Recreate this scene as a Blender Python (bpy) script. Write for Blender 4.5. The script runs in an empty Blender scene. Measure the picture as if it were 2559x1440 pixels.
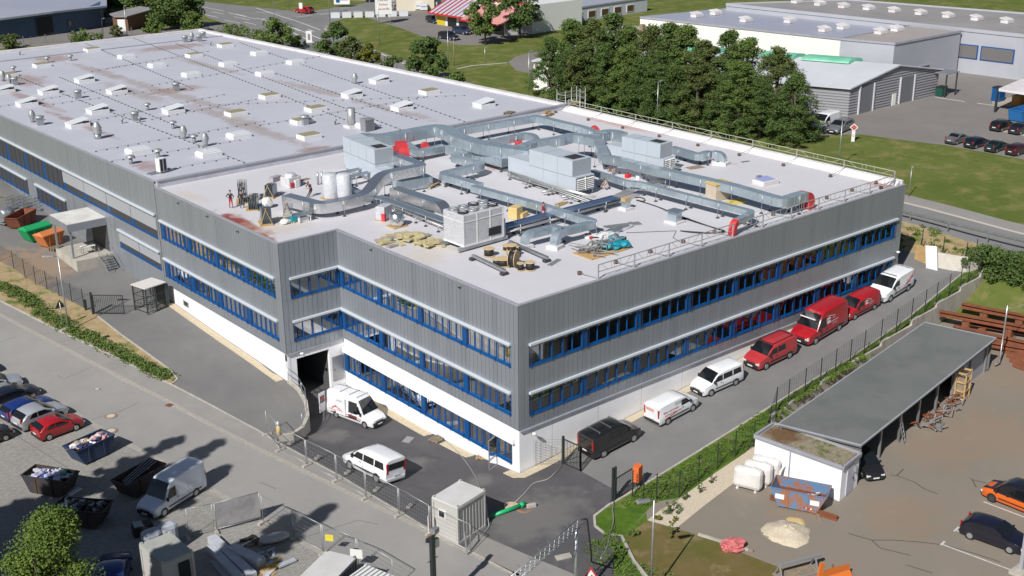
import bpy, bmesh, math, random
import numpy as np
from mathutils import Vector, Matrix
from mathutils.geometry import delaunay_2d_cdt
S = bpy.context.scene
C = S.collection
R_ = math.radians
# ------------------------------------------------------------------ camera, light, exposure
CF, CYAW, CPITCH, CROLL = 3031.1, -0.6968, 0.3546, -0.0096
CPOS = Vector((-46.30, -54.72, 39.71))
PW, PH = 2559.0, 1440.0
def cam_axes():
    cy, sy, cp, sp = math.cos(CYAW), math.sin(CYAW), math.cos(CPITCH), math.sin(CPITCH)
    f = Vector((-sy*cp, cy*cp, -sp)); r = Vector((cy, sy, 0)); u = r.cross(f)
    cr, sr = math.cos(CROLL), math.sin(CROLL)
    return cr*r+sr*u, -sr*r+cr*u, f
RX, UY, FW = cam_axes()
cam = bpy.data.objects.new("camera", bpy.data.cameras.new("camera")); C.objects.link(cam)
m = Matrix((RX, UY, -FW)).transposed().to_4x4(); m.translation = CPOS
cam.matrix_world = m
cam.data.sensor_width = 36; cam.data.lens = CF/PW*36; cam.data.clip_start = 1; cam.data.clip_end = 5000
S.camera = cam
SUN_EL, SUN_AZ = R_(41), R_(21.5)        # light travels towards +x, a little towards +y
w = bpy.data.worlds.new("World"); S.world = w; w.use_nodes = True
nt = w.node_tree; bg = nt.nodes["Background"]
sky = nt.nodes.new("ShaderNodeTexSky"); sky.sky_type = 'NISHITA'; sky.sun_disc = False
sky.sun_elevation = SUN_EL; sky.altitude = 500
sdir = Vector((-math.cos(SUN_AZ)*math.cos(SUN_EL), -math.sin(SUN_AZ)*math.cos(SUN_EL), math.sin(SUN_EL)))
sky.sun_rotation = math.atan2(sdir.x, sdir.y)
nt.links.new(sky.outputs[0], bg.inputs[0]); bg.inputs[1].default_value = 0.05
sl = bpy.data.lights.new("sun", 'SUN'); sl.energy = 5.0; sl.angle = R_(0.5); sl.color = (1, .972, .935)
so = bpy.data.objects.new("sun", sl); C.objects.link(so)
so.rotation_euler = (-sdir).to_track_quat('-Z', 'Y').to_euler(); so.location = (0, 0, 100)
S.view_settings.view_transform = 'Standard'; S.view_settings.look = 'None'
S.view_settings.exposure = 0.02; S.view_settings.gamma = 1
try:
    S.cycles.max_bounces = 6; S.cycles.transparent_max_bounces = 12
except Exception: pass
# ------------------------------------------------------------------ a picked pixel of the survey picture -> a point in the place
def ray(px, py): return RX*((px-PW/2)/CF) - UY*((py-PH/2)/CF) + FW
def up(px, py, z):
    d = ray(px, py); t = (z-CPOS.z)/d.z; return CPOS+d*t
def onx(px, py, x):
    d = ray(px, py); return CPOS+d*((x-CPOS.x)/d.x)
def ony(px, py, y):
    d = ray(px, py); return CPOS+d*((y-CPOS.y)/d.y)
# ------------------------------------------------------------------ terrain
TC = [(0,0,0),(2,-7,.1),(12,-4,.95),(28,-4,2.2),(43,-4,3.5),(50,-3,4.0),(22,-6.5,1.8),(36,-6,2.9),
 (0,21,.6),(-5,21,.8),(-5,27,1.1),(-5,34,1.35),(-5,43,1.8),(-5,52,2.1),(-5,71,3.3),(-5,85,4.2),(-5,110,5),(-20,85,4.2),
 (-8,14.5,.1),(-9.5,16,.05),(-10,8,-.1),(-9,0,-.1),(-12,8,-.1),(-12,20,.15),(-14,30,.55),(-15,41,1.2),(-18,55,1.8),(-25,50,1.6),
 (-20,25,.4),(-20,5,-.1),(-12,-15,-.1),(0,-14,0),(-25,-20,-.1),(-40,20,.2),(-60,60,1.5),(-60,-60,-.2),
 (52,-6,4.7),(53.5,5,5),(53.5,20,5),(61,0,5),(61,40,5),(61,68,5),(70,100,5.3),(80,145,5.9),(60,140,5.6),(45,45,4.9),(45,90,5.2),(30,140,5.7),
 (100,40,6),(150,60,6),(250,100,6.3),(100,140,6),(150,150,6),(80,190,6),(50,200,6),(20,180,6),(0,220,6.2),(0,150,5.6),(300,300,7),(100,300,7),(200,0,6),(80,-10,5.4),
 (60,-20,4.5),(20,-8,1.6),(30,-8,2.3)]
TY = [(1.5,-9,.2),(2,-14,.2),(-4,-18,.05),(5,-9.6,.32),(11,-9,.55),(12,-17,.55),(16,-26,.65),(25,-17,.95),(37,-13,1.3),(45,-10,1.5),
 (40,-5,1.4),(54,-6,2.4),(60,-12,3.0),(60,-40,2),(20,-40,.6),(0,-40,0),(80,-20,3.5),(20,-7,.9),(30,-7,1.15)]
def rbf(pts):
    P = np.array(pts, float); n = len(P)
    A = np.linalg.norm(P[:,None,:2]-P[None,:,:2], axis=2)
    Q = np.c_[np.ones(n), P[:,:2]/100]
    M = np.block([[A+0*np.eye(n), Q],[Q.T, np.zeros((3,3))]])
    s = np.linalg.solve(M, np.r_[P[:,2], 0,0,0])
    def f(x, y):
        d = np.hypot(P[:,0]-x, P[:,1]-y)
        return float(d@s[:n] + s[n] + s[n+1]*x/100 + s[n+2]*y/100)
    return f
T0 = rbf(TC); T2 = rbf(TY)
TF = rbf([(0,0,-.02),(0,3,-.5),(0,10,-.88),(0,21.3,-.9),(-5,21.3,-.9),(-9.9,14,-.08),(-9.5,8,-.1),(-9,0,-.1),(-8.5,-6,-.1),(0,-7,0),(3,-4,.2),(-4,8,-.75),(-4,18,-.9),(-7,12,-.5),(-3,0,-.1),(-6.5,16,-.85),(-6,20,-.9),(6,-4,.45)])
def sstep(a, b, x):
    t = min(1, max(0, (x-a)/(b-a))); return t*t*(3-2*t)
def T1(x, y): return T0(x, y)
def TV(x, y):     # verge between driveway and lower yard: slopes down to the yard near the gate, held by a wall further on
    k = sstep(-6.9, -9.4, y) if x < 19 else 0
    if x >= 17 and x < 19: k *= (19-x)/2
    return T0(x, y)*(1-k)+T2(x, y)*k
def gp(px, py, f=None):
    f = f or T1; z = 0.0
    for _ in range(40):
        P = up(px, py, z); z = z*.3+.7*f(P.x, P.y)
    P = up(px, py, z); return P
# ------------------------------------------------------------------ materials
MATS = {}
def mat(name, col, rough=.7, metal=0, col2=None, scale=3, detail=4, bump=0, bscale=40, spec=.5, stretch=None, coord='Object', lo=.35, hi=.65, alpha=1, emit=None, coat=0):
    if name in MATS: return MATS[name]
    M = bpy.data.materials.new(name); M.use_nodes = True; MATS[name] = M
    t = M.node_tree; b = t.nodes["Principled BSDF"]
    b.inputs["Base Color"].default_value = (*col, 1); b.inputs["Roughness"].default_value = rough
    b.inputs["Metallic"].default_value = metal; b.inputs["Specular IOR Level"].default_value = spec
    b.inputs["Coat Weight"].default_value = coat; b.inputs["Coat Roughness"].default_value = .06
    if alpha < 1: b.inputs["Alpha"].default_value = alpha
    tc = t.nodes.new("ShaderNodeTexCoord"); src = tc.outputs[coord]
    if stretch:
        mp = t.nodes.new("ShaderNodeMapping"); mp.inputs["Scale"].default_value = stretch
        t.links.new(src, mp.inputs[0]); src = mp.outputs[0]
    if col2:
        n = t.nodes.new("ShaderNodeTexNoise"); n.inputs["Scale"].default_value = scale; n.inputs["Detail"].default_value = detail
        n.inputs["Roughness"].default_value = .65
        r = t.nodes.new("ShaderNodeMapRange"); r.inputs[1].default_value = lo; r.inputs[2].default_value = hi
        x = t.nodes.new("ShaderNodeMix"); x.data_type = 'RGBA'
        x.inputs[6].default_value = (*col, 1); x.inputs[7].default_value = (*col2, 1)
        t.links.new(src, n.inputs["Vector"]); t.links.new(n.outputs[0], r.inputs[0]); t.links.new(r.outputs[0], x.inputs[0])
        t.links.new(x.outputs[2], b.inputs["Base Color"])
    if bump:
        n2 = t.nodes.new("ShaderNodeTexNoise"); n2.inputs["Scale"].default_value = bscale; n2.inputs["Detail"].default_value = 5
        bp = t.nodes.new("ShaderNodeBump"); bp.inputs["Strength"].default_value = bump; bp.inputs["Distance"].default_value = .05
        t.links.new(src, n2.inputs["Vector"]); t.links.new(n2.outputs[0], bp.inputs["Height"]); t.links.new(bp.outputs[0], b.inputs["Normal"])
    if emit:
        b.inputs["Emission Color"].default_value = (*col, 1); b.inputs["Emission Strength"].default_value = emit
    return M
def layer(M, col, scale, lo, hi, amt=1, stretch=None, seed=0, kind='noise'):
    """blend a further noise-shaped patch colour over what feeds the base colour (stains, wear, moss)"""
    t = M.node_tree; b = t.nodes["Principled BSDF"]; bc = b.inputs["Base Color"]
    x = t.nodes.new("ShaderNodeMix"); x.data_type = 'RGBA'
    if bc.is_linked: t.links.new(bc.links[0].from_socket, x.inputs[6])
    else: x.inputs[6].default_value = bc.default_value
    x.inputs[7].default_value = (*col, 1)
    tc = t.nodes.new("ShaderNodeTexCoord"); mp = t.nodes.new("ShaderNodeMapping")
    mp.inputs["Location"].default_value = (seed*7.3, seed*3.1, seed)
    if stretch: mp.inputs["Scale"].default_value = stretch
    t.links.new(tc.outputs["Object"], mp.inputs[0])
    if kind == 'noise':
        n = t.nodes.new("ShaderNodeTexNoise"); n.inputs["Detail"].default_value = 6; n.inputs["Roughness"].default_value = .6; o = n.outputs[0]
    else:
        n = t.nodes.new("ShaderNodeTexVoronoi"); n.feature = 'DISTANCE_TO_EDGE'; o = n.outputs[0]
    n.inputs["Scale"].default_value = scale
    r = t.nodes.new("ShaderNodeMapRange"); r.inputs[1].default_value = lo; r.inputs[2].default_value = hi; r.inputs[4].default_value = amt
    t.links.new(mp.outputs[0], n.inputs["Vector"]); t.links.new(o, r.inputs[0]); t.links.new(r.outputs[0], x.inputs[0])
    t.links.new(x.outputs[2], bc); return M
def stain(M, pts, col, rad, amt=.8):
    """patches of dirt at given places (object coordinates = world for unmoved meshes), broken up by noise"""
    t = M.node_tree; b = t.nodes["Principled BSDF"]; bc = b.inputs["Base Color"]
    tc = t.nodes.new("ShaderNodeTexCoord"); n = t.nodes.new("ShaderNodeTexNoise"); n.inputs["Scale"].default_value = .9; n.inputs["Detail"].default_value = 6
    t.links.new(tc.outputs["Object"], n.inputs["Vector"])
    for p in pts:
        rr = p[2] if len(p) > 2 else rad; st = p[3] if len(p) > 3 else (1, 1); an = p[4] if len(p) > 4 else 0
        mp = t.nodes.new("ShaderNodeMapping"); mp.vector_type = 'TEXTURE'
        mp.inputs["Location"].default_value = (p[0], p[1], 0); mp.inputs["Scale"].default_value = (rr*st[0], rr*st[1], 1e4); mp.inputs["Rotation"].default_value = (0, 0, an)
        t.links.new(tc.outputs["Object"], mp.inputs[0])
        l = t.nodes.new("ShaderNodeVectorMath"); l.operation = 'LENGTH'; t.links.new(mp.outputs[0], l.inputs[0])
        a = t.nodes.new("ShaderNodeMath"); a.operation = 'MULTIPLY_ADD'; a.inputs[1].default_value = 1.6; a.inputs[2].default_value = -.8
        t.links.new(n.outputs[0], a.inputs[0])
        s = t.nodes.new("ShaderNodeMath"); s.operation = 'ADD'; t.links.new(l.outputs["Value"], s.inputs[0]); t.links.new(a.outputs[0], s.inputs[1])
        r = t.nodes.new("ShaderNodeMapRange"); r.inputs[1].default_value = 1.0; r.inputs[2].default_value = .45; r.inputs[4].default_value = amt
        t.links.new(s.outputs[0], r.inputs[0])
        x = t.nodes.new("ShaderNodeMix"); x.data_type = 'RGBA'
        if bc.is_linked: t.links.new(bc.links[0].from_socket, x.inputs[6])
        else: x.inputs[6].default_value = bc.default_value
        x.inputs[7].default_value = (*col, 1); t.links.new(r.outputs[0], x.inputs[0]); t.links.new(x.outputs[2], bc)
    return M
# ------------------------------------------------------------------ mesh builder and object helpers
class MB:
    def __init__(s): s.v = []; s.f = []; s.sm = []
    def add(s, vs, fs, smooth=False):
        o = len(s.v); s.v += [tuple(p) for p in vs]; s.f += [tuple(o+i for i in f) for f in fs]; s.sm += [smooth]*len(fs); return s
    def box(s, c, d, rz=0, rx=0, ry=0):
        x, y, z = d[0]/2, d[1]/2, d[2]/2
        M = Matrix.Translation(c) @ Matrix.Rotation(rz, 4, 'Z') @ Matrix.Rotation(ry, 4, 'Y') @ Matrix.Rotation(rx, 4, 'X')
        vs = [M @ Vector(p) for p in ((-x,-y,-z),(x,-y,-z),(x,y,-z),(-x,y,-z),(-x,-y,z),(x,-y,z),(x,y,z),(-x,y,z))]
        return s.add(vs, [(0,3,2,1),(4,5,6,7),(0,1,5,4),(1,2,6,5),(2,3,7,6),(3,0,4,7)])
    def b2(s, a, b): return s.box([(a[i]+b[i])/2 for i in range(3)], [abs(b[i]-a[i]) for i in range(3)])
    def bar(s, a, b, w, h=None, upv=(0,0,1)):
        a, b = Vector(a), Vector(b); d = b-a
        if d.length < 1e-6: return s
        dn = d.normalized(); U = Vector(upv)
        if abs(dn.dot(U)) > .98: U = Vector((1,0,0))
        r = dn.cross(U).normalized(); u = r.cross(dn); h = h or w
        vs = [p+r*sx*w/2+u*sy*h/2 for p in (a, b) for sx, sy in ((-1,-1),(1,-1),(1,1),(-1,1))]
        return s.add(vs, [(0,1,2,3),(7,6,5,4),(0,4,5,1),(1,5,6,2),(2,6,7,3),(3,7,4,0)])
    def cyl(s, a, b, r, r2=None, n=10, caps=True, smooth=True):
        a, b = Vector(a), Vector(b); r2 = r if r2 is None else r2; d = (b-a).normalized()
        U = Vector((0,0,1)) if abs(d.z) < .9 else Vector((1,0,0)); x = d.cross(U).normalized(); y = d.cross(x)
        vs = [p+(x*math.cos(2*math.pi*i/n)+y*math.sin(2*math.pi*i/n))*q for p, q in ((a, r), (b, r2)) for i in range(n)]
        s.add(vs, [(i, (i+1)%n, n+(i+1)%n, n+i) for i in range(n)], smooth)
        if caps:
            o = len(s.v)-2*n
            s.f += [tuple(o+n-1-i for i in range(n)), tuple(o+n+i for i in range(n))]; s.sm += [False, False]
        return s
    def tube(s, pts, r, n=6):
        pts = [Vector(p) for p in pts]; rings = []; px_ = None
        for i, p in enumerate(pts):
            d = (pts[min(i+1, len(pts)-1)]-pts[max(i-1, 0)]).normalized()
            if px_ is None:
                U = Vector((0,0,1)) if abs(d.z) < .9 else Vector((1,0,0)); x = d.cross(U).normalized()
            else: x = (px_-d*px_.dot(d)).normalized()
            px_ = x; y = d.cross(x); rr = r[i] if isinstance(r, (list, tuple)) else r
            rings.append([p+(x*math.cos(2*math.pi*k/n)+y*math.sin(2*math.pi*k/n))*rr for k in range(n)])
        vs = [q for g in rings for q in g]
        fs = [(i*n+k, i*n+(k+1)%n, (i+1)*n+(k+1)%n, (i+1)*n+k) for i in range(len(pts)-1) for k in range(n)]
        fs += [tuple(range(n-1, -1, -1)), tuple((len(pts)-1)*n+k for k in range(n))]
        return s.add(vs, fs, True)
    def lathe(s, c, prof, n=14):
        c = Vector(c); vs = [c+Vector((r*math.cos(2*math.pi*i/n), r*math.sin(2*math.pi*i/n), z)) for r, z in prof for i in range(n)]
        fs = [(j*n+i, j*n+(i+1)%n, (j+1)*n+(i+1)%n, (j+1)*n+i) for j in range(len(prof)-1) for i in range(n)]
        if prof[0][0] > .001: fs.append(tuple(range(n-1, -1, -1)))
        if prof[-1][0] > .001: fs.append(tuple((len(prof)-1)*n+i for i in range(n)))
        return s.add(vs, fs, True)
    def prism(s, poly, z0, z1, z0f=None, z1f=None):
        n = len(poly); ar = sum(poly[i][0]*poly[(i+1)%n][1]-poly[(i+1)%n][0]*poly[i][1] for i in range(n))
        if ar < 0: poly = poly[::-1]
        vs = [(p[0], p[1], z0f(p) if z0f else z0) for p in poly]+[(p[0], p[1], z1f(p) if z1f else z1) for p in poly]
        fs = [tuple(range(n-1, -1, -1)), tuple(range(n, 2*n))]+[(i, (i+1)%n, n+(i+1)%n, n+i) for i in range(n)]
        return s.add(vs, fs)
    def quad(s, *p): return s.add(p, [tuple(range(len(p)))])
    def blob(s, c, r, seed=0, n=1, k=.25):
        rnd = random.Random(seed); bm = bmesh.new(); bmesh.ops.create_icosphere(bm, subdivisions=n+1, radius=1)
        vs = []
        for v in bm.verts:
            q = 1+rnd.uniform(-k, k); vs.append((c[0]+v.co.x*r[0]*q, c[1]+v.co.y*r[1]*q, c[2]+v.co.z*r[2]*q))
        fs = [tuple(v.index for v in f.verts) for f in bm.faces]; bm.free(); return s.add(vs, fs)
    def mesh(s, name, m, mats=None):
        me = bpy.data.meshes.new(name); me.from_pydata(s.v, [], s.f); me.materials.append(m)
        for k, q in enumerate(s.sm):
            if q: me.polygons[k].use_smooth = True
        me.validate(); me.update(); return me
    def obj(s, name, m, parent=None, bevel=0):
        o = bpy.data.objects.new(name, s.mesh(name, m)); C.objects.link(o)
        if parent: o.parent = parent
        if bevel:
            b = o.modifiers.new("bevel", 'BEVEL'); b.width = bevel; b.segments = 2; b.limit_method = 'ANGLE'; b.angle_limit = R_(35)
        return o
def tag(o, label=None, cat=None, group=None, kind=None):
    if label: o["label"] = label
    if cat: o["category"] = cat
    if group: o["group"] = group
    if kind: o["kind"] = kind
    return o
def thing(name, label, cat, loc=(0,0,0), rz=0, group=None):
    o = bpy.data.objects.new(name, None); C.objects.link(o); o.location = loc; o.rotation_euler = (0,0,rz); o.empty_display_size = .5
    return tag(o, label, cat, group)
KIDS = {}
def kids(o):
    return [c for c in C.objects if c.parent == o]
def dup(root, loc, rz, label, group=None, scale=None, _kids=None):
    r = root.copy(); C.objects.link(r); r.location = loc; r.rotation_euler = (0,0,rz)
    if scale: r.scale = scale if isinstance(scale, tuple) else (scale,)*3
    r["label"] = label
    if group: r["group"] = group
    if root.name not in KIDS:
        KIDS[root.name] = [(c, list(kids(c))) for c in kids(root)]
    for c, gs in KIDS[root.name]:
        q = c.copy(); C.objects.link(q); q.parent = r
        for g in gs:
            h = g.copy(); C.objects.link(h); h.parent = q
    return r
def place(root, loc, rz, label, group=None, scale=None):
    """first use moves the source itself, later uses copy it"""
    if root.get("_used"):
        r = dup(root, loc, rz, label, group, scale)
    else:
        r = root; kk = KIDS.setdefault(root.name, [(c, list(kids(c))) for c in kids(root)])
        r.location = loc; r.rotation_euler = (0,0,rz); r["label"] = label
        if group: r["group"] = group
        if scale: r.scale = scale if isinstance(scale, tuple) else (scale,)*3
        r["_used"] = 1
    return r
def cleanup_flags():
    for o in C.objects:
        for k in ("_used", "_wb", "_mid"):
            if k in o: del o[k]
# ------------------------------------------------------------------ ground: one triangulation shared by all surfaces
g_grass = layer(mat('grass', (.098,.128,.028), .95, col2=(.13,.155,.040), scale=.12, bump=.6, bscale=6, spec=.1), (.23,.20,.085), .35, .48, .68, .85)
layer(g_grass, (.07,.115,.018), 1.6, .52, .72, .7, seed=3)
m_grass2 = layer(mat('grass_dry', (.17,.125,.055), .95, col2=(.13,.11,.035), scale=.5, bump=.6, bscale=8, spec=.1), (.08,.11,.02), .35, .5, .75, .8, seed=2)
layer(m_grass2, (.26,.20,.11), .6, .55, .7, .7, seed=9)
m_verge = layer(mat('weedy_grass', (.10,.17,.022), .95, col2=(.055,.11,.015), scale=1.2, bump=.8, bscale=9, spec=.1), (.30,.24,.13), .8, .56, .72, .8, seed=4)
m_soil = layer(mat('soil', (.40,.31,.18), .95, col2=(.30,.22,.12), scale=1.3, bump=.8, bscale=5, spec=.1), (.09,.14,.02), .7, .52, .66, .9, seed=5)
m_street = layer(mat('old_asphalt', (.315,.305,.29), .9, col2=(.285,.275,.262), scale=.25, bump=.15, bscale=60, spec=.25), (.25,.24,.23), .12, .5, .75, .6, seed=1)
layer(m_street, (.39,.37,.34), .7, .62, .8, .35, seed=6)
m_walk = layer(mat('walk_asphalt', (.262,.248,.235), .9, col2=(.29,.28,.262), scale=.6, bump=.15, bscale=60, spec=.25), (.30,.28,.25), .9, .6, .75, .4, seed=2)
m_fresh = layer(mat('fresh_asphalt', (.080,.077,.082), .8, col2=(.108,.104,.107), scale=.22, bump=.2, bscale=50, spec=.35), (.19,.18,.17), .5, .6, .8, .5, seed=3)
layer(m_fresh, (.055,.053,.058), .16, .55, .75, .8, seed=8)
m_ramp = layer(mat('ramp_asphalt', (.155,.152,.15), .85, col2=(.19,.185,.18), scale=.2, bump=.2, bscale=50, spec=.3), (.24,.225,.205), .35, .57, .8, .6, seed=4, stretch=(1,.35,1))
m_drive = layer(mat('drive_asphalt', (.175,.172,.17), .85, col2=(.215,.21,.205), scale=.2, bump=.2, bscale=50, spec=.3), (.28,.275,.26), .5, .57, .8, .5, seed=5, stretch=(.3,1,1))
m_yard = layer(mat('yard_asphalt', (.245,.208,.168), .9, col2=(.225,.197,.163), scale=.18, bump=.2, bscale=50, spec=.2), (.26,.21,.16), .09, .52, .8, .4, seed=7)
layer(m_yard, (.30,.27,.235), .5, .6, .8, .5, seed=2)
stain(m_yard, [(13.5,-20.5,3.2),(27,-18.5,4.5),(22,-17.5,3),(38,-16,5),(30,-24,4),(10,-15,2.5)], (.29,.19,.115), 3, .3)
stain(m_ramp, [(-12,57,6),(-15,62,5)], (.34,.23,.14), 4, .6)
stain(m_street, [(-13.2,36,2.2,(1,1.6))], (.36,.24,.15), 3, .55)
stain(m_fresh, [(-6,14,1.6),(-3,-5,3,(1.6,1)),(-2.5,1.2,1.2),(-4,6.5,1.4)], (.22,.21,.195), 2, .5)
m_road = layer(mat('road_asphalt', (.20,.195,.195), .85, col2=(.225,.22,.215), scale=.2, bump=.1, bscale=60, spec=.25), (.17,.165,.165), .1, .5, .7, .6, seed=9)
m_lot = layer(mat('lot_asphalt', (.205,.19,.178), .9, col2=(.23,.215,.203), scale=.12, bump=.1, bscale=60, spec=.2), (.19,.175,.165), .3, .55, .75, .5, seed=11)
m_cob = layer(mat('cobble', (.40,.38,.33), .9, col2=(.30,.28,.25), scale=6, bump=.5, bscale=12, spec=.2), (.17,.16,.14), 3, .0, .06, .0, kind='vor')
m_kerb = mat('kerb_concrete', (.48,.45,.39), .9, col2=(.36,.34,.30), scale=2, bump=.2, bscale=30)
m_peb = layer(mat('pebbles', (.66,.58,.45), .95, col2=(.52,.44,.33), scale=9, bump=1, bscale=18, spec=.1), (.36,.29,.20), 22, .55, .7, .5, seed=1)
m_line = mat('road_paint', (.62,.62,.60), .8, col2=(.45,.45,.44), scale=3)
m_gravel = mat('gravel_strip', (.60,.52,.38), .95, col2=(.50,.42,.30), scale=5, bump=.6, bscale=20, spec=.1)
def paving():
    M = bpy.data.materials.new('paving'); M.use_nodes = True; t = M.node_tree; b = t.nodes["Principled BSDF"]; b.inputs["Roughness"].default_value = .9
    tc = t.nodes.new("ShaderNodeTexCoord"); mp = t.nodes.new("ShaderNodeMapping"); mp.inputs["Rotation"].default_value = (0,0,R_(8)); mp.inputs["Scale"].default_value = (2.4,2.4,2.4)
    br = t.nodes.new("ShaderNodeTexBrick"); br.inputs["Color1"].default_value = (.42,.405,.38,1); br.inputs["Color2"].default_value = (.31,.298,.278,1)
    br.inputs["Mortar"].default_value = (.11,.105,.085,1); br.inputs["Mortar Size"].default_value = .035; br.inputs["Scale"].default_value = 1
    t.links.new(tc.outputs["Object"], mp.inputs[0]); t.links.new(mp.outputs[0], br.inputs[0]); t.links.new(br.outputs[0], b.inputs["Base Color"])
    return M
m_pave = layer(paving(), (.20,.19,.17), .3, .5, .75, .5, seed=3)

KERB_S = [(-200,640),(0,752),(150,828),(290,893),(430,962),(640,1073),(690,1103),(850,1190),(1050,1310),(1280,1433),(1420,1520)]
GUT = [(-200,690),(0,787),(107,843),(333,960),(640,1119),(993,1290),(1280,1433),(1420,1512)]
EDGE = [(-350,745),(-60,890),(67,968),(227,1057),(417,1163),(580,1253),(807,1383),(1100,1600)]
W1 = lambda L, f=None: [tuple(gp(*q, f or T1)[:2]) for q in L]
kerbS, gut, edge = W1(KERB_S), W1(GUT), W1(EDGE)
CURVE = [(-5.07,21.33),(-5.1,19.9),(-5.6,18.0),(-6.6,16.1),(-7.7,15.0),(-8.7,14.7),(-9.6,15.1)]
DK = [(1.6,-7.0),(4.85,-6.9),(9.4,-6.75),(18,-6.45),(28,-6.0),(37,-5.3),(48.3,-3.6)]      # kerb of the driveway
ENT = [(1.6,-7.0),(-.1,-7.3),(-.9,-8.2),(-1.1,-9.2),(-.6,-10.2),(-2.0,-12.6),(-3.2,-15.5),(-5,-20)]
POSTS_PX = [(1580,1243),(1608,1250),(1640,1252),(1697,1243),(1745,1205),(1792,1173),(1837,1142),(1883,1115),(1923,1078),(1965,1050),(2003,1025),(2041,995),(2077,968),(2110,942),(2145,917),(2178,893),(2217,863),(2253,835),(2289,808),(2317,783),(2343,763),(2370,740),(2397,720),(2412,705),(2437,683)]
FP = []
for q in POSTS_PX:
    P = gp(*q, TV); FP.append((P.x, P.y))
for i in range(len(FP)):      # keep the line straight where the wall is
    if FP[i][0] > 17: FP[i] = (FP[i][0], -7.3+(FP[i][0]-17)*.075)
WALL = [(17,-7.35)]+[p for p in FP if p[0] > 17.5]+[(49.8,-4.7)]
def ribbon(L, w):
    n = len(L); l, r = [], []
    for i in range(n):
        a, b = Vector(L[max(i-1,0)]), Vector(L[min(i+1,n-1)]); d = (b-a).normalized(); p = Vector(L[i]); nn = Vector((-d.y, d.x))*w/2
        l.append(tuple(p+nn)); r.append(tuple(p-nn))
    return [(l[i], l[i+1], r[i+1], r[i]) for i in range(n-1)]
def seg(L, step=4):
    out = [L[0]]
    for a, b in zip(L, L[1:]):
        k = max(1, int(math.dist(a, b)/step))
        out += [(a[0]+(b[0]-a[0])*i/k, a[1]+(b[1]-a[1])*i/k) for i in range(1, k+1)]
    return out
REG = []      # (name, material, height function, list of polygons)
def region(name, m, f, polys): REG.append((name, m, f, polys))
TB = lambda x, y: T2(x,y)*(1-sstep(43,53,x))+T1(x,y)*sstep(43,53,x)
TFb = lambda x, y: TF(x, y)*(1-sstep(0, 3, x))+T1(x, y)*sstep(0, 3, x) if y < 1 else TF(x, y)
region('lawn', g_grass, T1, [[(-200,-200),(900,-200),(900,900),(-200,900)]])
region('street', m_street, T1, [kerbS+edge[::-1]])
region('pavement', m_walk, T1, [kerbS+gut[::-1]])
region('gutter', m_cob, T1, ribbon(seg(gut), .42))
region('parking_pavers', m_pave, T1, [edge+[(-20,-60),(-90,-40),(-120,60)]])
region('parking_kerb_line', m_cob, T1, ribbon(seg(edge), .45))
bedL = W1([(0,640),(120,715),(238,783)]); bedR = W1([(243,790),(300,835),(370,885),(425,925),(443,948)])
region('planting_bed', m_soil, T1, [[(-30,75)]+bedL+bedR+W1([(430,962),(290,893),(150,828),(0,752)])+[(-33,70)]])
ramp = [(-5.07,90)]+[(-12,90)]+W1([(60,505),(0,495),(-150,480),(-150,575),(0,655),(240,785)])+bedR+W1([(430,962),(640,1073),(690,1103),(697,1098)])+CURVE[::-1]
region('access_ramp', m_ramp, T1, [ramp])
region('forecourt', m_fresh, TFb, [[(0,0),(.4,0),(.4,21.6),(-5.07,21.6)]+CURVE+W1([(690,1103),(850,1190),(1050,1310),(1280,1433)])+[(-6.5,-15),(-5,-20)]+ENT[::-1]+[(1.6,-7),(3,-6.95),(3,0)]])
region('entrance_apron', m_walk, TFb, [W1([(1165,1372),(1195,1335),(1342,1402),(1423,1438),(1500,1480)])+[(-5,-20),(-6.5,-15)]+W1([(1280,1433)])])
drive = [(3,0),(43,0),(43,16),(51,16),(50.2,2),(49.4,-3.4)]+DK[::-1]+[(3,-6.95)]
drive = [p for p in drive if p != (1.6,-7.0)]
region('driveway', m_drive, T1, [drive])
verge = [(x, y-.12) for x, y in DK]+[(49.4,-4.9)]+WALL[::-1]+[(12,-8.95),(8.5,-9.35),(5.1,-9.6),(3.8,-8.9),(2.4,-9.3),(.5,-9.9)]+[(-.6,-10.2),(-1.1,-9.2),(-.9,-8.2),(-.1,-7.3)]
region('verge', m_verge, TV, [verge])
yard = [(.5,-9.9),(2.4,-9.3),(3.8,-8.9),(5.1,-9.6),(8.5,-9.35),(12,-8.95)]+WALL+[(53.4,-4.9),(53.6,-60),(-5,-60),(-5,-20),(-3.2,-15.5),(-2,-12.6),(-.6,-10.2)]
region('lower_yard', m_yard, TB, [yard])
region('pebble_strip', m_peb, T2, [W1([(1618,1300),(1650,1275),(1697,1247),(1790,1180),(1882,1118),(1905,1100),(1925,1185),(1850,1195),(1762,1262),(1690,1320)], T2)])
region('dry_lawn', m_grass2, T2, [[(-.6,-10.2),(.5,-9.9),(2.4,-9.35)]+W1([(1618,1302),(1690,1322),(1760,1340),(1870,1388),(2020,1446),(2100,1500)], T2)+[(5,-40),(-5,-40),(-5,-20),(-3.2,-15.5),(-2,-12.6)]])
region('young_grass', m_verge, T2, [[(-.6,-10.2),(.5,-9.9),(2.4,-9.35)]+W1([(1618,1302),(1560,1340),(1535,1380),(1530,1440)], T2)+[(-3,-18),(-4.8,-20),(-3.2,-15.5),(-2,-12.6)]])
region('back_lawn', g_grass, TB, [[(31,-6.6)]+[p for p in WALL if p[0] > 33]+[(53.4,-4.9),(53.6,-60),(49,-60)]+W1([(2900,930),(2559,812),(2400,792),(2330,815)], TB)])
region('embankment', m_soil, T1, [W1([(2240,545),(2330,575),(2400,590),(2480,612),(2475,640),(2440,672),(2400,665),(2320,648),(2240,618)])])
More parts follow.
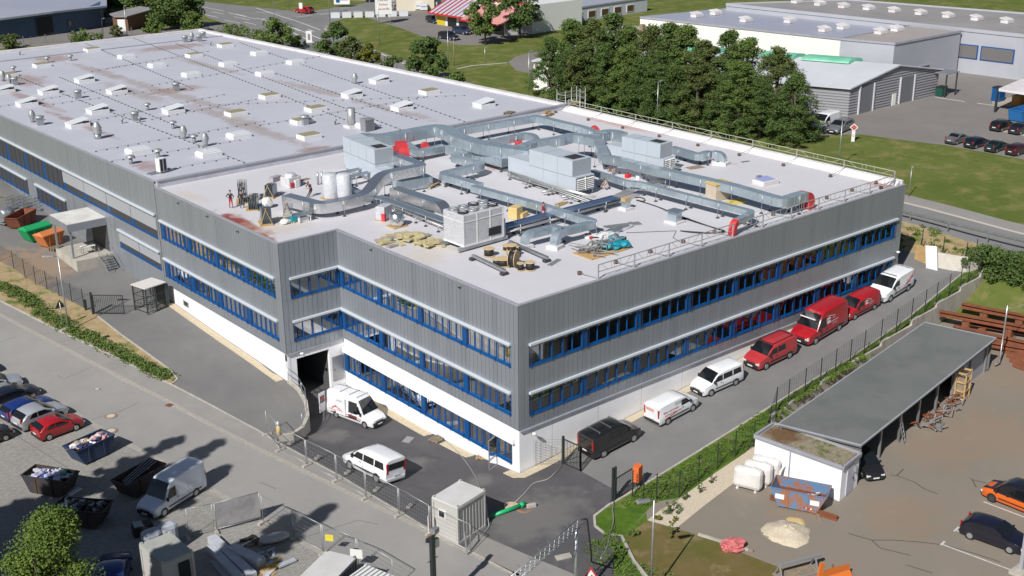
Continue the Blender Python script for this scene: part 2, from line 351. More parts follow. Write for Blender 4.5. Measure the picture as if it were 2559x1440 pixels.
# roads and car parks beyond the building
walkR = [(61.3,-60),(61.3,60),(61.6,68)]+W1([(1273,247),(1123,187),(950,130),(850,83),(812,62)])
stripR = [(58.9,-60),(58.9,66)]+W1([(1235,255),(1160,228),(1030,168),(960,138),(868,97),(810,72)])
region('road', m_road, T1, [stripR+W1([(840,52),(900,33),(1000,16),(1130,2),(1300,-25),(1300,-60),(1000,-12),(890,12),(757,31),(640,18),(500,3),(420,-10),(300,-10),(493,23),(520,45),(560,58),(610,70)])+[(56,150),(54,125),(53.8,90),(53.8,-60)]])
region('footpath', m_walk, T1, [stripR+walkR[::-1], W1([(1005,62),(1010,58),(1016,66),(1010,70)])])
region('kerb_strip', mat('pale_kerb', (.50,.44,.38), .9), T1, ribbon(seg(stripR, 8), .45))
region('side_lane', m_lot, T1, [W1([(-200,118),(0,104),(170,90),(250,78),(430,68),(500,52),(560,60),(610,75),(560,84),(430,84),(250,102),(0,122),(-200,138)]),
    W1([(-200,80),(100,80),(260,62),(262,45),(330,50),(300,75),(170,95),(-200,122)])])
region('car_park', m_lot, T1, [W1([(903,40),(1000,70),(1073,98),(1147,113),(1215,112),(1340,85),(1330,50),(1090,30),(1110,0),(1190,-25),(1000,8)]),
    W1([(1270,155),(1290,141),(1350,128),(1460,150),(1400,200),(1345,186),(1290,177)]),
    W1([(2040,330),(2063,338),(2153,336),(2253,350),(2363,363),(2559,399),(2800,442),(3100,150),(2395,150),(2240,180),(1990,220),(1980,300)])])
region('concrete_yard', mat('pale_concrete', (.42,.36,.29), .9, col2=(.36,.31,.25), scale=.4), T1, [W1([(860,0),(985,4),(1010,-14),(860,-20)]), W1([(2480,262),(2559,268),(2700,280),(2700,240),(2480,245)]), W1([(2480,325),(2559,340),(2700,365),(2700,350),(2520,318)]), W1([(262,45),(300,40),(330,50),(265,58)])])
SE = []
for L in ([(2120,1333),(2143,1340),(2180,1350),(2230,1350),(2290,1354),(2360,1362),(2440,1385),(2500,1405)],[(2178,1350),(2200,1370),(2275,1388)],[(2225,1187),(2245,1190),(2285,1205),(2310,1222),(2345,1235)],[(2240,1190),(2258,1172)],[(2265,1412),(2330,1432)],[(2425,1195),(2433,1200),(2465,1207)],[(2430,1200),(2440,1218)]): SE += ribbon(W1(L, T2), .07)
region('tar_seam', mat('tar', (.07,.065,.06), .8), T2, SE)
SF = []
for L in ([(145,938),(158,948),(228,918)],[(770,1340),(895,1300),(945,1310)],[(40,1088),(175,1173),(265,1232)],[(0,855),(40,842)],[(650,1205),(690,1222)],[(228,1050),(250,1042),(300,1028),(350,1005)]): SF += ribbon(W1(L), .06)
region('tar_seam', mat('tar2', (.15,.145,.14), .8), T1, SF)
region('under_building', None, T1, [[(.3,.3),(42.8,.3),(42.8,129.4),(-4.8,129.4),(-4.8,21.5),(.3,21.5)]])
marks = []
def mk(a, b, w, f=T1):
    A, B = W1([a, b], f); marks.append(ribbon([A, B], w)[0])
for a, b in (((2325,550),(2413,569)),((2500,590),(2590,612))): mk(a, b, .16)
for L in ([(640,20),(700,40),(753,57),(800,75)], [(640,45),(735,70),(800,97)], [(733,82),(770,100),(800,113)]):
    for a, b in zip(L, L[1:]): mk(a, b, .3)
for a, b in (((500,16),(560,28)),((570,32),(640,48)),((530,30),(558,35)),((590,35),(615,41)),((585,42),(625,50)),((655,46),(680,51)),((720,65),(750,78)),((770,73),(785,79)),((510,36),(545,44)),((560,50),(600,58)),((740,43),(780,38)),((790,35),(860,33)),((610,55),(640,62)),((800,37),(830,33)),((870,29),(900,27)),((640,30),(700,33)),((1860//2,0),(950,10))): mk(a, b, .28)
for a, b in (((2458,1254),(2680,1338)),((2387,1325),(2600,1392)),((2353,1360),(2600,1452))): mk(a, b, .1, T2)
for a, b in (((2384,1328),(2396,1317)),((2351,1362),(2361,1353))): mk(a, b, .12, T2)
for a, b in (((2337,243),(2410,254)),((2442,258),(2500,266))): mk(a, b, .3)
for a, b in (((1142,172),(1180,164)),((1180,164),(1268,157))): mk(a, b, .35)
region('road_marking', m_line, T1, [list(p) for p in marks])

def build_ground():
    V, E, F, idx = [], [], [], {}
    def vid(p):
        k = (round(p[0], 3), round(p[1], 3))
        if k not in idx: idx[k] = len(V); V.append(Vector(k))
        return idx[k]
    polys_ = []
    for ri, (n, m_, f, polys) in enumerate(REG):
        for P in polys:
            P0 = [tuple(p) for p in P]
            polys_.append((ri, P0, min(p[0] for p in P0), max(p[0] for p in P0), min(p[1] for p in P0), max(p[1] for p in P0)))
            P = seg(P0+[P0[0]], 5 if n not in ('lawn',) else 60)[:-1]
            ids = [vid(p) for p in P]
            for i in range(len(ids)):
                u, v = ids[i-1], ids[i]
                if u != v: E.append((u, v))
    E = list({(min(e), max(e)) for e in E})
    for x in range(-66, 110, 4):
        for y in range(-62, 162, 4): vid((x+.37*math.sin(y), y+.41*math.cos(x)))
    for x in range(-190, 890, 40):
        for y in range(-190, 890, 40):
            if not (-66 < x < 110 and -62 < y < 162): vid((x+.1, y+.1))
    ov, oe, of, o1, o2, o3 = delaunay_2d_cdt(V, E, [], 0, 1e-4)
    def inside(P, x, y):
        c = False; j = len(P)-1
        for i in range(len(P)):
            xi, yi = P[i]; xj, yj = P[j]
            if (yi > y) != (yj > y) and x < (xj-xi)*(y-yi)/(yj-yi)+xi: c = not c
            j = i
        return c
    per = {}
    for f in of:
        c = sum((ov[i] for i in f), Vector((0,0)))/3; k = -1
        for ri, P, x0, x1, y0, y1 in polys_:
            if ri > k and x0 <= c.x <= x1 and y0 <= c.y <= y1 and inside(P, c.x, c.y): k = ri
        if k >= 0:      # regions later in the list lie over earlier ones
            a_, b_, c_ = (ov[i] for i in f)
            per.setdefault(k, []).append(list(f) if (b_-a_).cross(c_-a_) > 0 else list(f)[::-1])
    isT2 = {k for k, r in enumerate(REG) if r[2] is T2}
    for k, fs in per.items():
        n, m_, fn, _ = REG[k]
        if m_ is None: continue
        used = {}; vs = []; ff = []
        for f in fs:
            if fn is T1 and n == 'road_marking':
                c = sum((ov[i] for i in f), Vector((0,0)))/3
            q = []
            for i in f:
                if i not in used:
                    used[i] = len(vs); p = ov[i]
                    h = T2(p.x, p.y) if (n == 'road_marking' and p.y < -20 and p.x > 0) else fn(p.x, p.y)
                    vs.append((p.x, p.y, h))
                q.append(used[i])
            ff.append(q)
        b = MB(); b.add(vs, ff); o = b.obj(n, m_); o["kind"] = 'structure'
build_ground()
sky_ = None
# ------------------------------------------------------------------ kerbs
def kerb3(name, L, f, wdt, h, m_, base=-.3, label=None, cat='kerb'):
    L = seg(L, 1.5); b = MB(); n = len(L); rows = []
    for i in range(n):
        a, c = Vector(L[max(i-1,0)]), Vector(L[min(i+1,n-1)]); d = (c-a).normalized(); nn = Vector((-d.y, d.x))*wdt/2; p = Vector(L[i])
        z = f(p.x, p.y); rows.append([(p.x+nn.x, p.y+nn.y, z+base),(p.x+nn.x, p.y+nn.y, z+h),(p.x-nn.x, p.y-nn.y, z+h),(p.x-nn.x, p.y-nn.y, z+base)])
    vs = [q for r in rows for q in r]
    fs = [(4*i+k, 4*i+(k+1)%4, 4*i+4+(k+1)%4, 4*i+4+k) for i in range(n-1) for k in range(4)]+[(0,1,2,3),(4*n-1,4*n-2,4*n-3,4*n-4)]
    b.add(vs, [f_[::-1] for f_ in fs]); o = b.obj(name, m_); 
    if label: tag(o, label, cat)
    else: o["kind"] = 'structure'
    return o
kerb3('kerb', DK, T1, .14, .05, m_kerb)
kerb3('kerb', ENT, TFb, .16, .07, m_kerb)
kerb3('kerb', bedR, T1, .14, .06, m_kerb)
kerb3('kerb', W1([(-60,722),(0,752),(150,828),(290,893),(430,962),(443,948)]), T1, .14, .06, m_kerb)
kerb3('kerb', W1([(430,962),(640,1073),(668,1090),(690,1103),(850,1190),(1050,1310),(1280,1433)]), T1, .12, .03, m_kerb)
# ------------------------------------------------------------------ the main building
m_clad = mat('grey_cladding', (.30,.322,.352), .45, metal=.42, col2=(.325,.345,.375), scale=.3, stretch=(1,1,.05), spec=.5)
layer(m_clad, (.20,.215,.24), .9, .5, .75, .5, stretch=(1,1,.03), seed=4)
m_groove = mat('cladding_groove', (.05,.05,.055), .7)
m_white = layer(mat('white_render', (.87,.87,.885), .85, col2=(.80,.80,.82), scale=.5), (.70,.68,.64), .6, .62, .8, .45, stretch=(1,1,.3), seed=3)
m_plinth = mat('cream_plinth', (.62,.55,.40), .9, col2=(.52,.46,.34), scale=1.2, bump=.1)
m_blue = mat('blue_frame', (.003,.075,.25), .4, spec=.5)
m_rail = mat('blue_guide_rail', (.022,.045,.11), .35)
m_awn = mat('white_aluminium', (.55,.60,.65), .35, spec=.5)
m_blind = mat('pale_blind', (.33,.34,.36), .7)
m_room = mat('room_wall', (.55,.54,.50), .9)
m_floorin = mat('room_floor', (.30,.29,.27), .8)
m_sillw = mat('inner_sill', (.55,.52,.46), .6, col2=(.45,.33,.2), scale=.35, lo=.5, hi=.55)
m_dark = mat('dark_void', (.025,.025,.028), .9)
m_roof = layer(mat('roof_membrane', (.585,.575,.60), .7, col2=(.56,.55,.575), scale=.15, spec=.3), (.52,.49,.46), .5, .6, .8, .35, seed=1)
m_roofN = layer(mat('roof_membrane_north', (.50,.505,.565), .6, col2=(.47,.475,.53), scale=.12, spec=.4), (.46,.43,.41), .25, .6, .8, .55, seed=2, stretch=(1,.2,1))
m_flash = mat('roof_flashing', (.36,.36,.40), .45, col2=(.30,.30,.33), scale=1)
m_upst = mat('white_upstand', (.70,.69,.70), .7, col2=(.6,.56,.55), scale=.6)
m_conc = layer(mat('concrete', (.47,.44,.38), .9, col2=(.38,.355,.31), scale=.8, bump=.2), (.25,.2,.13), 1.5, .55, .75, .7, stretch=(1,1,.15), seed=3)
m_steel = mat('galvanised', (.50,.52,.53), .38, metal=.75, col2=(.40,.42,.44), scale=3, spec=.5)
m_alu = mat('grey_metal', (.35,.36,.37), .4, metal=.5)
def glass_mat():
    M = bpy.data.materials.new('window_glass'); M.use_nodes = True; t = M.node_tree; t.nodes.clear()
    o = t.nodes.new("ShaderNodeOutputMaterial"); a = t.nodes.new("ShaderNodeBsdfTransparent"); a.inputs[0].default_value = (.52,.56,.56,1)
    g = t.nodes.new("ShaderNodeBsdfGlossy"); g.inputs["Roughness"].default_value = .02; g.inputs[0].default_value = (.9,.92,.95,1)
    f = t.nodes.new("ShaderNodeFresnel"); f.inputs[0].default_value = 1.6
    ad = t.nodes.new("ShaderNodeMath"); ad.operation = 'MULTIPLY_ADD'; ad.inputs[1].default_value = 1.5; ad.inputs[2].default_value = .05; ad.use_clamp = True
    x = t.nodes.new("ShaderNodeMixShader"); t.links.new(f.outputs[0], ad.inputs[0]); t.links.new(ad.outputs[0], x.inputs[0]); t.links.new(a.outputs[0], x.inputs[1]); t.links.new(g.outputs[0], x.inputs[2]); t.links.new(x.outputs[0], o.inputs[0])
    return M
m_glass = glass_mat()
m_dglass = mat('dark_glass', (.012,.014,.016), .06, spec=.9)
RZ = 11.85
class Wall:
    def __init__(s, o, d, n): s.o, s.d, s.n = o, d, n
    def P(s, u, z, k=0): return (s.o[0]+s.d[0]*u+s.n[0]*k, s.o[1]+s.d[1]*u+s.n[1]*k, z)
    def box(s, b, u0, u1, z0, z1, k0, k1): return b.b2(s.P(u0, z0, k0), s.P(u1, z1, k1))
WR = Wall((0,0), (1,0), (0,-1)); WL = Wall((0,0), (0,1), (-1,0)); WJ = Wall((0,21.3), (-1,0), (0,-1)); WM = Wall((-5.07,21.3), (0,1), (-1,0)); WN = Wall((-5.07,42.3), (0,1), (-1,0))
main = thing('office_building', 'large grey clad office building with blue framed window bands and flat white roof', 'building', (0,0,0))
def clad(Wl, u0, u1, z0, z1, pitch=.43, z1f=None):
    b = MB(); n = max(1, round((u1-u0)/pitch)); w = (u1-u0)/n
    for i in range(n):
        a, c = u0+i*w+.013, u0+(i+1)*w-.013
        if z1f:
            p = [Wl.P(a, z0, -.02), Wl.P(c, z0, -.02), Wl.P(c, z0, .05), Wl.P(a, z0, .05)]
            q = [Wl.P(a, z1f(a), -.02), Wl.P(c, z1f(c), -.02), Wl.P(c, z1f(c), .05), Wl.P(a, z1f(a), .05)]
            b.add(p+q, [(0,3,2,1),(4,5,6,7),(0,1,5,4),(1,2,6,5),(2,3,7,6),(3,0,4,7)])
        else: Wl.box(b, a, c, z0+.006, z1-.006, -.02, .05)
    b.obj('cladding', m_clad, main)
    b = MB(); Wl.box(b, u0, u1, z0, z1, -.2, .012); b.obj('wall', m_groove, main)
def window(Wl, u0, u1, z0, z1, cuts, solid=None, rails=None, blind=0, inner=True):
    """cuts: mullion positions measured from u0; solid: (a,b) blue panel; rails: where the outer guide rails stand"""
    b = MB(); f = .055
    Wl.box(b, u0, u1, z0, z0+f*1.5, -.12, .03); Wl.box(b, u0, u1, z1-f, z1, -.12, .02)
    Wl.box(b, u0, u0+f, z0+f*1.5, z1-f, -.12, .02); Wl.box(b, u1-f, u1, z0+f*1.5, z1-f, -.12, .02)
    for c in cuts: Wl.box(b, u0+c-f/2, u0+c+f/2, z0+f*1.5, z1-f, -.06, .01)
    if solid: Wl.box(b, u0+solid[0], u0+solid[1], z0+f*1.5, z1-f, -.07, .035)
    Wl.box(b, u0, u1, z0-.07, z0-.002, -.1, .10)
    o = b.obj('window', m_blue, main)
    b = MB(); b.quad(Wl.P(u0+f, z0+f, -.05), Wl.P(u1-f, z0+f, -.05), Wl.P(u1-f, z1-f, -.05), Wl.P(u0+f, z1-f, -.05)); b.obj('pane', m_glass, o)
    if rails:
        b = MB()
        for r in rails: Wl.box(b, u0+r-.014, u0+r+.014, z0-.14, z1+.0, .10, .13); Wl.box(b, u0+r-.015, u0+r+.015, z0-.05, z0-.02, .0, .10)
        b.obj('guide_rail', m_rail, o)
    if blind:
        b = MB(); Wl.box(b, u0+.05, u1-.05, z1-blind, z1, .05, .08); b.obj('blind', m_blind, o)
def awning(Wl, u0, u1, z):
    b = MB(); Wl.box(b, u0, u1, z-.14, z+.03, .055, .24); b.obj('blind_box', m_awn, main, bevel=.01)
    b = MB(); Wl.box(b, u0+.1, u1-.1, z-.27, z-.23, .14, .18); 
    n = int((u1-u0)/1.0)
    for i in range(n+1): Wl.box(b, u0+.15+i*(u1-u0-.3)/max(1,n)-.03, u0+.15+i*(u1-u0-.3)/max(1,n)+.03, z-.30, z-.20, .12, .2)
    b.obj('blind_rail', m_alu, main)
def roomfloor(x0, x1, y0, y1, z, zt):
    b = MB(); b.b2((x0,y0,z-.1),(x1,y1,z)); b.obj('floor_slab', m_floorin, main)
    b = MB(); b.b2((x0,y0,zt),(x1,y1,zt+.1)); b.obj('ceiling_slab', m_room, main)
S0, S1, S2 = (.45, 2.05), (4.02, 5.48), (7.52, 8.93)
# right facade (faces the driveway)
clad(WR, 0, 43, 9.15, 11.93); clad(WR, 0, 43, 5.70, 7.43); clad(WR, 0, 43, 3.11, 3.93)
for z0, z1 in ((3.93,5.70),(7.43,9.15)): clad(WR, 0, .84, z0, z1); clad(WR, 42.2, 43, z0, z1)
bay = (42.2-.86)/8
for k in range(8):
    for (z0, z1) in (S1, S2):
        u = .86+k*bay
        window(WR, u, u+bay-.004, z0, z1, [1.0, 1.98, 2.95, 3.85], (bay-.48, bay-.05), [.1, 1.98, 2.95, bay-.5, bay-.08])
awning(WR, .8, 42.3, 9.14); awning(WR, .8, 42.3, 5.69)
b = MB(); WR.box(b, .26, 43, -1.0, 3.02, -.25, -.0); b.obj('wall', m_white, main)
b = MB(); WR.box(b, .005, 43.02, 3.02, 3.11, -.02, .16); b.obj('flashing', m_flash, main)
b = MB()
for u in (2.9, 7.2, 11.5, 15.8): WR.box(b, u, u+.02, 0, 3.0, .0, .006)
b.obj('wall_joint', m_flash, main)
# front left facade (x = 0)
clad(WL, 0, 21.3, 9.15, 11.93); clad(WL, 0, 21.3, 5.70, 7.43); clad(WL, 0, 21.3, 3.11, 3.93)
for z0, z1 in ((3.93,5.70),(7.43,9.15)): clad(WL, 0, .72, z0, z1)
bl = (21.25-.74)/4
for k in range(4):
    for j, (z0, z1) in enumerate((S0, S1, S2)):
        u = .74+k*bl
        cuts = [.77, 1.56, 2.33, 3.11, 3.86]
        window(WL, u, u+bl-.004, z0, z1, cuts, (bl-.5, bl-.04), [.06, 1.56, 3.11, bl-.55], blind=0)
awning(WL, .7, 21.25, 9.14); awning(WL, .7, 21.25, 5.69)
b = MB(); WL.box(b, 0, .74, -1.5, 3.1, -.25, .0); WL.box(b, .74, 21.3, -1.5, .37, -.25, .0); WL.box(b, .74, 21.3, 2.06, 3.1, -.25, .0)
b.obj('wall', m_white, main)
b = MB(); WL.box(b, .4, 21.2, 2.0, 2.42, .002, .26); b.obj('canopy_band', m_white, main, bevel=.02)
b = MB(); b.b2((-.40,21.25,3.05),(.0,.05,3.10)); 
# jog wall
clad(WJ, 0, 5.07, 9.15, 11.93); clad(WJ, 0, 5.07, 5.70, 7.43); clad(WJ, 0, 5.07, 3.11, 3.93)
for z0, z1 in ((3.93,5.70),(7.43,9.15)): clad(WJ, 4.35, 5.07, z0, z1)
for z0, z1 in (S1, S2): window(WJ, .05, 4.33, z0, z1, [.9, 1.75, 2.6, 3.45], None, [.06, 2.6, 4.2])
awning(WJ, 0.3, 4.4, 9.14); awning(WJ, .3, 4.4, 5.69)
b = MB(); WJ.box(b, -.0, 5.07, 2.5, 3.02, -.3, -.03); WJ.box(b, 4.25, 5.07, -1.2, 2.5, -.3, -.03); WJ.box(b, 0, 1.35, -1.2, 2.5, -.3, -.03); b.obj('wall', m_white, main)
b = MB(); WJ.box(b, -.0, 5.1, 3.02, 3.11, -.3, .12); b.obj('flashing', m_flash, main)
b = MB(); WJ.box(b, .15, 1.15, -.3, 1.75, -.028, .02); d = b.obj('door', m_alu, main)
b = MB(); WJ.box(b, .95, 1.02, .6, .66, .02, .08); b.obj('handle', m_dark, d)
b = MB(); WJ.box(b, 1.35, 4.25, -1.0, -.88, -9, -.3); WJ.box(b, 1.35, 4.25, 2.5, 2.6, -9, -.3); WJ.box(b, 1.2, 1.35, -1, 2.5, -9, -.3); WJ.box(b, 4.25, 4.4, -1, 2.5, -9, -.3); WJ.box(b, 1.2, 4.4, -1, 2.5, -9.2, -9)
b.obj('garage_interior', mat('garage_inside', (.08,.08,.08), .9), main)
# middle left facade (x = -5)
clad(WM, 0, 20.9, 9.15, 11.93); clad(WM, 0, 20.9, 5.70, 7.43); clad(WM, 0, 20.9, 3.11, 3.93)
for z0, z1 in ((3.93,5.70),(7.43,9.15)): clad(WM, 0, .86, z0, z1); clad(WM, 20.5, 20.9, z0, z1)
bm_ = (20.48-.88)/4
for k in range(4):
    for j, (z0, z1) in enumerate((S1, S2)):
        u = .88+k*bm_
        rl = [.08, .9, 1.7, 2.5, 3.3, 4.2]
        window(WM, u, u+bm_-.004, z0, z1, [.72, 1.44, 2.16, 2.88, 3.6], (bm_-.6, bm_-.04), rl+[bm_-.08])
awning(WM, .8, 20.5, 9.14); awning(WM, .8, 20.5, 5.69)
b = MB(); WM.box(b, 0, 20.9, -1.3, 3.1, -.25, .0); b.obj('wall', m_white, main)
b = MB(); WM.box(b, 0, 20.9, -1, 1.0, .002, .03); 
b = MB(); WM.box(b, 16.6, 17.7, 2.0, 2.55, .003, .02); d = b.obj('vent_window', m_flash, main)
b = MB(); WM.box(b, 16.8, 17.5, 2.08, 2.45, .02, .026); b.obj('pane', m_dglass, d)
# north wing, west facade
zr = lambda y: 12.42-1.1*(y-42.2)/87.4
LN = 87.3
clad(WN, 0, LN, 9.42, 0, z1f=lambda u: zr(42.3+u)-.02, pitch=.9)
clad(WN, 0, LN, 6.05, 7.15, pitch=.9)
def lowclad(u0, u1, zt):
    b = MB(); WN.box(b, u0, u1, 0, zt, -.2, .03); b.obj('wall', m_white if u1 < 14 else m_clad, main)
lowclad(0, LN, 4.2)
awning(WN, .4, LN-.5, 9.42)
b = MB(); WN.box(b, 0, LN, 4.2, 9.42, -.3, -.22)
nb = 16; bw = (LN-.6)/nb
for k in range(nb):
    u = .3+k*bw
    window(WN, u, u+bw-.004, 7.2, 9.2, [bw/6, bw/3, bw/2, bw*2/3, bw*5/6], (bw-.5, bw-.04), [.1, 1.3, 2.7, 4.0] if k > 3 else None, blind=1.25 if k < 4 else 0)
for a, c, bd in ((.3, 9.2, 1.0), (22.0, 30.5, 0), (33, 44, 0), (47, 58, 0), (61, 86, 0)):
    n = max(1, round((c-a)/5)); q = (c-a)/n
    for i in range(n): window(WN, a+i*q, a+(i+1)*q-.004, 4.3, 5.85, [q/4, q/2, q*3/4], (q-.3, q-.04), [.1, 1.3, 2.5, 3.7] if not bd else None, blind=bd)
    awning(WN, a, c, 6.03)
for a, c in ((0,.3),(9.2,22.0),(30.5,33),(44,47),(58,61),(86,LN)): clad(WN, a, c, 4.2, 6.05, pitch=.9)
for a, c in ((0,.3),(LN-.3,LN)): clad(WN, a, c, 7.15, 9.42)
# hidden far faces
b = MB(); b.b2((43.02,0,0),(42.8,42.3,11.93)); b.b2((43.02,42.3,0),(42.8,129.6,11.2)); b.b2((-5.07,129.4,0),(42.8,129.6,11.15)); b.obj('wall', m_clad, main)
b = MB(); b.b2((43.02,-.03,3.0),(43.1,.4,11.9)); b.obj('corner_profile', m_flash, main)
# rooms behind the glass
roomfloor(.3, 42.8, .3, 42.2, 3.1, 6.0); roomfloor(.3, 42.8, .3, 42.2, 6.6, 9.4); roomfloor(.3, 10, .3, 21, -.4, 2.6)
roomfloor(-4.8, .3, 21.6, 42.2, 3.1, 6.0); roomfloor(-4.8, .3, 21.6, 42.2, 6.6, 9.4); roomfloor(-4.8, 42.8, 42.6, 129.2, 3.4, 6.4); roomfloor(-4.8, 42.8, 42.6, 129.2, 6.6, 9.8)
b = MB()
for z in (-.4, 3.1, 6.6):
    b.b2((5.2,5.2,z),(5.3,21.2,z+2.9))
    if z > 0: b.b2((5.2,5.1,z),(42.7,5.2,z+2.9)); b.b2((-.2,21.6,z),(-.1,42,z+2.9)); b.b2((1.5,42.6,z),(1.6,129,z+2.9))
for k in range(9):
    for z in (3.1, 6.6): b.b2((.8+k*5.17,1.0,z),(1.1+k*5.17,1.3,z+2.9)); 
for k in range(9):
    for z in (3.1, 6.6): b.b2((.4+k*5.17,.2,z),(.45+k*5.17,5.1,z+2.9))
for k in range(5):
    for z in (-.4, 3.1, 6.6): b.b2((.9,5.2+k*bl-5.1+.5,z),(1.2,5.2+k*bl-5.1+.8,z+2.9)); b.b2((.25,.9+k*bl,z),(3.0,.95+k*bl,z+2.9))
b.obj('inner_wall', m_room, main)
b = MB()
for z in (.42, 3.98, 7.48): b.b2((.26,.3,z-.05),(1.05,21.2,z))
for z in (3.98, 7.48): b.b2((.5,.26,z-.05),(42.7,.75,z)); b.b2((-4.8,21.7,z-.05),(-4.1,42.1,z)); b.b2((-5,21.6,z-.05),(-.2,22.3,z))
b.obj('inner_sill', m_sillw, main)
# roofs
b = MB(); b.prism([(.03,.03),(42.8,.03),(42.8,42.1),(-5.04,42.1),(-5.04,21.33),(.03,21.33)], 11.3, RZ)
rm = b.obj('roof', m_roof, main)
stain(m_roof, [(up(605,560,RZ).x,up(605,560,RZ).y,2.1,(.55,2.2),R_(0)),(up(650,590,RZ).x,up(650,590,RZ).y,1.2,(.5,2.2))], (.26,.045,.03), 2, .95)
stain(m_roof, [(up(*q,RZ).x,up(*q,RZ).y,r,st) for q,r,st in (((1250,418),1.6,(1.5,.7)),((2230,470),2.2,(.5,1.6)),((1850,635),1.6,(1.5,.6)),((1700,380),2,(.4,4)),((1060,690),1.3,(.5,2.5)),((1560,315),2,(.5,3)))], (.50,.25,.20), 2, .55)
stain(m_roof, [(up(*q,RZ).x,up(*q,RZ).y,r,st) for q,r,st in (((1060,640),2.4,(1.4,1)),((480,490),1.6,(.5,2)),((700,560),3,(1,1)))], (.56,.48,.38), 2, .5)
b = MB()
def zN(y): return zr(y)-.22
b.prism([(-5.04,42.25),(42.8,42.25),(42.8,129.4),(-5.04,129.4)], 0, 0, z0f=lambda p: zN(p[1])-.5, z1f=lambda p: zN(p[1]))
b.obj('roof', m_roofN, main)
def roofN(px, py):
    z = 12
    for _ in range(20): P = up(px, py, z); z = zN(P.y)
    return up(px, py, z)
ns = lambda q, r, st, an=0: (roofN(*q).x, roofN(*q).y, r, st, an)
stain(m_roofN, [ns((430,235),1.5,(1,14)),ns((250,180),1.3,(1,9)),ns((330,230),1.4,(1,8)),ns((560,290),1.3,(1,9)),ns((660,330),1.3,(1,9)),ns((800,380),1.8,(1.2,2)),ns((790,225),1.2,(1,9)),ns((520,165),1.2,(1,9)),ns((980,275),1.2,(1,8))], (.33,.27,.24), 2, .6)
stain(m_roofN, [ns((430,118),3.2,(2.2,1)),ns((200,310),1.5,(.5,8)),ns((80,250),1.5,(.6,7)),ns((370,415),1.5,(1,2)),ns((440,225),2.5,(1.8,1)),ns((60,200),3,(1,2.2)),ns((130,147),3,(1,1.4)),ns((790,372),1.6,(1.6,.5))], (.30,.17,.13), 2, .6)
b = MB(); e = .12
b.b2((-.06,-.06,11.93),(43.05,.2,12.0)); b.b2((-.06,.2,11.93),(.2,21.24,12.0)); b.b2((-5.13,21.24,11.93),(.2,21.5,12.0)); b.b2((-5.13,21.5,11.93),(-4.9,42.2,12.0))
b.obj('coping', m_flash, main)
b = MB(); b.prism([(-5.13,42.3),(-4.85,42.3),(-4.85,129.6),(-5.13,129.6)], 0, 0, z0f=lambda p: zr(p[1])-.04, z1f=lambda p: zr(p[1])); b.obj('coping', m_flash, main)
b = MB(); b.b2((-4.9,42.05,RZ),(42.6,42.3,12.42)); b.obj('roof_step', mat('step_face', (.50,.51,.56), .6, col2=(.42,.42,.47), scale=.7), main)
b = MB(); b.b2((-4.9,41.95,12.42),(42.9,42.35,12.5)); b.obj('coping', m_flash, main)
b = MB(); b.add([(42.0,.3,RZ),(42.55,.3,RZ+.42),(42.8,.3,RZ+.42),(42.8,.3,RZ),(42.0,42.0,RZ),(42.55,42.0,RZ+.42),(42.8,42.0,RZ+.42),(42.8,42,RZ)], [(0,1,5,4),(1,2,6,5),(0,3,2,1),(4,5,6,7)]); b.b2((42.8,.2,11.9),(43.05,42.2,12.3)); b.obj('upstand', m_upst, main)
b = MB(); b.prism([(42.3,42.3),(43.05,42.3),(43.05,129.6),(42.3,129.6)], 0, 0, z0f=lambda p: zN(p[1])-.1, z1f=lambda p: zr(p[1])+.05); b.prism([(-5.04,129.0),(43,129.0),(43,129.65),(-5.04,129.65)], 11.0, 11.42); b.obj('upstand', m_upst, main)
# shallow edge line on the north roof parallel to its far edge
A0, A1 = roofN(0,155), roofN(575,98)
b = MB(); b.bar((A0.x-6,A0.y,A0.z+.05),(42.2,A0.y,A0.z+.05),.3,.14); b.obj('roof_ridge', m_flash, main)
# gravel strips along the foot of the walls
def strip(L, f, wdt, label): kerb3('gravel_strip', L, f, wdt, .035, m_gravel)
strip([(-.38,20.9),(-.38,1.9)], TFb, .72, ''); strip([(-.38,.9),(-.38,-.1),(-.1,-.42),(4,-.42),(20,-.42),(30,-.42)], TFb, .66, ''); strip([(-5.45,22),(-5.45,41)], T1, .62, '')
# wall lamps and small camera boxes
m_lampw = mat('white_plastic', (.75,.75,.73), .4)
def wall_lamp(Wl, u, z, label):
    t = thing('wall_lamp', label, 'lamp', Wl.P(u, z, .03), group='lamps on the building walls'); 
    inv = Vector(Wl.P(u, z, .03)); n = Wl.n; d = Wl.d
    b = MB(); b.box((n[0]*.03, n[1]*.03, 0), (.12,.12,.1)); b.bar((0,0,0),(n[0]*.3,n[1]*.3,.04),.04); b.obj('bracket', m_alu, t)
    b = MB(); b.blob((n[0]*.38,n[1]*.38,.02),(.17,.17,.08), 1, k=.03); b.obj('lamp_head', m_lampw, t)
wall_lamp(WR, .95, 2.75, 'white wall lamp on the pale grey base wall, just right of the front corner')
wall_lamp(WR, 42.4, 6.15, 'white wall lamp high at the far end of the driveway facade')
wall_lamp(WJ, 4.0, 3.0, 'white wall lamp under the grey cladding above the dark garage opening')
def small_cam(Wl, u, z, label):
    t = thing('wall_box', label, 'lamp', Wl.P(u, z, .06), group='small lamp boxes near the roof edge')
    n = Wl.n; b = MB(); b.box((n[0]*.06,n[1]*.06,0),(.3,.2,.13) if n[1] else (.14,.26,.13)); b.obj('housing', m_alu, t)
    b = MB(); b.box((n[0]*.12,n[1]*.12,-.09),(.14,.12,.06)); b.obj('lens', m_dark, t)
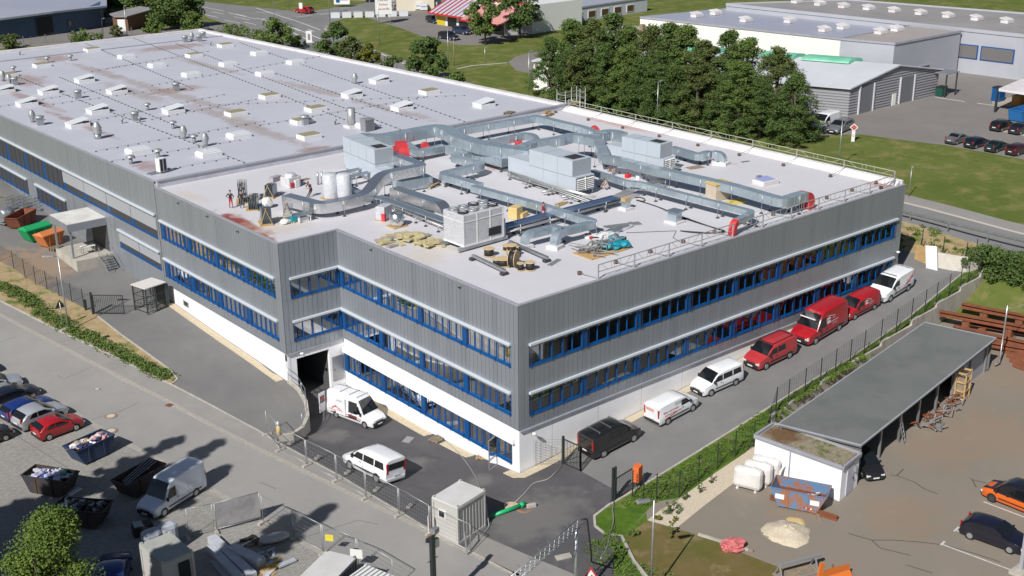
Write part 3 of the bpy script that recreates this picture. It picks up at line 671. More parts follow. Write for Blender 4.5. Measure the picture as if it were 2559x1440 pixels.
for q, l in (((448,504),'leftmost small lamp box just below the roof edge of the grey facade'),((521,537),'small lamp box below the roof edge, between the leftmost one and the stained roof corner'),((597,575),'small lamp box below the roof edge beside the red stain'),):
    P = onx(*q, -5.07); small_cam(WM, P.y-21.3, P.z, l)
for q, l in (((930,620),'small lamp box high on the front left facade, nearer the inner corner'),((1152,713),'small lamp box high on the front left facade, nearer the front corner')):
    P = onx(*q, 0); small_cam(WL, P.y, P.z, l)
# ------------------------------------------------------------------ helpers to read heights
def proj(P):
    d = Vector(P)-CPOS; w_ = d.dot(FW); return (PW/2+CF*d.dot(RX)/w_, PH/2-CF*d.dot(UY)/w_)
def zat(x, y, py):
    lo, hi = -5.0, 60.0
    for _ in range(40):
        mi = (lo+hi)/2
        if proj((x, y, mi))[1] > py: lo = mi
        else: hi = mi
    return lo
m_post = mat('dark_steel_post', (.030,.038,.036), .5)
m_red = mat('red_paint', (.55,.012,.015), .35)
m_black = mat('black_rubber', (.018,.018,.018), .8)
m_wood = layer(mat('pale_wood', (.50,.34,.16), .85, col2=(.42,.27,.12), scale=2, bump=.1), (.3,.2,.1), 3, .6, .8, .5)
m_woodg = mat('weathered_wood', (.30,.235,.16), .9, col2=(.22,.17,.12), scale=3)
m_rust = layer(mat('rusty_steel', (.26,.085,.035), .85, col2=(.17,.06,.03), scale=1.5, bump=.2), (.35,.15,.07), 3, .6, .8, .5)
m_plast = mat('white_plastic_tank', (.72,.70,.68), .5, col2=(.60,.57,.54), scale=1)
m_gal2 = mat('fence_tube', (.42,.43,.43), .45, metal=.5)
# curved wall holding the ramp, with its railing
cw = seg(CURVE, .7); b = MB(); rows = []
for i, p in enumerate(cw):
    a, c = Vector(cw[max(i-1,0)]), Vector(cw[min(i+1,len(cw)-1)]); d = (c-a).normalized(); n = Vector((-d.y, d.x)); P = Vector(p); t = i/(len(cw)-1)
    z1 = T1(*p)+.16; z0 = TF(*p)-.4
    for k in (.14, -.14): rows.append((P.x+n.x*k, P.y+n.y*k, z0)); rows.append((P.x+n.x*k, P.y+n.y*k, z1))
nn = len(cw); fs = []
for i in range(nn-1):
    o = 4*i; q = o+4; fs += [(o,o+1,q+1,q),(o+3,o+2,q+2,q+3),(o+1,o+3,q+3,q+1)]
fs += [(0,2,3,1),(4*nn-4,4*nn-3,4*nn-1,4*nn-2)]
b.add(rows, fs); o = b.obj('retaining_wall', m_conc); tag(o, 'low curved concrete wall round the end of the asphalt ramp', 'wall')
t = thing('railing', 'galvanised two rail handrail standing on the curved concrete wall', 'railing', (0,0,0))
top = [(p[0], p[1], T1(*p)+.16) for p in cw]
for h in (.5, 1.0):
    b = MB(); b.tube([(x, y, z+h) for x, y, z in top[:-2]], .028, 5); b.obj('rail', m_steel, t)
for i in range(0, len(top)-2, 3):
    x, y, z = top[i]; b = MB(); b.cyl((x,y,z-.1),(x,y,z+1.0),.025,n=6); b.obj('post', m_steel, t)
# retaining wall beside the driveway
b = MB(); wl = seg(WALL, 1.6); nn = len(wl); zs = []
for i, p in enumerate(wl):
    k = (i//2)*2; zs.append(T0(*wl[k])+.12)
for i in range(nn-1):
    a, c = wl[i], wl[i+1]; z = zs[i]; d = (Vector(c)-Vector(a)).normalized(); n = Vector((-d.y,d.x))*.12
    pts = [(a[0]+n.x,a[1]+n.y),(a[0]-n.x,a[1]-n.y),(c[0]-n.x,c[1]-n.y),(c[0]+n.x,c[1]+n.y)]
    b.prism(pts, T2(*p)-1.5 if False else min(T2(*a),T2(*c))-.4, z)
o = b.obj('retaining_wall', m_conc); tag(o, 'stepped grey concrete retaining wall below the driveway fence', 'wall')
# wall, board and slabs closing the driveway
b = MB()
e0, e1, e2 = gp(2320,664), gp(2415,680), gp(2446,672)
b.bar((e0.x,e0.y,e0.z+.5),(e1.x,e1.y,e1.z+.5),.2,1.7); b.bar((e1.x,e1.y,e1.z+.2),(e2.x,e2.y,e2.z+.2),.2,1.2)
o = b.obj('concrete_wall', mat('pale_wall', (.62,.59,.52), .9, col2=(.52,.48,.42), scale=.8)); tag(o, 'low cream concrete wall at the far end of the driveway', 'wall')
p0, p1 = gp(2286,650), gp(2321,664)
o = MB().bar((p0.x,p0.y,p0.z+.8),(p1.x,p1.y,p1.z+.8),.06,1.5).obj('wooden_board', m_wood); tag(o, 'large upright plywood board closing the driveway end', 'board')
p2 = gp(2325,672); o = MB().box((p2.x,p2.y,p2.z+1.0),(.12,1.0,2.2), rz=R_(10), rx=R_(-8)).obj('white_slab', m_white); tag(o, 'tall white slab leaning between the plywood board and the low wall', 'slab')
# ------------------------------------------------------------------ mesh fences
def wires(b, A, B, h, z0=.08, dz=.2, du=.3, r=.010):
    A, B = Vector(A), Vector(B); n = max(1, int((B-A).length/du))
    k = z0
    while k <= h: b.bar(A+Vector((0,0,k)), B+Vector((0,0,k)), r); k += dz
    for i in range(n+1):
        P = A.lerp(B, i/n); b.bar(P+Vector((0,0,z0)), P+Vector((0,0,h)), r*.8)
def fence(pts, h, label, mpost=None, dz=.2, du=.3, group=None, r=.010, pw=.055):
    t = thing('mesh_fence', label, 'fence', (0,0,0), group=group)
    for x, y, z in pts:
        MB().box((x,y,z+h/2),(pw,pw,h+.1)).obj('post', mpost or m_post, t)
    for a, c in zip(pts, pts[1:]):
        b = MB(); wires(b, a, c, h, dz=dz, du=du, r=r); b.obj('mesh_panel', mpost or m_post, t)
    return t
fence([(x, y, (T1(x,y)+.05 if x > 17 else TV(x,y))) for x, y in FP], 1.9, 'long dark green mesh fence between driveway and lower yard')
LP = [tuple(gp(*q)) for q in ((-75,610),(0,652),(35,672),(63,693),(90,712),(118,723),(148,740),(180,755),(210,770))]
fence(LP, 1.75, 'dark mesh fence on the bank above the street, left of the open gate', dz=.22)
b = [gp(2283,640), gp(2338,662), gp(2395,674), gp(2430,660)]
t = thing('fence_post_row', 'row of bare fence posts with slanting struts on the sandy bank', 'fence', (0,0,0))
for q in ((2302,625),(2355,645),(2412,660),(2437,650)):
    P = gp(*q); bb = MB(); bb.bar(P, P+Vector((0,0,2.0)), .06); bb.bar(P+Vector((.8,.6,0)), P+Vector((0,0,1.3)), .05); bb.obj('post', m_post, t)
# ------------------------------------------------------------------ gates
def gate_leaf(t, A, B, h, n, m_, diag=True):
    A, B = Vector(A), Vector(B); b = MB(); U = Vector((0,0,1))
    for k in (.12, h): b.bar(A+U*k, B+U*k, .06)
    b.bar(A+U*.1, A+U*h, .07); b.bar(B+U*.1, B+U*h, .07)
    if diag: b.bar(A+U*.15, B+U*(h*.65), .05)
    o = b.obj('gate_frame', m_, t); b = MB()
    for i in range(1, n): P = A.lerp(B, i/n); b.bar(P+U*.12, P+U*h, .025)
    b.obj('gate_bars', m_, t)
gA, gB, gC = gp(1407,1160,TFb), gp(1451,1180,TFb), gp(1385,1140,TFb)
t = thing('sliding_gate', 'dark green driveway gate pushed back against the base wall beside the black van', 'gate', (0,0,0))
gate_leaf(t, gA, gB, 1.9, 12, m_post); gate_leaf(t, gB, gB+Vector((.35,.45,0)), 1.9, 3, m_post, False)
MB().bar(gA, gA+Vector((0,0,2.1)), .14).obj('gate_post', m_post, t)
t = thing('mesh_fence', 'grey wire mesh panel between base wall and driveway gate', 'fence', (0,0,0))
b = MB(); wires(b, Vector((gA.x-.1,gA.y+.1,gA.z)), Vector((gA.x-1.6,-.1,gA.z)), 1.9, dz=.2, du=.2, r=.016); b.obj('mesh_panel', m_gal2, t)
q0, q1 = gp(1536,1253), gp(1570,1228)
t = thing('gate', 'open dark gate leaf at the right side of the driveway entrance', 'gate', (0,0,0))
gate_leaf(t, q0, q0+Vector((2.5,.35,0)), 1.6, 12, m_post, False)
for k in (0,.22): MB().bar(q0+Vector((k-.1,.1,0)), q0+Vector((k-.1,.1,2.4)), .12).obj('gate_post', m_post, t)
o = q0; P = gp(1592,1222, TV)
t = thing('orange_box', 'orange slatted box on thin legs behind the driveway gate', 'box', P, R_(20))
b = MB()
for k in range(5): b.box((0,0,.72+k*.22),(.62,.42,.19))
b.obj('body', mat('orange_box_paint', (.75,.16,.04), .6), t)
for sx in (-.25,.25):
    for sy in (-.15,.15): MB().box((sx,sy,.3),(.04,.04,.6)).obj('leg', m_post, t)
# left gate leaf with post
P = gp(233,785); 
t = thing('gate', 'open dark gate leaf at the bank end beside the ramp', 'gate', P)
gate_leaf(t, (0.1,-.1,0), (2.0,-1.9,0), 1.75, 16, m_post, False)
MB().bar((0,0,-.1),(0,0,2.0),.16).obj('gate_post', m_post, t)
P2 = gp(215,775); t = thing('bollard', 'short dark post beside the open gate on the bank', 'post', P2); MB().box((0,0,.45),(.18,.18,.9)).obj('post', m_post, t); MB().box((0,0,.93),(.2,.2,.06)).obj('cap', m_black, t)
# ------------------------------------------------------------------ turnstile cage
P = gp(378,772); t = thing('turnstile_cage', 'black full height turnstile cage with a pale flat roof by the building foot', 'turnstile', P, R_(12))
b = MB(); b.box((0,0,2.35),(2.2,2.0,.08)); b.obj('roof_panel', mat('cage_roof', (.60,.57,.54), .8), t)
for x in (-1.0, 0, 1.0):
    for y in (-.9,.9): MB().box((x,y,1.15),(.09,.09,2.3)).obj('post', m_post, t)
b = MB()
for y in (-.9, .9):
    for i in range(14): b.bar((-1.0+i*.15,y,.1),(-1.0+i*.15,y,2.3),.025)
for k in (.15,.8,1.5,2.25): b.bar((-1,-.9,k),(1,-.9,k),.04); b.bar((-1,.9,k),(1,.9,k),.04); b.bar((-1,-.9,k),(-1,.9,k),.03)
b.obj('bars', m_post, t)
b = MB(); b.cyl((.1,0,0),(.1,0,2.3),.05,n=8)
for k in range(10):
    for a in (0,120,240): b.bar((.1,0,.3+k*.19),(.1+.7*math.cos(R_(a+20)),.7*math.sin(R_(a+20)),.3+k*.19),.03)
b.obj('rotor', m_steel, t)
b = MB(); b.box((1.25,0,1.15),(.5,1.5,1.9)); b.obj('side_housing', m_post, t, bevel=.1)
# ------------------------------------------------------------------ loading platform with canopy
f0, f1, f2 = up(193,683,1.95), up(130,605,2.5), up(258,655,2.0)
t = thing('loading_platform', 'concrete loading platform with flat canopy and steel stairs on the left facade', 'platform', (0,0,0))
pz = 3.1; py0, py1 = 53.5, 58.7; pxw = -8.7
b = MB(); b.prism([(pxw,py0),(-5.1,py0),(-5.1,py1),(pxw,py1)], .8, pz); b.obj('platform', m_conc, t)
b = MB(); b.prism([(pxw-.1,py0+.8),(-5.1,py0+.8),(-5.1,py1),(pxw-.1,py1)], pz+3.25, pz+3.42); b.obj('canopy_roof', mat('canopy_top', (.66,.65,.62), .9, col2=(.52,.50,.47), scale=.6), t)
b = MB()
for a, c in (((pxw-.1,py0+.8),(-5.1,py0+.8)),((pxw-.1,py0+.8),(pxw-.1,py1)),((pxw-.1,py1),(-5.1,py1))): b.bar((*a,pz+3.02),(*c,pz+3.02),.12,.72)
b.obj('canopy_fascia', m_clad, t)
for x, y in ((pxw+.15,py0+1),(pxw+.15,py1-.2)): MB().box((x,y,pz+1.3),(.16,.16,2.6)).obj('column', m_clad, t)
b = MB(); b.b2((-5.14,54.2,pz),(-5.04,58.2,pz+2.9)); b.obj('dock_door', mat('dark_door', (.06,.06,.065), .6), t)
b = MB()
for k in range(9): b.box((-5.95-.0,py0-.25-k*.26,pz-.08-k*.16),(1.1,.24,.05))
for s_ in (-.55,.55): b.bar((-5.95+s_,py0,pz-.1),(-5.95+s_,py0-2.4,pz-1.5),.05,.2)
st = b.obj('stairs', m_steel, t); b = MB()
for s_ in (-.55,.55):
    b.bar((-5.95+s_,py0,pz+.9),(-5.95+s_,py0-2.4,pz-.55),.04); b.bar((-5.95+s_,py0,pz),(-5.95+s_,py0,pz+.9),.04); b.bar((-5.95+s_,py0-2.4,pz-1.5),(-5.95+s_,py0-2.4,pz-.55),.04)
b.obj('handrail', m_steel, st)
t = thing('trolley', 'small white table trolley standing on the loading platform', 'trolley', (-6.9,py0+1.6,pz))
MB().box((0,0,.75),(1.3,.7,.05)).obj('top', m_lampw, t)
for x in (-.55,.55):
    for y in (-.3,.3): MB().box((x,y,.37),(.05,.05,.73)).obj('leg', m_alu, t)
# ------------------------------------------------------------------ street lamps
def street_lamp(P, h, label, az=0, arm=.9, head=True, r=.07, m_=None):
    t = thing('street_lamp', label, 'street lamp', P, az, 'street lamps')
    b = MB(); b.cyl((0,0,-.1),(0,0,h),r,r*.6,n=8); b.obj('pole', m_ or m_steel, t)
    b = MB(); b.bar((0,0,h-.03),(arm*.5,0,h+.04),.05); b.obj('arm', m_steel, t)
    b = MB(); b.add([(arm*.3,-.13,h),(arm*.3,.13,h),(arm*1.2,.17,h+.06),(arm*1.2,-.17,h+.06),(arm*.3,-.1,h+.12),(arm*.3,.1,h+.12),(arm*1.1,.12,h+.19),(arm*1.1,-.12,h+.19)],[(0,3,2,1),(4,5,6,7),(0,1,5,4),(1,2,6,5),(2,3,7,6),(3,0,4,7)]); b.obj('lamp_head', m_alu, t, bevel=.02)
    return t
street_lamp(gp(172,827), 6.6, 'grey street lamp on the planted bank by the warning sign', R_(150), 1.0)
def lamp_top(bx, by, ty, label, **k):
    P = gp(bx, by, k.pop('f', T1)); h = zat(P.x, P.y, ty)-P.z; return street_lamp(P, h, label, **k)
P = up(1633,1440,.3)+Vector((.0,.0,0)); P = gp(1626,1490,T2); lamp_top(1626,1490,1250,'tall grey street lamp on the brown lawn in front of the pebble strip', f=T2, az=R_(160), arm=.9)
lamp_top(2095,422,302,'tall grey street lamp beside the white and red sign pylon', arm=.7)
lamp_top(1641,326,205,'tall thin street lamp in front of the row of dense trees', arm=.7)
lamp_top(1322,248,130,'thin street lamp on the lawn left of the dense trees', arm=.7)
lamp_top(1121,178,72,'tall lamp pole near the dark bushy tree beside the footpath', arm=.6)
lamp_top(949,113,-10,'tall lamp pole in front of the shop pylon sign', arm=.6)
lamp_top(825,65,-60,'tall pole at the road junction, left of the grass bank', arm=.6)
lamp_top(687,62,-60,'tall pole standing between road lanes above the roof edge', arm=.6)
lamp_top(722,25,-60,'thin pole on the grass left of the red car', arm=.5)
lamp_top(1135,165,98,'dark wooden looking pole beside the narrow lawn path', arm=.1, m_=m_woodg, r=.09)
lamp_top(1212,156,120,'short lamp with a round head on the lawn before the parked dark cars', arm=.4)
lamp_top(318,90,16,'pale lamp pole beside the brown shed', arm=.5)
lamp_top(258,84,48,'short dark lamp pole between blue hall and brown shed', arm=.5, m_=m_post)
lamp_top(2271,491,420,'thin bare pole on the grass behind the far roof corner', arm=.1, r=.05)
lamp_top(175,1320,1245,'dark lamp in the shade in front of the skips', arm=1.0, az=R_(20))
# ------------------------------------------------------------------ shed with long grey roof
t = thing('open_shed', 'long open storage shed with a flat dark grey felt roof', 'shed', (0,0,0))
z0_, z1_ = 3.3, 4.0
ra, rb, rc, rd = up(1945,1060,z0_), up(2152,1113,z0_), up(2490,845,z1_), up(2312,806,z1_)
m_felt = layer(mat('roof_felt', (.135,.145,.138), .85, col2=(.155,.163,.155), scale=.3, bump=.1), (.11,.12,.115), .25, .48, .6, .6)
def slab(pts, th, name, m_, par):
    b = MB(); v = [tuple(p) for p in pts]+[(p[0],p[1],p[2]-th) for p in pts]; n = len(pts)
    b.add(v, [tuple(range(n)), tuple(range(2*n-1,n-1,-1))]+[(i,(i+1)%n,n+(i+1)%n,n+i) for i in range(n)][::1]); o = b.obj(name, m_, par); 
    bm = bmesh.new(); bm.from_mesh(o.data); bmesh.ops.recalc_face_normals(bm, faces=bm.faces); bm.to_mesh(o.data); bm.free(); return o
slab([ra, rd, rc, rb], .18, 'roof', m_felt, t)
b = MB()
for a, c in ((ra,rb),(rb,rc),(rc,rd),(rd,ra)): b.bar((a.x,a.y,a.z+.0),(c.x,c.y,c.z+.0),.1,.08)
b.obj('roof_edge', m_flash, t)
ul = lambda P, Q, k, s: (P.lerp(Q, k)).to_tuple()
b = MB()
bA, bD = ra.lerp(rb,.04), rd.lerp(rc,.04)
b.bar((bA.x,bA.y,1.8),(bD.x,bD.y,2.4),.12,3.0); b.bar((bA.x+.3,bA.y,1.9),(ra.lerp(rb,.98).x+.3,ra.lerp(rb,.98).y,1.9),.1,2.6); b.bar((bD.x-.2,bD.y,2.6),(rd.lerp(rc,.97).x-.2,rd.lerp(rc,.97).y,2.6),.1,2.4)
b.obj('back_wall', mat('shed_wall', (.13,.135,.14), .8), t)
for k in range(8):
    P = rb.lerp(rc, .03+k*.134); zt = P.z-.15; g = T2(P.x, P.y); b = MB(); b.box((P.x,P.y+.35,(g+zt)/2),(.14,.14,zt-g)); b.obj('post', m_steel if k in (2,3) else m_alu, t)
b = MB(); P, Q = rb.lerp(rc,.70), rb.lerp(rc,.99); b.bar((P.x,P.y+.5,(P.z+T2(P.x,P.y))/2-.3),(Q.x,Q.y+.5,(Q.z+T2(Q.x,Q.y))/2-.3),.06,2.1); b.obj('side_panel', mat('shed_panel', (.33,.34,.37), .7), t)
# things stored along the shed front
def pallet(P, rz, label, m_=None, group='wooden pallets', n=1):
    t = thing('pallet', label, 'pallet', P, rz, group); b = MB()
    for k in range(n):
        for i in range(5): b.box((0,-.36+i*.18,.13+k*.145),(1.2,.11,.022))
    b.obj('deck_boards', m_ or m_wood, t); b = MB()
    for k in range(n):
        for y in (-.36,0,.36):
            for x in (-.53,0,.53): b.box((x,y,.07+k*.145),(.13,.1,.078))
        for x in (-.53,0,.53): b.box((x,0,.116+k*.145),(.1,.8,.02))
        for y in (-.36,0,.36): b.box((0,y,.02+k*.145),(1.2,.1,.022))
    b.obj('blocks', m_ or m_wood, t); return t
sx = lambda k, off, dz=0: (lambda P: Vector((P.x+off*.17, P.y-off, T2(P.x, P.y-off)+dz)))(rb.lerp(rc, k))
P = sx(.73, .1); t = thing('timber_crate', 'tall pale wooden crate frame standing at the shed front', 'crate', P, R_(10)); b = MB()
for x in (-.5,.5):
    for y in (-.35,.35): b.box((x,y,1.1),(.1,.1,2.2))
for k in (.1,.7,1.4,2.1):
    b.box((0,-.35,k),(1.1,.05,.14)); b.box((0,.35,k),(1.1,.05,.14)); b.box((-.5,0,k),(.05,.8,.14)); b.box((.5,0,k),(.05,.8,.14))
b.obj('frame', m_wood, t); MB().box((-.1,0,.9),(.6,.6,1.5)).obj('panel', m_woodg, t)
rnd = random.Random(5)
for i in range(7):
    P = sx(.44+i*.042, .2+.45*(i%2)); t = thing('scrap_heap', ['rusty steel frame lying nearest the ladder at the shed front','grey steel bracket pile, second from the ladder at the shed front','low rusty profile heap before the middle shed post','tangle of steel angles in front of the shed','brown steel supports at the shed front, mid heap','rust red bars beside the wooden crate frame','grey pipe offcuts right before the wooden crate frame'][i], 'scrap metal', P, group='scrap steel along the shed front'); b = MB()
    for j in range(7): 
        a = Vector((rnd.uniform(-.9,.9), rnd.uniform(-.5,.5), rnd.uniform(.05,.7))); d = Vector((rnd.uniform(-1,1), rnd.uniform(-.5,.5), rnd.uniform(-.1,.3))); b.bar(a, a+d, .07)
    b.obj('bars', m_rust if i%2 == 0 else m_gal2, t)
P = gp(2345,1072,T2); t = thing('hand_trolley', 'grey steel transport trolley with upright handle before the shed', 'trolley', P, R_(20)); b = MB()
b.box((0,0,.15),(1.0,.6,.05)); b.obj('platform', m_gal2, t); b = MB(); b.tube([(-.45,-.25,.15),(-.45,-.25,1.3),(-.45,.25,1.3),(-.45,.25,.15)], .025, 5); b.obj('handle', m_gal2, t)
for x in (-.4,.4):
    for y in (-.25,.25): MB().cyl((x,y-.03,.08),(x,y+.03,.08),.08,n=8).obj('wheel', m_black, t)
P = sx(.30,.15); t = thing('ladder', 'short grey ladder leaning against the shed opening', 'ladder', P, R_(15)); b = MB()
for x in (-.2,.2): b.bar((x,0,0),(x,.5,2.0),.05)
for k in range(6): b.bar((-.2,.08+k*.08,.3+k*.3),(.2,.08+k*.08,.3+k*.3),.035)
b.obj('frame', m_steel, t)
# small white utility building
t = thing('utility_building', 'small white flat roofed building with mossy gravel roof and grey door', 'building', (0,0,0))
c0, c1, c2, c3 = Vector((11.4,-10.45)), Vector((12.12,-16.7)), Vector((14.45,-16.35)), Vector((13.7,-10.15)); WBZ = 3.0
b = MB(); b.prism([tuple(p) for p in (c0,c1,c2,c3)], 0, WBZ-.25); b.obj('wall', m_white, t)
def inset(L, k):
    c = sum(L, Vector((0,0)))/len(L); return [tuple(p+(c-p).normalized()*k) for p in L]
def outset(L, k): return inset(L, -k)
b = MB(); b.prism(outset([c0,c1,c2,c3],.12), WBZ-.25, WBZ-.12); o_ = b.obj('roof', m_flash, t)
b = MB(); Q = [Vector(p) for p in outset([c0,c1,c2,c3],.06)]
for i in range(4): a, c = Q[i], Q[(i+1)%4]; b.bar((a.x,a.y,WBZ-.03),(c.x,c.y,WBZ-.03),.16,.18)
b.obj('roof_edge', m_flash, t)
m_moss = layer(mat('mossy_gravel', (.33,.28,.20), .95, col2=(.20,.17,.11), scale=6, bump=1, bscale=14), (.09,.12,.02), 1.2, .5, .6, .85); stain(m_moss, [(13.0,-11.5,1.6)], (.14,.07,.03), 1, .9)
b = MB(); b.prism(inset([c0,c1,c2,c3],.15), WBZ-.12, WBZ-.04); b.obj('gravel_layer', m_moss, t)
d = (c2-c1).normalized(); n = Vector((d.y,-d.x)); Pd = c1.lerp(c2,.5)+n*.03
b = MB(); b.bar((Pd.x-d.x*.45,Pd.y-d.y*.45,1.65),(Pd.x+d.x*.45,Pd.y+d.y*.45,1.65),.05,2.0); dd = b.obj('door', mat('pale_door', (.50,.50,.56), .6), t)
b = MB(); b.box((Pd.x+d.x*.35+n.x*.05,Pd.y+d.y*.35+n.y*.05,1.6),(.06,.06,.15)); b.obj('handle', m_dark, dd)
b = MB(); d2 = (c1-c0).normalized(); n2 = Vector((d2.y,-d2.x)); n2 = n2 if n2.x < 0 else -n2; Pm = c0.lerp(c1,.42)+n2*.03; b.box((Pm.x,Pm.y,1.6),(.06,.08,2.3)); b.obj('downpipe', m_flash, t)
b = MB(); Pl = c1.lerp(c2,.72)+n*.12; b.box((Pl.x,Pl.y,2.2),(.2,.2,.35)); b.obj('wall_lamp', m_gal2, t)
# ------------------------------------------------------------------ far buildings
m_far = mat('light_cladding', (.36,.37,.41), .7, col2=(.40,.41,.445), scale=.2)
m_farw = mat('white_cladding', (.80,.80,.74), .7)
m_roofg = layer(mat('grey_roof', (.25,.235,.235), .8, col2=(.30,.285,.285), scale=.08), (.2,.19,.19), .3, .55, .7, .5)
m_roofb = mat('blue_grey_roof', (.32,.34,.42), .5, col2=(.36,.37,.43), scale=.06)
m_corr = mat('corrugated_grey', (.24,.24,.255), .5)
m_green = mat('green_rooflight', (.12,.42,.27), .4, col2=(.20,.5,.36), scale=.6)
m_redt = mat('red_trim', (.50,.03,.03), .5)
def wallbox(t, poly, z0, z1, m_, name='wall'): b = MB(); b.prism(poly, z0, z1); return b.obj(name, m_, t)
def flatroof(t, poly, z, m_, edge=None, h=.3):
    L = [Vector(p[:2]) for p in poly]; b = MB(); b.prism([tuple(p) for p in inset(L,.1)], z-.5, z-.08); r = b.obj('roof', m_, t); b = MB()
    for i in range(len(L)): a, c = L[i], L[(i+1)%len(L)]; b.bar((a.x,a.y,z-.1),(c.x,c.y,z-.1),.25,h)
    b.obj('roof_edge', edge or m_flash, t); return r
def facewin(t, A, B, z0, z1, n, gap, m_fr, m_gl=None, name='window', off=.08):
    """n separate windows spread along the wall line A-B"""
    A, B = Vector(A), Vector(B); d = (B-A).normalized(); nn = Vector((d.y,-d.x)); mid = (A+B)/2
    if (CPOS.xy-mid).dot(nn) < 0: nn = -nn
    L = (B-A).length/n
    for i in range(n):
        a = A+d*(i*L+gap/2); c = A+d*((i+1)*L-gap/2); b = MB()
        p, q = a+nn*off/2, c+nn*off/2; b.bar((p.x,p.y,(z0+z1)/2),(q.x,q.y,(z0+z1)/2),off,z1-z0); o = b.obj(name, m_fr, t)
        p, q = a+d*.18+nn*(off+.01), c-d*.18+nn*(off+.01); b = MB(); b.bar((p.x,p.y,(z0+z1)/2),(q.x,q.y,(z0+z1)/2),.03,z1-z0-.3); b.obj('pane', m_gl or m_dglass, o)
# hall with gable front (grey corrugated) on the right
gB_, gC_, gD_ = gp(2037,285), gp(2118,292), gp(2340,236)
ze = zat(gC_.x, gC_.y, 219); za = ze+1.6
ax = (gD_-gC_).xy.normalized(); ay = (gB_-gC_).xy.normalized()
L2 = 46; W2 = (gD_-gC_).xy.length
t = thing('workshop_hall', 'low pitched white roofed hall with corrugated grey gable and two roller doors', 'building', (0,0,0))
c = gC_.xy; q = [c, c+ax*W2, c+ax*W2+ay*L2, c+ay*L2]; z0 = 4.8
b = MB(); v = []
for base in (q[0], q[3]):
    m_ = base+ax*W2*.5
    v += [(base.x,base.y,z0),(base.x+ax.x*W2,base.y+ax.y*W2,z0),(base.x+ax.x*W2,base.y+ax.y*W2,ze),(m_.x,m_.y,za),(base.x,base.y,ze)]
b.add(v, [(0,1,2,3,4),(9,8,7,6,5),(0,4,9,5),(1,6,7,2)]); b.obj('wall', m_corr, t)
b = MB()
k = z0+.3
while k < za:
    hw = 1 if k < ze else max(0,(za-k)/(za-ze)); s0 = W2*.5*(1-hw) if k > ze else 0; a_ = c+ax*s0; e_ = c+ax*(W2-s0); nfr = Vector((ax.y,-ax.x)); nfr = nfr if nfr.dot(CPOS.xy-c) > 0 else -nfr
    a_, e_ = a_+nfr*.03, e_+nfr*.03; b.bar((a_.x,a_.y,k),(e_.x,e_.y,k),.08,.16)
    if k < ze: a_ = c-ax*.03; e_ = c+ay*9.5-ax*.03; b.bar((a_.x,a_.y,k),(e_.x,e_.y,k),.08,.16)
    k += .36
b.obj('cladding_ribs', mat('corrugation', (.34,.34,.36), .5), t)
b = MB(); e = c+ay*9.6-ax*.06; f_ = c+ay*L2-ax*.06; b.bar((e.x,e.y,(z0+ze)/2),(f_.x,f_.y,(z0+ze)/2),.15,ze-z0-.1); b.obj('wall', m_farw, t)
b = MB(); o1 = -ay*.4
def rp(s, l, z): p = c+ax*s+ay*l; return (p.x,p.y,z)
for s0, s1, za0, za1 in ((-.5,W2/2,ze-.1,za+.1),(W2+.5,W2/2,ze-.1,za+.1)):
    b.add([rp(s0,-.4,za0+.1),rp(s1,-.4,za1+.1),rp(s1,L2,za1+.1),rp(s0,L2,za0+.1),rp(s0,-.4,za0-.08),rp(s1,-.4,za1-.08),rp(s1,L2,za1-.08),rp(s0,L2,za0-.08)],[(0,1,2,3),(7,6,5,4),(0,4,5,1),(3,2,6,7),(0,3,7,4)])
b.obj('roof', mat('hall_roof', (.56,.57,.61), .6, col2=(.50,.51,.55), scale=.1), t)
for k0, k1 in ((5.5,12),(13.2,18),(24,31)):
    b = MB(); n_ = 9
    for i in range(n_):
        a1, a2 = math.pi*i/n_, math.pi*(i+1)/n_
        b.add([rp(W2/2-1.6*math.cos(a1),k0,za+.05+0.6*math.sin(a1)),rp(W2/2-1.6*math.cos(a2),k0,za+.05+0.6*math.sin(a2)),rp(W2/2-1.6*math.cos(a2),k1,za+.05+0.6*math.sin(a2)),rp(W2/2-1.6*math.cos(a1),k1,za+.05+0.6*math.sin(a1))],[(0,1,2,3)])
        b.add([rp(W2/2,k0,za),rp(W2/2-1.6*math.cos(a1),k0,za+.05+0.6*math.sin(a1)),rp(W2/2-1.6*math.cos(a2),k0,za+.05+0.6*math.sin(a2))],[(0,1,2)])
    b.obj('rooflight', m_green, t)
for s0, s1 in ((2.6,6.6),(14.2,18.4)):
    s0 *= W2/26; s1 *= W2/26; nn_ = nfr; b = MB(); p, q_ = c+ax*s0+nn_*.05, c+ax*s1+nn_*.05; hh = ze-z0-.6
    b.bar((p.x,p.y,z0+hh/2+.3),(q_.x,q_.y,z0+hh/2+.3),.12,hh+.5); o = b.obj('roller_door', mat('roller_door', (.16,.165,.175), .6), t)
    b = MB()
    for p_ in (p, q_): b.box((p_.x+nn_.x*.1,p_.y+nn_.y*.1,z0+hh/2+.3),(.2,.2,hh+.6))
    b.obj('door_frame', mat('door_frame', (.55,.55,.57), .6), o)
b = MB(); p, q_ = c+ax*W2*.47+nfr*.08, c+ax*W2*.51+nfr*.08; b.bar((p.x,p.y,z0+1.6),(q_.x,q_.y,z0+1.6),.1,2.1); b.obj('door', m_farw, t)
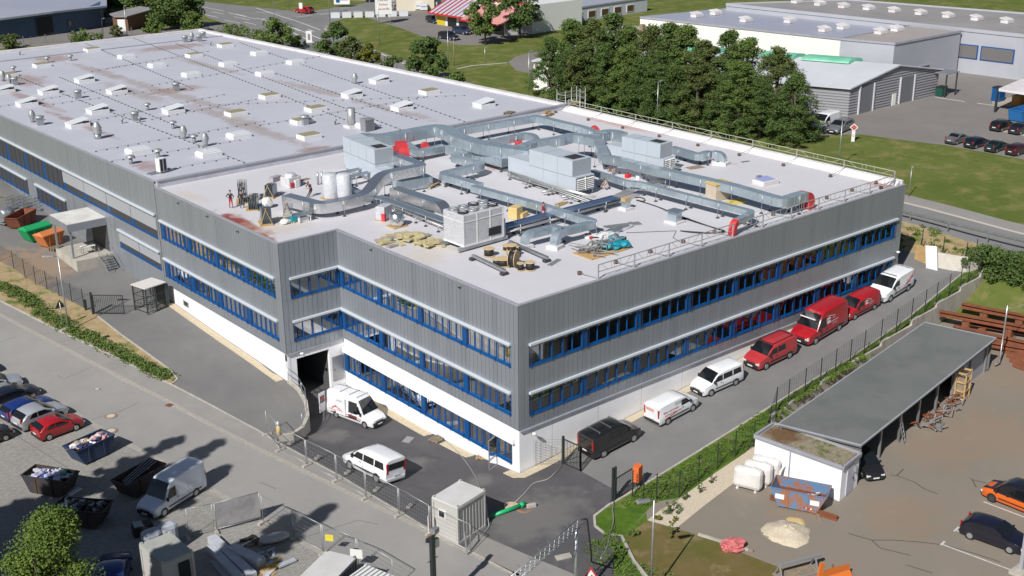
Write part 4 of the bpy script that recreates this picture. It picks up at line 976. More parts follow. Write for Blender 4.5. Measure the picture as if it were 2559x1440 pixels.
# hall in the middle distance with grey box in front (to the right)
def P3(px, py, z): v = up(px, py, z); return (v.x, v.y)
t = thing('long_hall', 'long white walled hall with a blue grey flat roof and small rooflights', 'building', (0,0,0))
z = 11.5; h1 = [P3(1600,42,z), P3(2100,96,z), P3(2420,72,z), P3(1808,22,z)]
wallbox(t, h1, 4, z-.3, m_farw); flatroof(t, h1, z, m_roofb)
def skylight_far(par, px, py, z):
    P = up(px, py, z); b = MB(); b.box((P.x,P.y,z+.2),(1.9,1.2,.45)); b.box((P.x,P.y+.2,z+.6),(2.0,1.25,.12), rx=R_(12)); return b.obj('rooflight', m_upst, par)
for q in ((1742,42),(1790,36),(1865,54),(1975,56),(2062,78),(2108,72)): skylight_far(t, *q, z)
t = thing('grey_hall', 'pale grey box shaped hall with flat brown roof beside the roller door hall', 'building', (0,0,0))
z = 12.3; h2 = [P3(2102,96,z), P3(2236,108,z), P3(2402,77,z), P3(2272,64,z)]
wallbox(t, h2, 4, z-.3, m_far); flatroof(t, h2, z, mat('brown_roof', (.36,.33,.31), .8, col2=(.32,.29,.28), scale=.1))
for q in ((2202,84),(2243,77)): skylight_far(t, *q, z)
A, B = h2[0], h2[1]
facewin(t, Vector(A).lerp(Vector(B),.12), Vector(A).lerp(Vector(B),.34), 8.4, 9.8, 1, .3, m_flash); facewin(t, Vector(A).lerp(Vector(B),.6), Vector(A).lerp(Vector(B),.82), 8.0, 9.4, 1, .3, m_flash)
facewin(t, Vector(h2[1]).lerp(Vector(h2[2]),.40), Vector(h2[1]).lerp(Vector(h2[2]),.56), 6.2, 8.3, 1, .1, m_far)
t = thing('far_factory', 'very long grey flat roofed factory with blue ribbon windows behind the other halls', 'building', (0,0,0))
z = 12.5; h3 = [P3(1815,10,z), P3(2559,88,z), P3(3000,140,z), P3(3080,70,z), P3(2559,34,z), P3(2120,0,z)]
wallbox(t, h3, 4.5, z-.3, m_far); flatroof(t, h3, z, m_roofg, m_far, .5)
for q in ((1992,7),(2050,13),(2110,19),(2172,24),(2236,30),(2302,36),(2371,43),(2442,50),(2517,57)): skylight_far(t, *q, z)
A, B = Vector(P3(2380,68,z)), Vector(P3(2559,88,z)); 
facewin(t, Vector(h3[0]).lerp(Vector(h3[1]),.775), Vector(h3[0]).lerp(Vector(h3[1]),.985), 8.2, 10.3, 2, .4, m_blue, mat('curtained_glass', (.16,.15,.15), .3))
# flat roofed white building between the trees
t = thing('flat_building', 'white low building with a beige flat roof partly hidden behind trees', 'building', (0,0,0))
z = 10.0; h4 = [P3(1482,80,z), P3(1570,106,z), P3(1696,82,z), P3(1565,62,z)]
wallbox(t, h4, 4.5, z-.3, m_farw); flatroof(t, h4, z, mat('beige_roof', (.47,.42,.33), .9, col2=(.40,.35,.28), scale=.15))
b = MB(); P = up(1605,78,z); b.box((P.x,P.y,z+.5),(.7,.7,1.2)); b.obj('chimney', m_woodg, t)
# long pale building with orange brown windows
t = thing('office_wing', 'long pale blue grey building with a row of brown framed windows', 'building', (0,0,0))
bA, bB = gp(1345,72), gp(1617,28); zt = zat(bB.x, bB.y, -3)
n = (bB-bA).xy.normalized(); pn = Vector((-n.y, n.x)); pn = pn if pn.dot(CPOS.xy-bA.xy) < 0 else -pn
h6 = [tuple(bA.xy-n*5), tuple(bB.xy), tuple(bB.xy+pn*16), tuple(bA.xy+pn*16-n*5)]
wallbox(t, h6, 5, zt, mat('pale_render', (.52,.54,.60), .8)); flatroof(t, h6, zt+.3, m_roofb)
facewin(t, bA.xy+n*1.5, bB.xy-n*3.5, 5+(zt-5)*.40, 5+(zt-5)*.82, 7, 1.6, m_lampw, mat('brown_glass', (.10,.055,.03), .3))
# shop with red roof
t = thing('shop', 'garden shop with a red framed sloping glass roof and yellow display window', 'building', (0,0,0))
sA, sB, sC = gp(1088,60), gp(1180,76), gp(1262,90); hgt = 4.0
n = (sC-sA).xy.normalized(); pn = Vector((-n.y, n.x)); pn = pn if pn.dot(CPOS.xy-sA.xy) < 0 else -pn
LS = (sC-sA).xy.length
def sp(u, v, z): p = sA.xy+n*u+pn*v; return (p.x,p.y,z)
wallbox(t, [sp(0,0,0)[:2], sp(LS,0,0)[:2], sp(LS,16,0)[:2], sp(0,16,0)[:2]], 5.2, 8.2, m_lampw)
wallbox(t, [sp(1,5,0)[:2], sp(LS+2,5,0)[:2], sp(LS+2,18,0)[:2], sp(1,18,0)[:2]], 5.2, 11, m_lampw)
slab([Vector(sp(-.6,-1.2,8.2)), Vector(sp(LS*.5,-1.2,8.2)), Vector(sp(LS*.5,5,10.8)), Vector(sp(-.6,5,10.8))], .2, 'roof', mat('glass_roof', (.45,.50,.58), .25), t)
slab([Vector(sp(LS*.5,-2.2,8.0)), Vector(sp(LS+.6,-2.2,8.0)), Vector(sp(LS+.6,5,10.4)), Vector(sp(LS*.5,5,10.4))], .2, 'roof', mat('pink_roof', (.60,.28,.25), .6), t)
b = MB()
for i in range(9): u = -.6+i*(LS*.5+.6)/8; b.bar(sp(u,-1.2,8.28), sp(u,5,10.88), .28 if i < 5 else .12, .1)
b.bar(sp(-.7,-1.25,8.15), sp(LS+.7,-1.25,8.15), .15, .3); b.bar(sp(LS*.5,-2.25,7.95), sp(LS+.7,-2.25,7.95), .15, .3)
b.obj('red_beams', m_redt, t)
b = MB(); b.bar(sp(0,5,11.1), sp(LS+2,5,11.1), .3, .4); b.obj('red_fascia', m_redt, t)
for i in range(6):
    b = MB(); b.bar(sp(.5+i*LS/6,-.06,6.7), sp(i*LS/6+LS/6-.3,-.06,6.7), .06, 2.4); b.obj('window', mat('yellow_panel', (.60,.45,.03), .5) if i == 0 else m_dglass, t)
# blue hall top left, brown shed
t = thing('blue_hall', 'blue clad hall with a low grey pitched roof at the top left', 'building', (0,0,0))
m_bl = mat('dark_blue_cladding', (.04,.085,.15), .5, col2=(.05,.10,.17), scale=.5)
kA, kB, kC = gp(-60,112), gp(143,86), gp(256,68); zt = zat(kB.x, kB.y, 29)
n = (kC-kB).xy.normalized(); nb_ = (kA-kB).xy.normalized()
L = [kA.xy+nb_*20, kB.xy, kC.xy, kC.xy+Vector((18,40)), kA.xy+nb_*20+Vector((18,40))]
wallbox(t, [tuple(p) for p in L], 5, zt, m_bl)
zr2 = zat((kB.x+kC.x)/2+14, (kB.y+kC.y)/2+20, 14)
slab([Vector((*(L[0]-Vector((1,2))),zt-.3)), Vector((*(L[1]-Vector((.5,1))),zt+.15)), Vector((*(L[2]+Vector((1,-1))),zt-.1)), Vector((*(L[3]),zt+.3)), Vector((*L[4],zt+.3))], .35, 'roof', m_roofb, t)
facewin(t, kB.xy.lerp(kA.xy,.02), kB.xy.lerp(kA.xy,.27), 5.6, zt-.6, 1, .2, m_bl, m_dark, name='gate')
facewin(t, kB.xy.lerp(kC.xy,.22), kB.xy.lerp(kC.xy,.36), 6.8, 8.2, 1, .2, m_bl)
t = thing('brown_shed', 'small brown shed with grey roof and white door at the top left', 'shed', (0,0,0))
qa, qb, qc = gp(293,78), gp(322,78), gp(388,58); zt = zat(qb.x, qb.y, 42)
L = [qa.xy, qb.xy, qc.xy, qc.xy+(qa-qb).xy+Vector((1,4)), qa.xy+Vector((1,4))]
wallbox(t, [tuple(p) for p in L], 5, zt, mat('brown_boards', (.18,.09,.05), .9)); slab([Vector((*p,zt+.15)) for p in [Vector(o) for o in outset(L,.5)]], .2, 'roof', m_roofg, t)
facewin(t, qa.xy.lerp(qb.xy,.1), qa.xy.lerp(qb.xy,.8), 5.8, zt-.5, 1, .1, m_lampw, m_lampw, name='door')
# small storage hut with pallets of bags by the junction
P = gp(1043,24); t = thing('storage_hut', 'small cream hut with a brown roof at the junction', 'hut', P, R_(-45)); MB().box((0,0,1.6),(8,5,3.2)).obj('wall', mat('cream_wall', (.58,.53,.42), .8), t); MB().box((0,0,3.35),(8.5,5.5,.3)).obj('roof', m_woodg, t)
for i, q in enumerate(((1048,28),(1060,30),(1072,27),(1085,26),(1095,22))):
    P = gp(*q); t = thing('wrapped_stack', ['white wrapped pallet nearest the hut','second white wrapped pallet from the hut','middle white wrapped pallet beside the hut','fourth white wrapped pallet from the hut','white wrapped pallet furthest from the hut'][i], 'wrapped goods', P, R_(-40), 'wrapped pallets by the hut')
    b = MB(); b.box((0,0,.75),(1.5,1.3,.6)); b.box((0,0,1.5),(1.4,1.2,.6)); b.obj('bags', mat('white_wrap', (.62,.64,.66), .4), t); MB().box((0,0,.15),(1.6,1.4,.3)).obj('base', m_woodg, t)
t = thing('covered_rack', 'low row of silvery covered racks beside the pylon sign', 'rack', gp(925,42), R_(-33)); b = MB()
for i in range(7): b.box((-7+i*2.3,0,.5),(1.8,1.5,1.0))
b.obj('covers', mat('white_wrap', (.6,.6,.6)), t)
# open carport at the right edge
t = thing('carport', 'open shelter with white flat roof at the right edge of the car park', 'shelter', (0,0,0))
z = 9.0; L = [P3(2494,222,z), P3(2700,252,z), P3(2760,215,z), P3(2559,195,z)]; slab([Vector((*p,z)) for p in L], .3, 'roof', m_upst, t)
for p in L[:4]: g = T1(*p); MB().box((p[0],p[1],(g+z)/2),(.25,.25,z-g)).obj('post', m_post, t)
b = MB(); b.bar((*L[2],7),(*L[3],7),.2,4); b.obj('back_wall', mat('dark_boards', (.08,.06,.05), .9), t)
t = thing('side_shelter', 'small dark canopy with bins at the far corner of the roller door hall', 'shelter', gp(2352,237)); MB().box((0,0,3.2),(3,3,.15)).obj('roof', m_alu, t)
for x in (-1.3,1.3): MB().box((x,-1.3,1.6),(.15,.15,3.2)).obj('post', m_post, t)
t = thing('waste_bin', 'dark green waste bin under the small canopy', 'bin', gp(2351,240)); b = MB(); b.box((0,0,.65),(1.3,1.0,1.2)); b.obj('body', mat('dark_green', (.01,.07,.05), .5), t); MB().box((0,0,1.3),(1.4,1.1,.1)).obj('lid', m_black, t)
# ------------------------------------------------------------------ vehicles
m_tyre = mat('tyre', (.015,.015,.016), .85); m_rim = mat('rim', (.45,.46,.47), .35, metal=.6); m_rimd = mat('dark_rim', (.05,.05,.05), .4)
m_cglass = mat('vehicle_glass', (.010,.012,.014), .08, spec=.8); m_trim = mat('black_trim', (.022,.022,.024), .55)
m_lamp = mat('headlight', (.62,.64,.66), .12, spec=.9); m_tail = mat('tail_light', (.40,.015,.015), .2); m_plate = mat('number_plate', (.70,.70,.70), .5)
def paint(n, c, metal=0): return mat('paint_'+n, c, .28, metal=metal, coat=.7, spec=.5)
PW_, PR, PBK = paint('white', (.78,.79,.80)), paint('red', (.37,.010,.016)), paint('black', (.014,.014,.015))
def wheel(t, x, y, r, s, rim):
    w_ = .2; b = MB(); b.cyl((x,y-w_/2*1,r),(x,y+w_/2,r),r,n=16); o = b.obj('wheel', m_tyre, t)
    b = MB(); yy = y+s*(w_/2+.004); b.cyl((x,yy-.01*s,r),(x,yy+.012*s,r),r*.66,n=12); b.obj('rim', rim, o)
def shell(stn, half, z0, tumble, pow_=.0):
    """stn: (x, width factor, belt z, top z); returns ring function and the loft"""
    b = MB(); rings = []
    for x, wf, zb, zt in stn:
        w_ = half*wf; wt = w_*(1-tumble*max(0, (zt-zb))/1.0) if zt > zb+.05 else w_*.93
        zt_ = max(zt, zb+.03); e = min(.10, (zt_-zb)*.5)
        r = [(w_*.93, z0), (w_, z0+.12), (w_, zb-.12), (w_*.975, zb), (wt+.02, zt_-e), (wt-.10, zt_), (wt*.45, zt_+.035)]
        rings.append([(x, y, z) for y, z in r]+[(x, -y, z) for y, z in r[::-1]])
    n = len(rings[0]); vs = [p for r in rings for p in r]; fs = []
    for i in range(len(rings)-1):
        for k in range(n-1): fs.append((i*n+k, i*n+k+1, (i+1)*n+k+1, (i+1)*n+k))
        fs.append((i*n+n-1, i*n, (i+1)*n, (i+1)*n+n-1))
    fs += [tuple(range(n)), tuple((len(rings)-1)*n+k for k in range(n-1,-1,-1))]
    b.add(vs, fs, True)
    def side(x, z):
        for a, c in zip(stn, stn[1:]):
            lo, hi = (a, c) if a[0] <= c[0] else (c, a)
            if lo[0]-1e-6 <= x <= hi[0]+1e-6:
                t = (x-lo[0])/max(1e-6, hi[0]-lo[0]); wf = lo[1]+(hi[1]-lo[1])*t; zb = lo[2]+(hi[2]-lo[2])*t; zt = lo[3]+(hi[3]-lo[3])*t
                w_ = half*wf
                if z <= zb or zt <= zb+.05: return w_
                wt = w_*(1-tumble*(zt-zb)); e = min(.10, (zt-zb)*.5); k = min(1, (z-zb)/max(.01, zt-e-zb)); return w_*.975*(1-k)+(wt+.02)*k
        return half*.9
    return b, side
def fixn(o):
    bm = bmesh.new(); bm.from_mesh(o.data); bmesh.ops.recalc_face_normals(bm, faces=bm.faces); bm.to_mesh(o.data); bm.free()
    o.data.set_sharp_from_angle(angle=R_(38)) if hasattr(o.data, 'set_sharp_from_angle') else None
def vehicle(name, label, cat, paint_, stn, half, z0, tumble, wb, wr, side_glass, ws, rear, rim=None, lights=True, top_paint=None, trim=None, panel=(), roofbars=None, rearglass=True, logo=None):
    """front is +x. ws=(x0,z0,x1,z1) windscreen bottom/top; rear=(x0,z0,x1,z1) rear window bottom/top"""
    t = thing(name, label, cat); b, side = shell(stn, half, z0, tumble); o = b.obj('body', paint_, t); fixn(o)
    if top_paint:
        pass
    for x in (wb[0], wb[1]):
        for s in (1, -1):
            wheel(t, x, s*(half-.10), wr, s, rim or m_rim)
    b = MB()
    for x in wb:
        for s in (1,-1):
            yy = s*(side(x, wr)+.004); b.cyl((x,yy-.01*s,wr+.02),(x,yy,wr+.02),wr*1.13,n=16)
    b.obj('wheel_arch', m_trim, t)
    for s in (1, -1):
        for P in side_glass:
            v = [(x, s*(side(x, z)+.012), z) for x, z in P]; MB().quad(*(v if s < 0 else v[::-1])).obj('side_window', m_cglass, t)
    def topz(x):
        for p, q in zip(stn, stn[1:]):
            if q[0] <= x <= p[0]:
                k = (p[0]-x)/max(1e-6, p[0]-q[0]); zt = [max(r[3], r[2]+.03)+.035 for r in (p, q)]; return zt[0]+(zt[1]-zt[0])*k
        return stn[-1][3]
    def topglass(xa, xb, name, m0, m1):
        n = 6; L = [xa+(xb-xa)*i/n for i in range(n+1)]; vs = []
        for i, x in enumerate(L):
            z = topz(x); e = 1e-2*(1 if xb > xa else -1); sl = (topz(x+.02)-topz(x-.02))/.04; q = math.hypot(1, sl); ox, oz = -sl/q*.03, 1/q*.03
            w_ = side(x, z-.04)-(m0+(m1-m0)*i/n); vs += [(x+ox, -w_, z+oz-.02), (x+ox, -w_*.5, z+oz+.0), (x+ox, w_*.5, z+oz+.0), (x+ox, w_, z+oz-.02)]
        b = MB(); b.add(vs, [(4*i+k, 4*i+k+1, 4*i+5+k, 4*i+4+k) for i in range(n) for k in range(3)]); o = b.obj(name, m_cglass, t); fixn(o); return o
    topglass(ws[0], ws[2], 'windscreen', .05, .09)
    if rearglass:
        if cat == 'car': topglass(rear[2], rear[0], 'rear_window', .12, .14)
        else:
            x0, za, x1, zb = rear; w0, w1 = side(x0+.05, za)-.14, side(x1+.05, zb)-.16
            MB().quad((x0-.03,w0,za),(x0-.03,-w0,za),(x1-.06,-w1,zb+.01),(x1-.06,w1,zb+.01)).obj('rear_window', m_cglass, t)
    xf, xr = stn[0][0], stn[-1][0]; wf = half*stn[0][1]
    hz = stn[0][2]
    for s in (1,-1):
        b = MB(); x = xf-.10; b.box((x, s*(half*stn[1][1]-.20), hz-.10), (.30,.34,.19), ry=R_(18)); b.obj('headlight', m_lamp, t, bevel=.04)
        b = MB(); yy = s*(half*stn[-1][1]*.93-.04); h_ = .35 if cat == 'car' else .75; b.box((xr+.02, yy, z0+.45+h_/2+(.2 if cat != 'car' else .15)), (.08,.15,h_)); b.obj('tail_light', m_tail, t)
        b = MB(); mx = ws[0]-.25; b.box((mx, s*(side(mx, ws[1])+.10), ws[1]+.08), (.12,.22,.18 if cat == 'car' else .28)); b.obj('mirror', m_trim if cat == 'van' else paint_, t, bevel=.03)
    b = MB(); b.box((xf-.01,0,z0+.18),(.22,half*2*stn[0][1]*.98,.30)); b.obj('front_bumper', trim or m_trim, t, bevel=.05)
    b = MB(); b.box((xr+.02,0,z0+.17),(.16,half*2*stn[-1][1]*.97,.24)); b.obj('rear_bumper', trim or m_trim, t, bevel=.04)
    b = MB(); b.box((xf+.06,0,hz-.16),(.08,half*.9,.16)); b.obj('grille', m_trim, t)
    MB().box((xf+.115,0,z0+.2),(.02,.52,.11)).obj('number_plate', m_plate, t); MB().box((xr-.07,0,z0+.45),(.02,.52,.11)).obj('number_plate', m_plate, t)
    if cat == 'van':
        for s in (1,-1):
            b = MB()
            b.bar((xr+.6,s*(half+.012),z0+.3),(wb[0]-.5,s*(half+.012),z0+.3),.02,.09); b.obj('side_trim', m_trim, t)
            for x_ in panel: y0 = s*(side(x_, z0+.6)+.008); MB().bar((x_,s*(half+.008),z0+.4),(x_,s*(side(x_, stn[4][3]-.3)+.01),stn[4][3]-.3),.012,.012).obj('door_gap', m_trim, t)
            b = MB(); b.box((.35*half,s*(half+.02),z0+.72),(.18,.03,.04)); b.obj('handle', m_trim, t)
    if roofbars:
        for x in roofbars:
            zt = max(q[3] for q in stn)+.09; b = MB(); b.bar((x,-half*.72,zt),(x,half*.72,zt),.05,.035)
            for s in (1,-1): b.box((x,s*half*.68,zt-.05),(.07,.05,.1))
            b.obj('roof_bar', m_steel if paint_ != PR else m_trim, t)
    t['_wb'] = wb[0]-wb[1]; t['_mid'] = (wb[0]+wb[1])/2
    return t, side
def box_on_side(t, side, s, x0, x1, z0, z1, m_, name='lettering', off=.016):
    v = [(x, s*(side(x, z)+off), z) for x, z in ((x0,z0),(x1,z0),(x1,z1),(x0,z1))]; return MB().quad(*(v if s < 0 else v[::-1])).obj(name, m_, t)
def text_on(t, side, s, txt, x, z, size, m_, name='lettering', rot=0, off=.02, ztop=None):
    """raised flat letters on the flank; s=-1 is the right-hand flank"""
    cu = bpy.data.curves.new('lettering', 'FONT'); cu.body = txt; cu.size = size; cu.extrude = .002; cu.align_x = 'CENTER'; cu.align_y = 'CENTER'
    ob = bpy.data.objects.new('lettering', cu); C.objects.link(ob); dg = bpy.context.evaluated_depsgraph_get(); me = bpy.data.meshes.new_from_object(ob.evaluated_get(dg)); bpy.data.objects.remove(ob)
    c_, s_ = math.cos(rot), math.sin(rot)
    for v in me.vertices:
        a, b_ = v.co.x*c_-v.co.y*s_, v.co.x*s_+v.co.y*c_
        X = x+(a if s < 0 else -a); Z = z+b_
        v.co = Vector((X, s*(side(X, Z)+off), Z))
    me.materials.clear(); me.materials.append(m_); o = bpy.data.objects.new(name, me); C.objects.link(o); o.parent = t; return o
def van(label, paint_, L=4.9, H=1.95, half=.95, kind='panel', **k):
    f, r = L/2, -L/2; hi = H > 2.3
    nose = .95 if not hi else 1.05
    stn = [(f,.82,.80,.80),(f-.12,.94,.90,.93),(f-.55,.99,1.00,1.07),(f-nose,1,1.10,1.18),(f-nose-.45,1,1.12,(H+1.1)/2+.08),(f-nose-.95,1,1.12,H-.06),(f-nose-1.5,1,1.12,H),(0-.3,1,1.12,H+.01),(r+.6,1,1.12,H),(r+.12,.985,1.10,H-.03),(r,.95,1.05,H-.16 if False else H-.10)]
    z = 1.12; zt = min(H-.28, 1.75) if not hi else 1.95
    x1 = f-nose-.28; cab = [[(x1+.02,z+.04),(x1-.42,zt-.02),(x1-1.02,zt),(x1-1.02,z+.02)]]
    sg = list(cab)
    if kind in ('bus',): sg += [[(x1-1.12,z+.03),(x1-1.12,zt),(x1-2.2,zt),(x1-2.2,z+.03)], [(x1-2.32,z+.03),(x1-2.32,zt),(r+.35,zt),(r+.25,z+.03)]]
    if kind == 'half': sg += [[(x1-1.12,z+.03),(x1-1.12,zt),(x1-2.05,zt),(x1-2.05,z+.03)]]
    ws = (f-nose-.04, 1.17, f-nose-(.90 if not hi else .80), (H-.10) if not hi else 2.0)
    v, side = vehicle('van', label, 'van', paint_, stn, half, .26, .11, (f-.88, r+.98) if L < 5.3 else (f-.95, r+1.25), .33, sg, ws, (r+.0, 1.15, r+.03, H-.32), rearglass=k.pop('rearglass', kind != 'panel'), panel=(x1-1.08, x1-2.3), **k)
    return v, side
HATCH = lambda L: [(L/2,.80,.66,.66),(L/2-.12,.93,.74,.77),(L/2-.5,.98,.84,.88),(L/2-1.0,1,.90,.96),(L/2-1.45,1,.93,1.22),(L/2-1.95,1,.94,1.43),(L/2-2.5,1,.95,1.47),(-L/2+1.1,1,.95,1.46),(-L/2+.55,.985,.95,1.38),(-L/2+.2,.96,.93,1.10),(-L/2,.90,.86,.90)]
EST = lambda L: [(L/2,.80,.64,.64),(L/2-.12,.93,.72,.75),(L/2-.6,.98,.84,.87),(L/2-1.2,1,.90,.94),(L/2-1.65,1,.92,1.20),(L/2-2.15,1,.93,1.41),(L/2-2.7,1,.94,1.46),(-L/2+1.2,1,.94,1.45),(-L/2+.45,.985,.94,1.36),(-L/2+.12,.96,.92,1.08),(-L/2,.92,.86,.88)]
SED = lambda L: [(L/2,.80,.62,.62),(L/2-.12,.93,.70,.73),(L/2-.6,.98,.82,.85),(L/2-1.25,1,.88,.92),(L/2-1.7,1,.90,1.18),(L/2-2.2,1,.91,1.38),(L/2-2.7,1,.92,1.42),(-L/2+1.5,1,.92,1.38),(-L/2+1.0,.985,.92,1.12),(-L/2+.6,.98,.90,.98),(-L/2+.1,.95,.86,.92),(-L/2,.90,.80,.84)]
def car(label, paint_, prof=HATCH, L=4.1, half=.88, rim=None, **k):
    st = prof(L); base = 1.0 if prof is HATCH else 1.2; a = L/2-base
    zr_ = max(s[3] for s in st); b0 = a-1.0; rr = -L/2
    sg = [[(a-.33,.99),(a-.98,zr_-.16),(a-1.5,zr_-.12),(a-1.5,.98)], [(a-1.6,.98),(a-1.6,zr_-.12),(rr+(.95 if prof is not SED else 1.55),zr_-.14),(rr+(.62 if prof is not SED else 1.25),.99)]]
    ws = (a-.04, .97, a-.90, zr_-.06)
    rg = (rr+.10, .98, rr+.50, zr_-.13) if prof is HATCH else ((rr+.06,.97,rr+.42,zr_-.13) if prof is EST else (rr+.92,1.0,rr+1.42,zr_-.07))
    if prof is SED: rg = (rr+.85, 1.02, rr+1.45, zr_-.05)
    v, side = vehicle('car', label, 'car', paint_, st, half, .20, .16, (L/2-.80, -L/2+.75), .31, sg, ws, rg, rim=rim, **k)
    return v, side
def onground(t, wheels, f, off=0, flip=False, z=None):
    """wheels: pixels of two ground contacts (rear, front) on the camera-side flank; half width known"""
    pass
def put(t, px_r, px_f, f, half, near, L=None, wbv=None):
    """px_r, px_f: where the rear and front wheels on the visible flank touch the ground; near=+1 if that flank is the vehicle's left side"""
    A, B = gp(*px_r, f), gp(*px_f, f); d = (B-A); d.z = 0; d.normalize(); n = Vector((-d.y, d.x, 0))
    m_ = (A+B)/2 - n*near*(half-.10); 
    t.location = (m_.x, m_.y, f(m_.x, m_.y)); 
    za, zb = f(*(m_+d*1.4).xy), f(*(m_-d*1.4).xy); zl, zr_ = f(*(m_+n*.8).xy), f(*(m_-n*.8).xy)
    X = Vector((d.x*2.8, d.y*2.8, za-zb)).normalized(); Y0 = Vector((n.x*1.6, n.y*1.6, zl-zr_)).normalized(); Z = X.cross(Y0).normalized(); Y = Z.cross(X)
    t.rotation_euler = Matrix((X, Y, Z)).transposed().to_euler()
    t.location.z = (za+zb+zl+zr_)/4+.01
    k = min(.96, max(.80, (B-A).length/t['_wb'])); t.scale = (k,k,k); m_ = (A+B)/2 - n*near*(half-.1)*k - d*t['_mid']*k; t.location.x, t.location.y = m_.x, m_.y
    return t
m_redl = mat('red_lettering', (.55,.03,.04), .5); m_whl = mat('white_lettering', (.80,.80,.80), .5)
# ----- vans along the driveway (camera sees their right-hand flank when facing away, left when facing us)
v, sd = van('black van with three roof bars parked first behind the driveway gate', PBK, L=4.97, H=1.98, kind='half', roofbars=(.5,-.5,-1.6), rearglass=True); put(v, (1508,1143), (1583,1104), T1, .95, -1)
v, sd = van('white panel van with red lettering on its flank, parked right behind the black van', PW_, L=4.9, H=1.96); put(v, (1668,1061), (1730,1028), T1, .95, -1)
text_on(v, sd, -1, "Elektromontagen", -1.05, 1.22, .27, m_redl); text_on(v, sd, -1, "03774 & 8686", -1.15, .93, .24, m_redl); 
MB().bar((-1.9,-.965,.62),(.1,-.965,.95),.012,.05).obj('stripe', m_redl, v); MB().box((-2.455,.2,1.45),(.02,.9,.3)).obj('rear_lettering', mat('faded_red', (.60,.35,.33), .6), v)
for k in range(3): box_on_side(v, sd, -1, -.6, .3, 1.45+k*.1, 1.48+k*.1, m_alu)
v, sd = van('white minibus with dark side windows facing the camera on the driveway', PW_, L=4.8, H=1.96, kind='bus'); put(v, (1837,963), (1776,990), T1, .95, 1)
v, sd = van('small red van with roof rails facing the camera, behind the white minibus', paint('faded_red_van', (.42,.035,.04)), L=4.8, H=1.92, kind='half', roofbars=None, rearglass=True); put(v, (1971,896), (1913,924), T1, .95, 1)
for s in (1,-1): b = MB(); b.bar((-2.0,s*.72,1.99),(.6,s*.72,1.99),.04,.04); b.obj('roof_rail', m_trim, v)
b = MB(); b.bar((.55,-.7,1.99),(.55,.7,1.99),.04,.04); b.bar((-1.9,-.7,1.99),(-1.9,.7,1.99),.04,.04); b.obj('roof_bar', m_trim, v)
v, sd = van('tall red high roof van with white logo, largest of the red vans', PR, L=5.5, H=2.48, half=1.0); put(v, (2095,826), (2036,861), T1, 1.0, 1)
def logo(v, sd, x, z, k):
    box_on_side(v, sd, 1, x-.26*k, x+.26*k, z-.24*k, z+.24*k, m_whl, 'logo')
    text_on(v, sd, 1, "FM", x, z, .40*k, mat('black_letter', (.03,.03,.03), .5), off=.03)
    text_on(v, sd, 1, "Bau", x-.75*k, z+.05*k, .26*k, m_whl, off=.03); box_on_side(v, sd, 1, x-1.3*k, x-.3*k, z-.22*k, z-.18*k, m_whl, 'logo_line', .03); text_on(v, sd, 1, "SERVICE", x-.8*k, z-.42*k, .2*k, m_whl, off=.03)
    MB().bar((x+.15*k,sd(x,z)+.03,z+.45*k),(x-.9*k,sd(x,z)+.03,z+.2*k),.01,.03).obj('logo_line', m_whl, v)
logo(v, sd, .05, 1.55, 1)
b = MB(); b.bar((1.65,-.72,2.10),(1.65,.72,2.10),.05,.08)
b.obj('sun_strip', m_whl, v)
v, sd = van('red panel van with white logo parked behind the high roof van', PR, L=5.1, H=1.97); put(v, (2182,775), (2136,799), T1, .95, 1)
logo(v, sd, -.2, 1.35, .85); b = MB(); b.bar((1.5,-.6,1.2),(1.5,.6,1.2),.02,.02); 
v, sd = van('white van with pink stripes and two roof bars, last on the driveway', PW_, L=4.8, H=1.92, roofbars=(.35,-1.9), trim=mat('grey_bumper', (.12,.12,.125), .6)); put(v, (2267,727), (2222,755), T1, .93, 1)
for k in range(3): b = MB(); b.bar((-.4-.2*k,.965,.62+.1*k),(-2.1,.94,1.3+.18*k),.01,.05); b.obj('stripe', mat('pink_stripe', (.55,.16,.19), .5), v)
text_on(v, sd, 1, "ISOTEC", -1.3, .95, .26, mat('pink_stripe', (.55,.16,.19), .5))
# ----- forecourt
v, sd = van('white high roof van with open side and rear doors beside the garage opening', PW_, L=5.9, H=2.62, half=1.0, roofbars=(.9,-.1,-1.3), rearglass=False)
put(v, (847,1046), (908,1068), TFb, 1.0, -1)
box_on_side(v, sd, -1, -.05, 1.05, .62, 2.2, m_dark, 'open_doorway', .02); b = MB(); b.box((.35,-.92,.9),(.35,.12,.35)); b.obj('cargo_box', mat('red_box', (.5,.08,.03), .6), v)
b = MB(); b.box((-1.0,-1.05,1.45),(1.25,.05,1.75)); b.obj('sliding_door', PW_, v, bevel=.03)
b = MB(); b.box((-3.0,-1.45,1.45),(.07,.85,1.95), rz=R_(8)); d = b.obj('rear_door', PW_, v, bevel=.02); b = MB(); b.box((-2.955,-1.45,1.75),(.02,.62,.7), rz=R_(8)); b.obj('pane', m_cglass, d)
b = MB(); b.box((-2.94,-1.45,1.85),(.02,.42,.2), rz=R_(8)); b.obj('sticker', m_redl, d)
b = MB(); b.box((-3.0,1.35,1.45),(.07,.7,1.95), rz=R_(-20)); b.obj('rear_door', PW_, v, bevel=.02)
for k in range(5): b = MB(); b.bar((-2.2+k*.25,-1.085,1.0+.2*(k%3)),(-1.6+k*.22,-1.085,1.35-.12*k),.006,.09); b.obj('graphic', mat('pale_red_graphic', (.62,.22,.22), .5), v)
b = MB(); b.bar((-2.6,-1.01,.82),(1.6,-1.01,.74),.02,.05); b.obj('stripe', m_redl, v)
text_on(v, lambda x, z: 1.08, -1, "LIGHTING", -1.1, 1.95, .16, m_alu)
